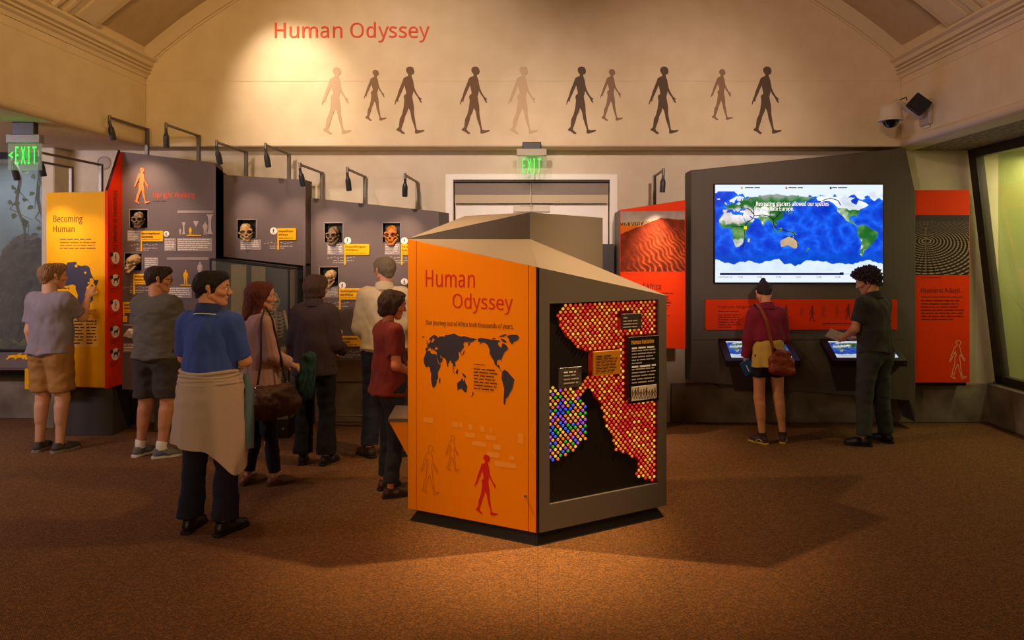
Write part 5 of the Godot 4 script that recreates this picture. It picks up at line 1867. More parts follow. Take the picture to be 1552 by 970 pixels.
	so.poly([Y.call(D, 0.088), Y.call(E, 0.088), Y.call(E, 2.20), Y.call(D, 2.19)], Vector3(0, 0, -1))
	so.poly([Y.call(E, 0.088), Y.call(A, 0.088), Y.call(A, 2.008), Y.call(E, 2.20)], Vector3(-1, 0, -1))
	so.poly([Y.call(C, 0.088), Y.call(D, 0.088), Y.call(D, 1.60), Y.call(C, 1.60)], Vector3(1, 0, -1))
	mesh_node("wing", so.mesh(), m("#6c6056", 0.6), k)
	so = Soup.new()
	so.poly([Y.call(A, 2.010), Y.call(W, 2.197), Y.call(E, 2.20)], Vector3.UP)
	so.poly([Y.call(W, 2.197), Y.call(D, 2.19), Y.call(E, 2.20)], Vector3.UP)
	mesh_node("wing_roof", so.mesh(), tan_, k)
	# small reading rail on the far left side
	mesh_node("rail_bracket", prism(PackedVector2Array([Vector2(-1.10, 0.672), Vector2(-0.88, 0.672), Vector2(-0.88, 0.27)]), -4.86, 0.03, 0.002), M.orange, k)
	mesh_node("rail_top", hexa([Vector3(-1.10, 0.665, -4.85), Vector3(-0.86, 0.665, -4.85), Vector3(-0.72, 0.70, -5.10), Vector3(-1.10, 0.70, -5.10)], [Vector3(-1.10, 0.69, -4.85), Vector3(-0.86, 0.69, -4.85), Vector3(-0.72, 0.73, -5.10), Vector3(-1.10, 0.73, -5.10)]), m("#5a4a40", 0.5), k)

func dot_mat(hex: String, energy: float) -> StandardMaterial3D:
	var s := glow(hex, energy)
	s.albedo_color = Color(hex) * 0.35
	s.albedo_color.a = 1.0
	return s

func light_dots(k: Node3D, R: Face, ua: float, ub: float, yb: float, yt: float):
	var red := polyline("857,463 999,455 999,735 967,722 969,700 957,691 935,683 929,658 920,647 914,615 901,602 899,588 889,592 878,604 864,606 885,578 894,569 894,534 881,530 871,519 859,511 850,494 847,478")
	var mix := polyline("834,589 868,586 892,616 892,665 878,674 869,686 858,694 834,702")
	var back := PackedVector2Array()
	for q in red:
		back.append(on(R, q.x, q.y))
	mesh_node("halo_board", face_prism(R, back, -0.0205, 0.0015), m("#8a1408", 0.5), k)  # red halo of the dots, put into the colour of this backing
	var dome := lathe([[0, 0.0], [0.0102, 0.0], [0.0102, 0.004], [0.007, 0.009], [0, 0.0105]], 9)
	var hues := {"yellow": dot_mat("#ffc23a", 0.85), "orange": dot_mat("#ff7a22", 0.75), "coral": dot_mat("#f83028", 0.7), "green": dot_mat("#28b41c", 0.75), "blue": dot_mat("#3a5cf0", 0.8), "violet": dot_mat("#b44ad8", 0.8), "gold": dot_mat("#ff9a2a", 0.8)}
	var r := RandomNumberGenerator.new()
	r.seed = 44
	var boards := [[939, 473, 974, 500], [949, 508, 999, 609], [896, 530, 941, 569], [844, 554, 882, 588]]
	var list := []
	var du := 0.0385
	var dv := 0.0216
	var j := 0
	var y := yt - 0.018
	while y > yb + 0.01:
		var u := ua + 0.016 + (du * 0.5 if j % 2 else 0.0)
		while u < ub - 0.012:
			var p := R.xf(u, y).origin
			var s := Vector2(CX + p.x / -p.z * F, CY - (p.y - EYE) / -p.z * F)
			var inside := Geometry2D.is_point_in_polygon(s, red)
			var many := Geometry2D.is_point_in_polygon(s, mix)
			for q in boards:
				if s.x > q[0] and s.x < q[2] and s.y > q[1] and s.y < q[3]:
					inside = false
					many = false
			var t := r.randf()
			if many:
				list.append([u, y, ["yellow", "gold", "green", "blue", "violet", "orange"][int(t * 5.99)], -p.z - 1.0])
			elif inside:
				list.append([u, y, "orange" if t < 0.44 else "gold" if t < 0.56 else "coral" if t < 0.88 else "yellow", -p.z])
			u += du
		y -= dv
		j += 1
	list.sort_custom(func(a, b): return a[3] < b[3])
	var backs := R.xf(0, 0).basis * Basis(Vector3.RIGHT, PI / 2)
	for i in mini(300, list.size()):
		var q = list[i]
		mesh_node("light_dot", dome, hues[q[2]], k, Transform3D(backs, R.xf(q[0], q[1], -0.022).origin))
	# the smaller, farther ones as one part
	var am := ArrayMesh.new()
	var src := dome.surface_get_arrays(0)
	for hue in hues:
		var v := PackedVector3Array()
		var n := PackedVector3Array()
		for i in range(300, list.size()):
			var q = list[i]
			if q[2] == hue:
				var xf := Transform3D(backs, R.xf(q[0], q[1], -0.022).origin)
				for a in src[Mesh.ARRAY_VERTEX]:
					v.append(xf * a)
				for a in src[Mesh.ARRAY_NORMAL]:
					n.append(xf.basis * a)
		if v.size():
			var a := []
			a.resize(Mesh.ARRAY_MAX)
			a[Mesh.ARRAY_VERTEX] = v
			a[Mesh.ARRAY_NORMAL] = n
			am.add_surface_from_arrays(Mesh.PRIMITIVE_TRIANGLES, a)
			am.surface_set_material(am.get_surface_count() - 1, hues[hue])
	var rest := mesh_node("light_dots", am, null, k)
	rest.set_meta("kind", "stuff")
	# the glow that the dots give the board and the floor
	var c := R.xf((ua + ub) * 0.62, (yt + yb) * 0.56, 0.03)
	area("dot_light", c.origin, c.origin + c.basis.z, Vector2(0.45, 0.9), Color(1.0, 0.35, 0.12), 0.03)

# ------------------------------------------------------------------ signs and the security camera
func exit_sign(label: String, c: Vector3, w: float, arrow: bool):
	var s := thing("exit_sign", label, "exit sign", c, "green exit signs")
	mesh_node("canopy", box(Vector3(c.x - 0.10, c.y + 0.04, c.z - 0.03 if arrow else -ZU), c + Vector3(0.10, YL - c.y + (0.0 if arrow else 0.03), 0.03), 0.006), M.dark, s)
	mesh_node("housing", box(c + Vector3(-w, -0.03, -0.03), c + Vector3(w, 0.045, 0.03), 0.005), m("#a89884", 0.5) if not arrow else m("#77706a", 0.5), s)
	var pn := m("#bfe8c0", 0.6)
	pn.transparency = BaseMaterial3D.TRANSPARENCY_ALPHA
	pn.albedo_color.a = 0.12
	mesh_node("glass_plate", box(c + Vector3(-w, -0.27, -0.004), c + Vector3(w, -0.03, 0.004), 0), pn, s)
	var gm := glow("#14e436", 0.9)
	var x0 := -w * 0.62
	if arrow:
		x0 = -w * 0.52
	letter(s, "E X I T", T(c + Vector3(x0, -0.215, 0.006)), w * 1.24, 0.155, gm, false, "lettering", 0.004)
	if arrow:
		letter(s, "<", T(c + Vector3(-w * 0.92, -0.165, 0.006)), w * 0.26, 0.06, gm, true, "arrow", 0.004)
	var l := OmniLight3D.new()
	l.name = "exit_light"
	add_child(l, true)
	l.position = c + Vector3(0, -0.13, 0.05)
	l.light_color = Color(0.1, 1.0, 0.2)
	l.light_energy = 0.012
	l.light_size = 0.06
	l.omni_range = 12.0
	l.omni_attenuation = 2.0
	l.shadow_enabled = true

func signs():
	exit_sign("green exit sign on a glass plate hanging above the white doorway", at(806, 232, 7.05), 0.16, false)
	exit_sign("green exit sign with a left arrow hanging from the left aisle ceiling", at(38, 212, 5.85), 0.15, true)
	# dome camera on a wall bracket
	var c := at(1350, 172, 6.6)
	var s := thing("security_camera", "white dome security camera on an arm from the right wall near the cornice", "security camera", c)
	var so := Soup.new()
	add_lathe(so, [[0, 0.085], [0.02, 0.085], [0.085, 0.075], [0.098, 0.05], [0.104, -0.045], [0.115, -0.06], [0.115, -0.075], [0, -0.075]].duplicate(), 26, T(c))
	var pr := [[0, -0.075], [0.115, -0.075], [0.115, -0.06], [0.104, -0.045], [0.098, 0.05], [0.085, 0.075], [0.02, 0.085], [0, 0.085]]
	so = Soup.new()
	add_lathe(so, pr, 26, T(c))
	mesh_node("housing", so.mesh(), m("#d8c8b0", 0.5), s)
	so = Soup.new()
	add_lathe(so, [[0, -0.145], [0.035, -0.138], [0.06, -0.118], [0.075, -0.09], [0.078, -0.074], [0, -0.074]], 24, T(c))
	mesh_node("dome", so.mesh(), m("#14121c", 0.08), s)
	var wall := Vector3(XR, c.y + 0.02, c.z - 0.05)
	mesh_node("arm", tube([c + Vector3(0, 0.08, 0), c + Vector3(0.06, 0.115, 0), wall + Vector3(-0.22, 0.05, 0), wall + Vector3(-0.05, -0.02, 0)], [0.03, 0.03, 0.036, 0.045], 12), m("#d8c8b0", 0.5), s)
	so = Soup.new()
	add_box(so, Vector3(-0.085, -0.075, -0.05), Vector3(0.085, 0.075, 0.05), 0.006, Transform3D(Basis.from_euler(Vector3(0, -0.3, -0.72)), wall + Vector3(-0.15, 0.06, 0.10)))
	mesh_node("junction_box", so.mesh(), M.black, s)
	mesh_node("wall_plate", box(wall + Vector3(-0.045, -0.13, -0.08), wall + Vector3(0, 0.12, 0.10), 0.01), m("#b8aa98", 0.6), s)
	mesh_node("cable", tube([c + Vector3(0.08, 0.13, 0), c + Vector3(0.15, 0.16, 0.01), wall + Vector3(-0.22, 0.12, 0.02)], 0.006, 6), M.dark, s)
	mesh_node("conduit", box(Vector3(XR - 0.03, YL + 0.10, wall.z - 0.06), Vector3(XR, wall.y - 0.13, wall.z + 0.05), 0.008), M.wall, s)

# ------------------------------------------------------------------ visitors
# Each is set out as joints for a height of 1.75 m, facing -z, then scaled and turned. L is the viewer's left of someone seen from behind.
func V(x: float, y: float, z: float) -> Vector3:
	return Vector3(x, y, z)

func head_prims(xf: Transform3D, s: float, female: bool) -> Array:
	var f := func(a: Vector3, b: Vector3, ra: float, rb: float, o := {}) -> Array:
		var oo: Dictionary = o.duplicate()
		if oo.has("side"):
			oo.side = (xf.basis * oo.side).normalized()
		elif oo.has("w"):
			oo.side = xf.basis.x.normalized()
		return [xf * (a * s), xf * (b * s), ra * s, rb * s, oo]
	var p := []
	p.append(f.call(V(0, 0.030, 0.032), V(0, 0.032, -0.028), 0.079, 0.077, {"w": 0.95, "k": 0.02}))
	p.append(f.call(V(0, -0.015, -0.045), V(0, -0.075, -0.058), 0.052, 0.034, {"w": 1.08, "k": 0.025}))
	for sd in [-1.0, 1.0]:
		p.append(f.call(V(sd * 0.052, -0.045, 0.0), V(sd * 0.012, -0.098, -0.066), 0.024, 0.019, {"k": 0.02}))
		p.append(f.call(V(sd * 0.018, 0.020, -0.092), V(sd * 0.045, 0.020, -0.078), 0.012, 0.012, {"k": 0.012}))
		p.append(f.call(V(sd * 0.04, -0.028, -0.078), V(sd * 0.052, -0.02, -0.05), 0.018, 0.018, {"k": 0.015}))
		# ear
		p.append(f.call(V(sd * 0.077, 0.016, 0.016), V(sd * 0.075, -0.024, 0.004), 0.0135, 0.009, {"k": 0.006}))
		p.append(f.call(V(sd * 0.086, 0.018, 0.022), V(sd * 0.083, -0.004, 0.022), 0.007, 0.006, {"k": 0.006}))
	p.append(f.call(V(0, 0.012, -0.098), V(0, -0.028, -0.120), 0.009, 0.0125, {"k": 0.012}))
	p.append(f.call(V(-0.011, -0.031, -0.106), V(0.011, -0.031, -0.106), 0.009, 0.009, {"k": 0.008}))
	p.append(f.call(V(-0.018, -0.054, -0.096), V(0.018, -0.054, -0.096), 0.0085, 0.0085, {"k": 0.006}))
	p.append(f.call(V(-0.015, -0.067, -0.094), V(0.015, -0.067, -0.094), 0.0085, 0.0085, {"k": 0.006}))
	p.append(f.call(V(0, -0.097, -0.084), V(0, -0.099, -0.078), 0.019, 0.019, {"k": 0.016}))
	for sd in [-1.0, 1.0]:
		p.append(f.call(V(sd * 0.032, 0.002, -0.108), V(sd * 0.034, 0.002, -0.098), 0.012, 0.010, {"sub": true}))
	return p

func hair_prims(style: String, xf: Transform3D, s: float) -> Array:
	var f := func(a: Vector3, b: Vector3, ra: float, rb: float, o := {}) -> Array:
		var oo: Dictionary = o.duplicate()
		if oo.has("w"):
			oo.side = xf.basis.x.normalized()
		return [xf * (a * s), xf * (b * s), ra * s, rb * s, oo]
	var p := []
	match style:
		"short", "grey":
			p.append(f.call(V(0, 0.034, 0.036), V(0, 0.040, -0.030), 0.086, 0.084, {"w": 0.95, "k": 0.02}))
			p.append(f.call(V(0, -0.005, 0.055), V(0, -0.042, 0.058), 0.058, 0.044, {"w": 1.1, "k": 0.025}))
			p.append(f.call(V(-0.03, 0.082, -0.06), V(0.035, 0.088, -0.062), 0.032, 0.034, {"k": 0.02}))
		"curly":
			p.append(f.call(V(0, 0.045, 0.036), V(0, 0.055, -0.040), 0.105, 0.098, {"w": 1.05, "k": 0.02}))
			p.append(f.call(V(0, -0.01, 0.06), V(0, -0.04, 0.065), 0.068, 0.052, {"w": 1.15, "k": 0.025}))
		"bob":
			p.append(f.call(V(0, 0.034, 0.036), V(0, 0.038, -0.030), 0.092, 0.088, {"w": 0.98, "k": 0.02}))
			p.append(f.call(V(0, -0.01, 0.05), V(0, -0.062, 0.05), 0.08, 0.066, {"w": 1.12, "k": 0.03}))
			for sd in [-1.0, 1.0]:
				p.append(f.call(V(sd * 0.068, 0.01, 0.0), V(sd * 0.07, -0.06, -0.005), 0.034, 0.03, {"k": 0.02}))
		"long":
			p.append(f.call(V(0, 0.034, 0.036), V(0, 0.040, -0.028), 0.092, 0.088, {"w": 0.98, "k": 0.02}))
			p.append(f.call(V(0, 0.0, 0.05), V(0, -0.19, 0.075), 0.085, 0.058, {"w": 1.15, "k": 0.03}))
			for sd in [-1.0, 1.0]:
				p.append(f.call(V(sd * 0.072, 0.01, 0.005), V(sd * 0.082, -0.17, 0.02), 0.036, 0.032, {"k": 0.03}))
		"bun":
			p.append(f.call(V(0, 0.032, 0.036), V(0, 0.037, -0.028), 0.088, 0.084, {"w": 0.95, "k": 0.02}))
			p.append(f.call(V(0, -0.01, 0.052), V(0, -0.045, 0.052), 0.06, 0.044, {"w": 1.05, "k": 0.03}))
			p.append(f.call(V(-0.005, 0.118, 0.05), V(0.0, 0.128, 0.055), 0.032, 0.03, {"k": 0.012}))
	return p

func hand_field(wrist: Vector3, dir: Vector3, palm: Vector3, curl: float, s: float, thumb_side: float) -> Array:
	dir = dir.normalized()
	palm = (palm - dir * palm.dot(dir)).normalized()
	var side := dir.cross(palm) * thumb_side       # towards the thumb
	var p := []
	p.append([wrist - dir * 0.02 * s, wrist + dir * 0.03 * s, 0.021 * s, 0.020 * s, {"w": 1.15, "side": side, "k": 0.015}])
	p.append([wrist + dir * 0.03 * s, wrist + dir * 0.078 * s, 0.0165 * s, 0.0145 * s, {"w": 2.3, "side": side, "k": 0.012}])
	for i in 4:
		var base := wrist + (dir * (0.086 - 0.005 * absf(i - 1.2)) + side * (0.028 - 0.0185 * i)) * s
		var lens: float = [0.070, 0.078, 0.073, 0.056][i]
		var a := curl * (0.7 + 0.12 * i)
		var q := base
		var d := dir.rotated(side * thumb_side, 0.0)
		for j in 3:
			d = (dir * cos(a * (j + 1) * 0.62) + palm * sin(a * (j + 1) * 0.62)).normalized()
			var e: Vector3 = q + d * lens * s * [0.45, 0.32, 0.25][j]
			p.append([q, e, (0.0088 - 0.0006 * j) * s, (0.0083 - 0.0008 * j) * s, {"k": 0.003}])
			q = e
	var t0 := wrist + (dir * 0.028 + side * 0.028 + palm * 0.006) * s
	var t1 := t0 + (dir * 0.030 + side * 0.024 + palm * (0.008 + 0.012 * curl)) * s
	var t2 := t1 + (dir * 0.030 + side * (0.006 - 0.012 * curl) + palm * 0.016 * curl) * s
	p.append([t0, t1, 0.0135 * s, 0.0105 * s, {"k": 0.008}])
	p.append([t1, t2, 0.0105 * s, 0.0085 * s, {"k": 0.003}])
	return field(p, 0.006, 0.0042)

# o: height, bulk, skin, hair, hair_style, head_yaw, head_pitch, arms {L,R: [elbow, wrist, hand dir, palm, curl]}, legs {L,R: [knee, ankle, toe yaw]},
#    top {mat, hem, sleeve, ease}, bottom {mat, to, ease, flare}, shoe {mat, sole}, female
func person(label: String, where: Vector3, yaw: float, o: Dictionary) -> Node3D:
	var s: float = o.height / 1.75
	var bulk: float = o.get("bulk", 1.0)
	var fem: bool = o.get("female", false)
	var root := thing("person", label, "person", where, o.get("group", ""), yaw)
	var X := root.global_transform
	var lean: Vector3 = o.get("lean", Vector3.ZERO)      # shift of the shoulders
	var sw := (0.150 if fem else 0.168)
	var sh := {"L": V(-sw, 1.415, 0.01) + lean, "R": V(sw, 1.415, 0.01) + lean}
	var hip := {"L": V(-0.092, 0.90, 0), "R": V(0.092, 0.90, 0)}
	var neck := V(0, 1.46, 0.015) + lean
	var hb := Basis.from_euler(Vector3(o.get("head_pitch", 0.0), -o.get("head_yaw", 0.0), o.get("head_roll", 0.0)))
	var hxf := Transform3D(hb, (V(0, 1.638, -0.012) + lean * 1.25 + hb * V(0, 0.0, 0.0) + V(0, 0, o.get("head_pitch", 0.0) * 0.08)) * s)
	# --- body: one surface, thinned a little under the clothes
	var p := []
	var u := 0.93
	p.append([V(-0.07, 0.93, 0.0) * s, V(0.07, 0.93, 0.0) * s, 0.105 * s * bulk * u, 0.105 * s * bulk * u, {}])
	p.append([V(0, 0.98, 0) * s, (V(0, 1.15, 0) + lean * 0.3) * s, 0.108 * s * bulk * u, 0.105 * s * bulk * u, {"w": 1.25}])
	p.append([(V(0, 1.15, 0) + lean * 0.3) * s, (V(0, 1.33, 0.005) + lean * 0.8) * s, 0.105 * s * bulk * u, 0.105 * s * bulk * u, {"w": 1.30 if not fem else 1.18}])
	p.append([(sh.L + V(0.04, -0.01, 0)) * s, (sh.R + V(-0.04, -0.01, 0)) * s, 0.056 * s * u, 0.056 * s * u, {}])
	p.append([neck * s - V(0, 0.02, 0), hxf * (V(0, -0.04, 0.025) * s), (0.052 if fem else 0.060) * s, (0.047 if fem else 0.056) * s, {"k": 0.02}])
	var hands := []
	var arms := {}
	for k in ["L", "R"]:
		var src: Array = o.arms[k].duplicate()
		src[0] = V(src[0].x * 0.86, src[0].y, src[0].z)
		src[1] = V(src[1].x * 0.9, src[1].y, src[1].z)
		arms[k] = src
	for k in ["L", "R"]:
		var a: Array = arms[k]
		p.append([sh[k] * s, a[0] * s, 0.047 * s * bulk, 0.039 * s * bulk, {"k": 0.03}])
		p.append([a[0] * s, a[1] * s, 0.040 * s * bulk, 0.025 * s * bulk, {"k": 0.02}])
		hands.append(hand_field(a[1] * s, a[2], a[3], a[4], s * (0.93 if fem else 1.0), 1.0 if k == "L" else -1.0))
		var g: Array = o.legs[k]
		var kn: Vector3 = g[0]
		var an: Vector3 = g[1]
		var lr: float = s * bulk * (0.84 if o.bottom.to > 1.5 else 1.0)
		p.append([hip[k] * s, kn * s, 0.082 * lr, 0.054 * lr, {"k": 0.03}])
		p.append([kn * s, an * s, 0.053 * lr, 0.034 * lr, {"k": 0.03}])
		p.append([(kn.lerp(an, 0.18) + V(0, 0, 0.018)) * s, (kn.lerp(an, 0.48) + V(0, 0, 0.014)) * s, 0.048 * lr, 0.038 * lr, {"k": 0.03}])
	var parts := [field(p, 0.035, 0.010)]
	parts.append(field(head_prims(hxf, s, fem), 0.012, 0.0038))
	parts.append_array(hands)
	var skin := m(o.get("skin", "#c98d68"), 0.55)
	skin.subsurf_scatter_enabled = true
	skin.subsurf_scatter_strength = 0.08
	mesh_node("body", to_mesh(parts), skin, root, X)
	# --- hair, brows, eyes
	var hairm := m(o.hair, 0.75)
	hairm.rim_enabled = true
	hairm.rim = 0.15
	var st: String = o.hair_style
	var hp := hair_prims(st, hxf, s)
	var cl := []
	var pn := (hb * Vector3(0, -0.794, -0.607)).normalized()
	cl.append([pn, pn.dot(hxf * (V(0, 0.063, -0.085) * s))])
	if st in ["long", "bob"]:
		pn = (hb * Vector3(0, -0.35, -0.94)).normalized()
		cl = [[pn, pn.dot(hxf * (V(0, 0.062, -0.075) * s))]]
	var hm := field(hp, 0.02, 0.0052, (0.03 if st == "curly" else 0.007) * s, 34.0 if st == "curly" else 40.0, cl, Vector3(1, 1, 1) if st == "curly" else Vector3(1.4, 0.35, 1.4))
	var hl := [hm]
	if st in ["short", "grey", "curly"]:
		var sb := []
		for sd in [-1.0, 1.0]:
			var sx: Vector3 = hb.x.normalized()
			sb.append([hxf * (V(sd * 0.070, 0.03, -0.022) * s), hxf * (V(sd * 0.0705, -0.022, -0.012) * s), 0.017 * s, 0.010 * s, {"k": 0.01}])
			sb.append([hxf * (V(sd * 0.060, 0.07, -0.062) * s), hxf * (V(sd * 0.069, 0.03, -0.030) * s), 0.020 * s, 0.017 * s, {"k": 0.01}])
		hl.append(field(sb, 0.01, 0.0045, 0.005 * s, 60.0))
	mesh_node("hair", to_mesh(hl), hairm, root, X)
	for sd in [-1.0, 1.0]:
		var so := Soup.new()
		add_lathe(so, ball(0.0115 * s), 12, X * hxf * T(V(sd * 0.032, 0.003, -0.088) * s))
		var ey := mesh_node("eye", so.mesh(), M.white, root)
		so = Soup.new()
		add_lathe(so, ball(0.0062 * s), 10, X * hxf * T(V(sd * 0.032, 0.003, -0.0945) * s))
		mesh_node("iris", so.mesh(), M.ink, ey)
		mesh_node("brow", tube([X * hxf * (V(sd * 0.016, 0.026, -0.1035) * s), X * hxf * (V(sd * 0.034, 0.031, -0.099) * s), X * hxf * (V(sd * 0.05, 0.024, -0.086) * s)], [0.0035, 0.0042, 0.0025], 6), hairm, root)
	mesh_node("lips", tube([X * hxf * (V(-0.022, -0.061, -0.096) * s), X * hxf * (V(0, -0.0595, -0.1035) * s), X * hxf * (V(0.022, -0.061, -0.096) * s)], [0.003, 0.0052, 0.003], 7), m("#9a5244", 0.5), root)
	if o.get("glasses", false):
		var gs := Soup.new()
		for sd in [-1.0, 1.0]:
			var ring := []
			for j in 13:
				var a := TAU * j / 12.0
				ring.append(X * hxf * (V(sd * 0.034 + cos(a) * 0.024, 0.002 + sin(a) * 0.017, -0.108) * s))
			add_tube(gs, ring, 0.0018, 5, false)
			add_tube(gs, [X * hxf * (V(sd * 0.058, 0.006, -0.106) * s), X * hxf * (V(sd * 0.082, 0.012, 0.01) * s)], 0.002, 5)
		mesh_node("glasses", gs.mesh(), M.dark, root)
	# --- upper garment
	var t: Dictionary = o.top
	var e: float = t.get("ease", 0.014)
	var hem: float = t.hem
	var q := []
	var wid: float = 1.34 if not fem else 1.28
	q.append([V(0, hem, 0.0) * s, V(0, maxf(1.12, hem + 0.05), 0) * s + lean * 0.25 * s, (0.112 * bulk + e + t.get("flare", 0.0)) * s, (0.108 * bulk + e) * s, {"w": wid, "cut": 1, "k": 0.03}])
	q.append([(V(0, maxf(1.10, hem + 0.004), 0) + lean * 0.25) * s, (V(0, 1.34, 0.004) + lean * 0.8) * s, (0.108 * bulk + e) * s, (0.108 * bulk + e) * s, {"w": 1.34 if not fem else 1.22, "cut": 1 if hem > 1.0 else 0}])
	q.append([(sh.L + V(0.03, -0.012, 0)) * s, (sh.R + V(-0.03, -0.012, 0)) * s, (0.060 + e) * s, (0.060 + e) * s, {}])
	for sd in [-1.0, 1.0]:
		q.append([(neck + V(sd * 0.035, -0.022, 0.008)) * s, ((sh.L if sd < 0 else sh.R) + V(-sd * 0.05, 0.0, 0)) * s, (0.048 + e * 0.5) * s, (0.05 + e) * s, {"k": 0.03}])
	if hem < 1.0:
		for sd in [-1.0, 1.0]:
			q.append([V(sd * 0.062, hem, 0.026) * s, V(sd * 0.05, 1.02, 0.012) * s, (0.104 * bulk + e + 0.010 + t.get("flare", 0.0) * 0.5) * s, (0.094 * bulk + e) * s, {"cut": 1, "k": 0.03}])
	for k in ["L", "R"]:
		var a: Array = arms[k]
		var sl: float = t.sleeve
		var e0: Vector3 = a[0]
		if sl <= 1.0:
			e0 = (sh[k] as Vector3).lerp(a[0], sl)
		q.append([sh[k] * s, e0 * s, (0.050 * bulk + e * 0.7) * s, (0.046 * bulk + e * 0.8) * s, {"k": 0.035, "cut": 2 if sl <= 1.0 else 0}])
		if sl > 1.0:
			var e1: Vector3 = a[0].lerp(a[1], sl - 1.0)
			q.append([a[0] * s, e1 * s, (0.043 * bulk + e * 0.7) * s, (0.034 * bulk + e * 0.7) * s, {"k": 0.02, "cut": 2}])
	var tm := field(q, 0.04, 0.0105, 0.011, 7.0, [], t.get("folds", Vector3(1.3, 0.7, 1.3)), int(o.height * 100))
	mesh_node(t.get("name", "shirt"), to_mesh([tm]), t.mat, root, X)
	if t.has("collar"):
		var sk := Soup.new()
		var n := 20
		var cp := func(i: int, j: int) -> Vector3:
			var a := lerpf(-2.55, 2.55, float(i) / n)
			var dip := 0.5 - 0.5 * cos(a)
			var r: float = [0.094, 0.090, 0.074, 0.068][j]
			var y: float = [0.018, 0.042, 0.090, 0.084][j] - dip * 0.035
			return X * ((neck + V(sin(a) * r, y, 0.004 + cos(a) * r * 0.93)) * s)
		for i in n:
			for j in 3:
				var o_ := V(sin(lerpf(-2.55, 2.55, (i + 0.5) / n)), 0.3, cos(lerpf(-2.55, 2.55, (i + 0.5) / n)))
				sk.poly([cp.call(i, j), cp.call(i + 1, j), cp.call(i + 1, j + 1), cp.call(i, j + 1)], X.basis * o_)
		mesh_node("collar", sk.mesh(), t.get("collar_mat", t.mat), root)
		if t.has("stripe"):
			var r2 := []
			for i in n + 1:
				r2.append(cp.call(i, 0))
			mesh_node("collar_stripe", tube(r2, 0.0035 * s, 6), t.stripe, root)
	# --- lower garment
	var b: Dictionary = o.bottom
	var be: float = b.get("ease", 0.014)
	q = []
	q.append([V(-0.062, 0.95, 0.005) * s, V(0.062, 0.95, 0.005) * s, (0.112 * bulk + be) * s, (0.112 * bulk + be) * s, {}])
	q.append([V(0, 0.93, 0) * s, V(0, b.get("waist", 1.04), 0) * s, (0.112 * bulk + be * 0.7) * s, (0.104 * bulk + be * 0.7) * s, {"w": 1.32, "cut": 2}])
	for k in ["L", "R"]:
		var g: Array = o.legs[k]
		var kn: Vector3 = g[0]
		var an: Vector3 = g[1]
		q.append([(hip[k] + V(0, -0.03, 0.035)) * s, (hip[k] + V(0, -0.06, 0.03)) * s, 0.085 * s * bulk, 0.085 * s * bulk, {}])
		if b.to <= 1.0:
			q.append([hip[k] * s, (hip[k] as Vector3).lerp(kn, b.to) * s, (0.088 * bulk + be) * s, (0.082 * bulk + be) * s, {"cut": 2, "k": 0.03}])
		else:
			q.append([hip[k] * s, kn * s, (0.086 * bulk + be) * s, (0.060 * bulk + be) * s, {"k": 0.03}])
			q.append([kn * s, kn.lerp(an, b.to - 1.0) * s, (0.058 * bulk + be) * s, (0.046 * bulk + be + b.get("flare", 0.0)) * s, {"cut": 2, "k": 0.02}])
	var bm := field(q, 0.035, 0.0105, 0.010, 7.0, [], b.get("folds", Vector3(1.0, 1.2, 1.0)), int(o.height * 100) + 7)
	mesh_node(b.get("name", "trousers"), to_mesh([bm]), b.mat, root, X)
	# --- shoes
	var f: Dictionary = o.shoe
	for k in ["L", "R"]:
		var g: Array = o.legs[k]
		var an: Vector3 = g[1]
		var fx := Transform3D(Basis(Vector3.UP, -g[2]), Vector3(an.x, maxf(an.y - 0.085, 0.0), an.z) * s)
		var fw := fx.basis
		var sl: float = s * (0.92 if fem else 1.0)
		var side := fw.x.normalized()
		var up := []
		up.append([fx * (V(0, 0.044, 0.035) * sl), fx * (V(0, 0.042, -0.07) * sl), 0.036 * sl, 0.038 * sl, {"w": 1.0, "side": side}])
		up.append([fx * (V(0, 0.040, -0.07) * sl), fx * (V(0, 0.028, -0.150) * sl), 0.040 * sl, 0.030 * sl, {"w": 1.18, "side": side}])
		if f.get("kind", "") != "sandal":
			up.append([fx * (V(0, 0.06, 0.018) * sl), fx * (V(0, f.get("high", 0.092), 0.02) * sl), 0.038 * sl, 0.040 * sl, {"w": 0.92, "side": side, "cut": 2}])
		var shoe := mesh_node("shoe", to_mesh([field(up, 0.02, 0.006, 0.0, 1.0, [[Vector3.DOWN, -(fx.origin.y + 0.016 * sl)]])]), f.mat, root, X)
		var so := Soup.new()
		var ol := PackedVector2Array()
		for c in [[-0.032, 0.07], [0.0, 0.082], [0.032, 0.07], [0.036, 0.02], [0.034, -0.04], [0.046, -0.10], [0.040, -0.155], [0.018, -0.184], [-0.018, -0.184], [-0.040, -0.155], [-0.046, -0.10], [-0.034, -0.04], [-0.036, 0.02]]:
			ol.append(Vector2(c[0], -c[1]) * sl)
		add_prism(so, ol, 0.022 * sl, 0.021 * sl, 0.003, X * fx * Transform3D(Basis(Vector3.RIGHT, -PI / 2), Vector3.ZERO))
		mesh_node("sole", so.mesh(), f.sole, shoe)
		if f.has("lace"):
			so = Soup.new()
			for j in 3:
				add_tube(so, [X * fx * (V(-0.022, 0.078 - j * 0.006, -0.045 - j * 0.022) * sl), X * fx * (V(0, 0.084 - j * 0.006, -0.047 - j * 0.022) * sl), X * fx * (V(0.022, 0.078 - j * 0.006, -0.045 - j * 0.022) * sl)], 0.0035, 5)
			mesh_node("lace", so.mesh(), f.lace, shoe)
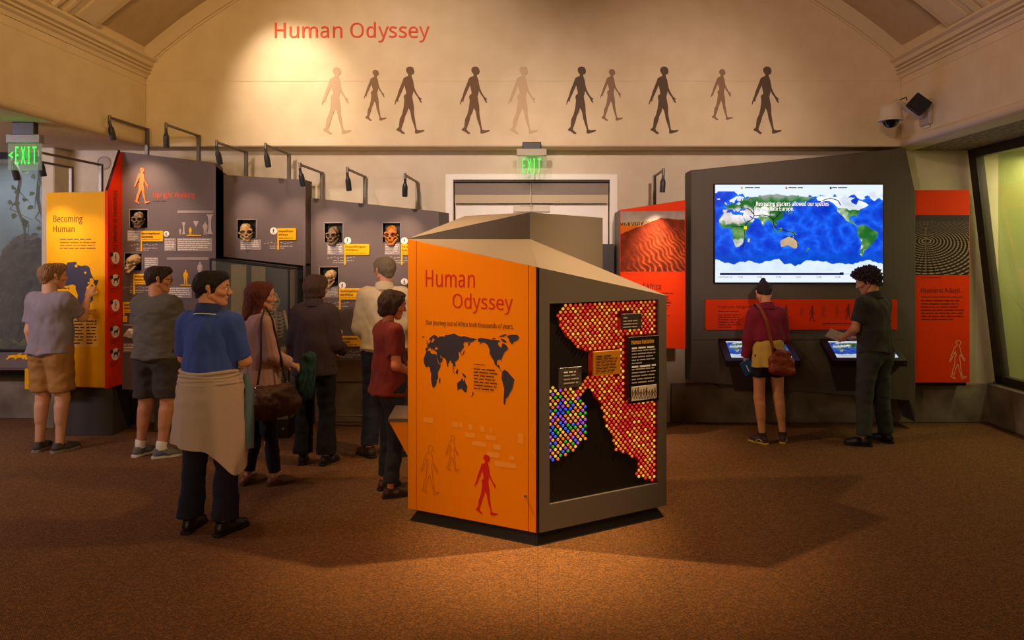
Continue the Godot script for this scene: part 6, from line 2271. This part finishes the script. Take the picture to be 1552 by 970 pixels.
		if f.has("stripe"):
			so = Soup.new()
			for sd in [-1.0, 1.0]:
				add_tube(so, [X * fx * (V(sd * 0.038, 0.03, 0.03) * sl), X * fx * (V(sd * 0.041, 0.055, -0.01) * sl), X * fx * (V(sd * 0.043, 0.03, -0.06) * sl)], 0.005, 5)
			mesh_node("side_stripe", so.mesh(), f.stripe, shoe)
		if f.has("sock"):
			mesh_node("sock", tube([X * (an * s + V(0, -0.01, 0)), X * (an * s + V(0, 0.035, 0)), X * (an.lerp(g[0], f.get("sock_to", 0.14)) * s)], [0.040 * s * bulk, 0.041 * s * bulk, 0.043 * s * bulk], 16), f.sock, root)
	return root

func ball(r: float) -> Array:
	var p := []
	for i in 9:
		var a := -PI / 2 + PI * i / 8.0
		p.append([cos(a) * r, sin(a) * r])
	return p

# cloth shell hanging round the hips: rings of an ellipse, its hem given by a function of the angle
func drape(root: Node3D, called: String, top: float, hem: Callable, rx0: float, rz0: float, rx1: float, rz1: float, mat: Material, c := Vector3.ZERO) -> MeshInstance3D:
	var s := Soup.new()
	var na := 56
	var nr := 14
	var pt := func(i: int, j: int, off: float) -> Vector3:
		var a := TAU * i / na
		var t := float(j) / nr
		var y: float = lerpf(top, hem.call(a), t)
		var w := 0.008 * sin(a * 7.0 + t * 2.0) * t + 0.006 * sin(a * 13.0 + 1.0) * t + 0.006 * sin(y * 60.0 + a * 2.0) * (1.0 - t)
		var k := sqrt(t)
		return c + Vector3(cos(a) * (lerpf(rx0, rx1, k) + w - off), y, sin(a) * (lerpf(rz0, rz1, k) + w - off))
	for sheet in 2:
		var off := 0.008 * sheet
		for i in na:
			for j in nr:
				var q := [pt.call(i, j, off), pt.call(i + 1, j, off), pt.call(i + 1, j + 1, off), pt.call(i, j + 1, off)]
				var n := []
				for k in 4:
					var ii: int = [i, i + 1, i + 1, i][k]
					var jj: int = [j, j, j + 1, j + 1][k]
					var dx: Vector3 = pt.call(ii + 1, jj, off) - pt.call(ii - 1, jj, off)
					var dy: Vector3 = pt.call(ii, mini(jj + 1, nr), off) - pt.call(ii, maxi(jj - 1, 0), off)
					var nn := dx.cross(dy).normalized()
					if nn.dot(Vector3(cos(TAU * ii / na), 0, sin(TAU * ii / na))) < 0:
						nn = -nn
					n.append(nn if sheet == 0 else -nn)
				s.tri(q[0], q[1], q[2], n[0], n[1], n[2])
				s.tri(q[0], q[2], q[3], n[0], n[2], n[3])
	for i in na:
		for j in [0, nr]:
			s.poly([pt.call(i, j, 0.0), pt.call(i + 1, j, 0.0), pt.call(i + 1, j, 0.008), pt.call(i, j, 0.008)], Vector3(0, 1 if j == 0 else -1, 0))
	return mesh_node(called, s.mesh(), mat, root, root.global_transform)

# broad strap: a flat band swept along a path
func strap(path: Array, width: float, thick: float, out: Array) -> ArrayMesh:
	var s := Soup.new()
	for i in path.size() - 1:
		var q := []
		for k in [i, i + 1]:
			var d: Vector3 = (path[mini(k + 1, path.size() - 1)] - path[maxi(k - 1, 0)]).normalized()
			var o: Vector3 = out[k]
			var x := d.cross(o).normalized() * width * 0.5
			var n := x.cross(d).normalized() * thick * 0.5
			if n.dot(o) < 0:
				n = -n
			q.append([path[k] - x - n, path[k] + x - n, path[k] + x + n, path[k] - x + n])
		for j in 4:
			var l := (j + 1) % 4
			var f := [q[0][j], q[0][l], q[1][l], q[1][j]]
			s.poly(f, (f[0] + f[1] + f[2] + f[3]) * 0.25 - (path[i] + path[i + 1]) * 0.5)
	return s.mesh()

func floor_at(x: float, y: float) -> Vector3:
	var d := EYE * F / (y - CY)
	return Vector3((x - CX) * d / F, 0, -d)

func people():
	var sneaker := {"mat": m("#6d6a66", 0.7), "sole": m("#d8d2c8", 0.7), "lace": M.white, "stripe": m("#3a5aa0", 0.6), "sock": m("#ece6dc", 0.9)}
	var dark_shoe := {"mat": m("#191513", 0.45), "sole": m("#0e0c0b", 0.7)}
	var brown_shoe := {"mat": m("#3a2416", 0.5), "sole": m("#15100c", 0.7)}
	var hang_l := [V(-0.235, 1.13, 0.03), V(-0.245, 0.88, -0.03), V(0.0, -1, -0.1), V(1, 0, 0), 0.5]
	var hang_r := [V(0.235, 1.13, 0.03), V(0.245, 0.88, -0.03), V(0.0, -1, -0.1), V(-1, 0, 0), 0.5]
	var folded := {"L": [V(-0.26, 1.15, -0.05), V(0.03, 1.17, -0.20), V(1, 0.12, 0.02), V(0, 0, 1), 0.5], "R": [V(0.265, 1.14, -0.05), V(-0.05, 1.13, -0.17), V(-1, 0.1, 0.05), V(0, 0, 1), 0.5]}
	var stand := func(spread: float, ty := 0.12) -> Dictionary: return {"L": [V(-0.10 - spread * 0.5, 0.49, -0.015), V(-0.10 - spread, 0.085, 0.02), -ty], "R": [V(0.10 + spread * 0.5, 0.49, -0.015), V(0.10 + spread, 0.085, 0.02), ty]}

	# the young man in front, arms folded, a jacket tied round his hips
	var w := floor_at(319, 803)
	var p3: Node3D = person("young man in a blue polo shirt with a grey jacket tied round his hips", w, -0.12, {
		"height": 1.775, "bulk": 1.03, "skin": "#d39470", "hair": "#120c0a", "hair_style": "short", "head_yaw": 1.12, "head_pitch": -0.06,
		"arms": {"L": [V(-0.26, 1.16, -0.05), V(0.06, 1.13, -0.19), V(1, -0.05, 0.12), V(0, 0, 1), 0.35], "R": [V(0.262, 1.145, -0.04), V(-0.04, 1.17, -0.20), V(-1, 0.1, 0.05), V(0, 0, 1), 0.5]},
		"legs": {"L": [V(-0.115, 0.48, -0.01), V(-0.125, 0.085, 0.03), -0.12], "R": [V(0.12, 0.48, 0.0), V(0.135, 0.085, 0.05), 0.35]},
		"top": {"name": "polo_shirt", "mat": cloth("#3a56ae"), "hem": 1.0, "sleeve": 0.9, "ease": 0.016, "collar": true, "collar_mat": cloth("#28386e"), "stripe": M.white, "folds": Vector3(1.6, 0.6, 1.6)},
		"bottom": {"name": "jeans", "mat": cloth("#12132a"), "to": 1.97, "ease": 0.012, "flare": 0.024},
		"shoe": dark_shoe})
	var jk := cloth("#bfab9a")
	var hemf := func(a: float) -> float:
		var r := clampf(cos(a - 0.35), 0, 1)
		return 0.615 - 0.22 * pow(r, 5.0) + 0.012 * sin(a * 3.0)
	var dr := drape(p3, "tied_jacket", 1.10, hemf, 0.195, 0.15, 0.255, 0.20, jk)
	for k in 4:
		var ring := []
		for j in 25:
			var a := TAU * j / 24.0
			ring.append(p3.global_transform * Vector3(cos(a) * (0.198 + 0.003 * k), 1.10 - k * 0.025 + 0.006 * sin(a * 3 + k * 2), sin(a) * (0.154 + 0.003 * k)))
		mesh_node("waist_roll", tube(ring, 0.013, 7), jk, dr)
	mesh_node("jacket_sleeve", tube([p3.global_transform * V(0.17, 1.05, -0.12), p3.global_transform * V(0.21, 0.95, -0.10), p3.global_transform * V(0.235, 0.75, -0.06), p3.global_transform * V(0.25, 0.56, -0.04)], [0.03, 0.04, 0.045, 0.04], 10), m("#56747c", 0.9), dr)

	# man in the grey tee and shorts
	w = floor_at(238, 690)
	person("man in a grey tee shirt and dark shorts with glasses, reading the Upright Walking panel", w, -0.1, {
		"height": 1.775, "bulk": 1.12, "skin": "#c98a64", "hair": "#2a1a10", "hair_style": "short", "head_yaw": 0.85, "head_pitch": -0.12, "glasses": true,
		"arms": folded,
		"legs": {"L": [V(-0.12, 0.49, -0.02), V(-0.15, 0.085, 0.02), 0.25], "R": [V(0.10, 0.49, -0.01), V(0.085, 0.085, 0.06), 0.95]},
		"top": {"name": "tee_shirt", "mat": cloth("#5c574f"), "hem": 0.90, "sleeve": 0.7, "ease": 0.026, "folds": Vector3(0.9, 1.6, 0.9)},
		"bottom": {"name": "shorts", "mat": cloth("#3c342f"), "to": 0.86, "ease": 0.020},
		"shoe": sneaker})

	# visitor at the yellow panel
	w = floor_at(78, 683)
	person("man in tan shorts pointing at the map on the yellow panel", w, -0.15, {
		"height": 1.80, "bulk": 1.05, "skin": "#d8a27c", "hair": "#8a6238", "hair_style": "short", "head_yaw": 0.3, "head_pitch": 0.0,
		"arms": {"L": hang_l, "R": [V(0.22, 1.24, -0.15), V(0.16, 1.42, -0.26), V(-0.2, 0.75, -0.5), V(-0.3, 0, -1), 0.45]},
		"legs": stand.call(0.01, 0.3),
		"top": {"mat": cloth("#8a7f86"), "hem": 0.91, "sleeve": 0.75, "ease": 0.024},
		"bottom": {"name": "shorts", "mat": cloth("#a8783c"), "to": 0.82, "ease": 0.018},
		"shoe": {"mat": m("#4a4440", 0.7), "sole": m("#8a8278", 0.7), "lace": M.white}})

	# woman with the long auburn hair
	w = floor_at(392, 735)
	var p4: Node3D = person("woman with long auburn hair, a pale cardigan, dark trousers and strappy sandals", w, -0.75, {
		"height": 1.66, "female": true, "skin": "#d29a74", "hair": "#5a1e0c", "hair_style": "long", "head_yaw": 0.35, "head_pitch": -0.1,
		"arms": {"L": [V(-0.22, 1.13, 0.0), V(-0.14, 1.00, -0.2), V(0.3, -0.1, -1), V(0.6, -0.6, 0), 0.7], "R": [V(0.22, 1.14, -0.02), V(0.20, 1.02, -0.24), V(0.0, -0.2, -1), V(-0.6, -0.5, 0), 0.8]},
		"legs": {"L": [V(-0.09, 0.49, -0.02), V(-0.09, 0.085, 0.05), -0.1], "R": [V(0.09, 0.49, -0.05), V(0.10, 0.085, -0.10), 0.25]},
		"top": {"name": "cardigan", "mat": cloth("#b89088"), "hem": 0.80, "sleeve": 1.75, "ease": 0.03, "flare": 0.02, "folds": Vector3(2.0, 0.4, 2.0)},
		"bottom": {"mat": cloth("#1a1420"), "to": 1.93, "ease": 0.006},
		"shoe": {"mat": m("#7a5238", 0.6), "sole": m("#4a3020", 0.7), "kind": "sandal", "stripe": m("#3a2416", 0.6)}})
	var q := p4.global_transform
	var bag := thing("shoulder_bag", "slouchy brown leather shoulder bag hanging at the auburn haired woman's hip", "bag", q * V(0.25, 0.70, -0.02))
	mesh_node("pouch", blob([[q * V(0.265, 0.80, -0.12), q * V(0.265, 0.80, 0.12), 0.06, 0.06, {}], [q * V(0.29, 0.69, -0.12), q * V(0.29, 0.69, 0.13), 0.09, 0.09, {}], [q * V(0.28, 0.74, -0.1), q * V(0.28, 0.74, 0.1), 0.085, 0.085, {}]], 0.011, 0.05, 0.018, 9.0), m("#4a2a18", 0.55), bag)
	mesh_node("handle", tube([q * V(0.24, 0.84, -0.12), q * V(0.235, 1.05, -0.08), q * V(0.20, 1.38, -0.02), q * V(0.15, 1.475, 0.01), q * V(0.2, 1.38, 0.07), q * V(0.24, 1.05, 0.09), q * V(0.24, 0.84, 0.12)], 0.010, 8), m("#3a2012", 0.5), bag)
	for z in [-0.12, 0.12]:
		var ring := []
		for j in 9:
			ring.append(q * V(0.25 + 0.0, 0.85 + 0.016 * sin(TAU * j / 8.0), z + 0.016 * cos(TAU * j / 8.0)))
		mesh_node("buckle_ring", tube(ring, 0.004, 5), M.chrome, bag)
	var shawl := blob([[q * V(0.20, 1.03, -0.34), q * V(0.20, 0.74, -0.30), 0.045, 0.06, {"w": 1.2}], [q * V(0.17, 0.98, -0.33), q * V(0.16, 0.80, -0.33), 0.04, 0.05, {}]], 0.01, 0.03, 0.03, 11.0, [], Vector3(2, 0.4, 2))
	tag(mesh_node("shawl", shawl, cloth("#163a34")), "dark teal cloth held over the hand of the auburn haired woman", "shawl")

	# woman in the dark blazer
	w = floor_at(478, 702)
	person("woman with a short brown bob in a dark blazer and black flared trousers", w, -0.12, {
		"height": 1.70, "female": true, "bulk": 1.05, "skin": "#c89070", "hair": "#3c2416", "hair_style": "bob", "head_yaw": 0.4, "head_pitch": -0.1,
		"arms": {"L": [V(-0.235, 1.13, 0.03), V(-0.24, 0.90, -0.05), V(0, -1, -0.15), V(1, 0, 0), 0.6], "R": [V(0.23, 1.13, 0.0), V(0.20, 1.02, -0.22), V(0, 0.1, -1), V(-1, 0, 0), 0.6]},
		"legs": stand.call(0.015, 0.3),
		"top": {"name": "blazer", "mat": cloth("#3c2c30"), "hem": 0.83, "sleeve": 1.93, "ease": 0.03, "collar": true, "folds": Vector3(1.4, 0.5, 1.4)},
		"bottom": {"mat": cloth("#0c0a0b"), "to": 1.97, "ease": 0.012, "flare": 0.03},
		"shoe": dark_shoe})

	# grey-haired man in the pale shirt
	w = floor_at(583, 690)
	person("grey haired man in a pale long sleeved shirt and blue jeans before the long panel", w, 0.12, {
		"height": 1.86, "bulk": 1.08, "skin": "#c98f6c", "hair": "#6a5a48", "hair_style": "grey", "head_yaw": -0.55, "head_pitch": -0.1, "glasses": true,
		"arms": {"L": [V(-0.25, 1.14, -0.02), V(-0.20, 1.02, -0.22), V(0.4, 0.1, -1), V(1, 0, 0), 0.6], "R": hang_r},
		"legs": {"L": [V(-0.11, 0.49, -0.015), V(-0.13, 0.085, 0.03), -0.7], "R": [V(0.13, 0.49, -0.015), V(0.16, 0.085, 0.0), -0.5]},
		"top": {"mat": cloth("#c9b698"), "hem": 0.93, "sleeve": 1.9, "ease": 0.03, "collar": true, "folds": Vector3(1.1, 0.9, 1.1)},
		"bottom": {"name": "jeans", "mat": cloth("#20263c"), "to": 1.95, "ease": 0.016, "flare": 0.01},
		"shoe": brown_shoe})

	# visitor in the red top, turned to the kiosk
	w = floor_at(590, 746)
	person("woman with dark brown hair in a red top, hands folded, beside the orange kiosk", w, -0.95, {
		"height": 1.60, "female": true, "bulk": 1.04, "skin": "#c46f45", "hair": "#331a10", "hair_style": "bob", "head_yaw": 0.2, "head_pitch": -0.25,
		"arms": {"L": [V(-0.225, 1.12, 0.0), V(-0.02, 1.03, -0.22), V(1, -0.1, -0.35), V(0, 0, 1), 0.5], "R": [V(0.225, 1.13, 0.02), V(0.10, 1.02, -0.20), V(-0.7, -0.1, -0.7), V(-0.6, 0, 0.8), 0.5]},
		"legs": {"L": [V(-0.09, 0.49, -0.03), V(-0.10, 0.085, 0.0), -0.2], "R": [V(0.09, 0.49, -0.02), V(0.12, 0.085, 0.04), 0.2]},
		"top": {"name": "red_top", "mat": cloth("#6e1812"), "hem": 0.86, "sleeve": 0.7, "ease": 0.02},
		"bottom": {"mat": cloth("#1c1a22"), "to": 1.9, "ease": 0.005, "flare": 0.012},
		"shoe": brown_shoe})

	# woman in the maroon jacket at the left touch screen
	w = floor_at(1164, 671)
	var p8: Node3D = person("woman in a maroon jacket and black shorts bending over the left touch screen", w, 0.05, {
		"height": 1.615, "female": true, "skin": "#d09068", "hair": "#1e1212", "hair_style": "bun", "head_yaw": 0.1, "head_pitch": -0.55, "lean": V(0, -0.01, -0.05),
		"arms": {"L": [V(-0.245, 1.12, -0.02), V(-0.265, 0.90, -0.03), V(-0.1, -1, -0.1), V(1, 0, 0), 0.9], "R": [V(0.235, 1.13, -0.06), V(0.17, 1.03, -0.27), V(-0.1, -0.2, -1), V(0, -1, 0), 0.3]},
		"legs": {"L": [V(-0.095, 0.49, -0.01), V(-0.075, 0.085, 0.03), -0.6], "R": [V(0.12, 0.49, -0.01), V(0.165, 0.085, 0.0), 0.5]},
		"top": {"name": "jacket", "mat": cloth("#7a0f2e"), "hem": 1.11, "sleeve": 1.85, "ease": 0.026, "collar": true},
		"bottom": {"name": "shorts", "mat": cloth("#100e14"), "to": 0.42, "ease": 0.012},
		"shoe": {"mat": m("#3c2238", 0.6), "sole": m("#c0a83c", 0.6), "lace": m("#8a6aa0", 0.7), "stripe": m("#c8b850", 0.6), "sock": m("#3a2a34", 0.9), "sock_to": 0.05}})
	drape(p8, "yellow_shirt", 1.09, func(a): return 0.79 + 0.006 * sin(a * 4.0), 0.12, 0.088, 0.188, 0.162, cloth("#c2a04a"), V(0, -0.01, 0.008))
	q = p8.global_transform
	bag = thing("messenger_bag", "red-brown messenger bag on a long strap across the maroon jacket", "bag", q * V(0.06, 0.80, 0.2))
	mesh_node("pouch", blob([[q * V(0.0, 0.94, 0.185), q * V(0.12, 0.92, 0.185), 0.035, 0.035, {}], [q * V(-0.02, 0.78, 0.195), q * V(0.14, 0.76, 0.195), 0.055, 0.055, {}], [q * V(-0.03, 0.86, 0.185), q * V(0.15, 0.84, 0.185), 0.045, 0.045, {}]], 0.009, 0.04, 0.010, 12.0), m("#7c2c12", 0.55), bag)
	var sp := [q * V(-0.02, 0.93, 0.20), q * V(-0.055, 1.10, 0.178), q * V(-0.085, 1.25, 0.165), q * V(-0.115, 1.36, 0.105), q * V(-0.125, 1.405, 0.01), q * V(-0.10, 1.36, -0.11)]
	mesh_node("strap", strap(sp, 0.032, 0.005, [q.basis * V(0, 0, 1), q.basis * V(0, 0, 1), q.basis * V(0, 0.2, 1), q.basis * V(0, 0.8, 1), q.basis * V(0, 1, 0), q.basis * V(0, 0.6, -1)]), m("#8a3a18", 0.55), bag)
	var so := Soup.new()
	add_lathe(so, [[0, 0], [0.018, 0], [0.018, 0.008], [0, 0.008]], 12, q * Transform3D(Basis(Vector3.RIGHT, PI / 2), V(-0.022, 0.965, 0.205)))
	mesh_node("buckle", so.mesh(), M.chrome, bag)
	so = Soup.new()
	add_box(so, V(-0.055, -0.075, -0.006), V(0.055, 0.075, 0.006), 0.002, q * Transform3D(Basis.from_euler(Vector3(0.15, 0.1, 0.5)), V(-0.225, 0.765, 0.03)))
	var br := tag(mesh_node("brochure", so.mesh(), m("#1f5fa8", 0.4)), "blue folded brochure held low in the maroon jacketed woman's left hand", "brochure")
	so = Soup.new()
	add_box(so, V(-0.008, -0.045, 0.0062), V(0.006, 0.03, 0.0066), 0, q * Transform3D(Basis.from_euler(Vector3(0.15, 0.1, 0.5)), V(-0.225, 0.765, 0.03)))
	mesh_node("print", so.mesh(), M.print_white, br)

	# man in dark clothes at the right touch screen
	w = floor_at(1326, 671)
	var p9: Node3D = person("curly haired man in dark clothes holding a paper at the right touch screen", w, 0.5, {
		"height": 1.735, "bulk": 1.06, "skin": "#c28458", "hair": "#24141a", "hair_style": "curly", "head_yaw": -0.45, "head_pitch": -0.35, "lean": V(0, 0, -0.03),
		"arms": {"L": [V(-0.265, 1.16, -0.06), V(-0.16, 1.03, -0.27), V(0.5, 0.1, -0.8), V(0.3, 0.6, 0), 0.6], "R": [V(0.24, 1.13, -0.04), V(0.10, 1.02, -0.26), V(-0.5, 0.1, -0.8), V(-0.3, 0.6, 0), 0.6]},
		"legs": {"L": [V(-0.13, 0.48, -0.03), V(-0.20, 0.085, 0.02), -0.75], "R": [V(0.10, 0.49, 0.0), V(0.12, 0.085, 0.04), -0.1]},
		"top": {"name": "polo_shirt", "mat": cloth("#2c2822"), "hem": 0.92, "sleeve": 0.72, "ease": 0.024, "collar": true},
		"bottom": {"name": "jeans", "mat": cloth("#353a3a"), "to": 1.96, "ease": 0.016, "flare": 0.008},
		"shoe": dark_shoe})
	q = p9.global_transform
	so = Soup.new()
	add_box(so, V(-0.12, -0.004, -0.08), V(0.12, 0.004, 0.08), 0.001, q * Transform3D(Basis.from_euler(Vector3(0.35, 0.5, 0.25)), V(-0.12, 1.05, -0.36)))
	tag(mesh_node("folded_paper", so.mesh(), m("#9a8a70", 0.8)), "folded paper held in the curly haired man's hands above the touch screen", "paper")
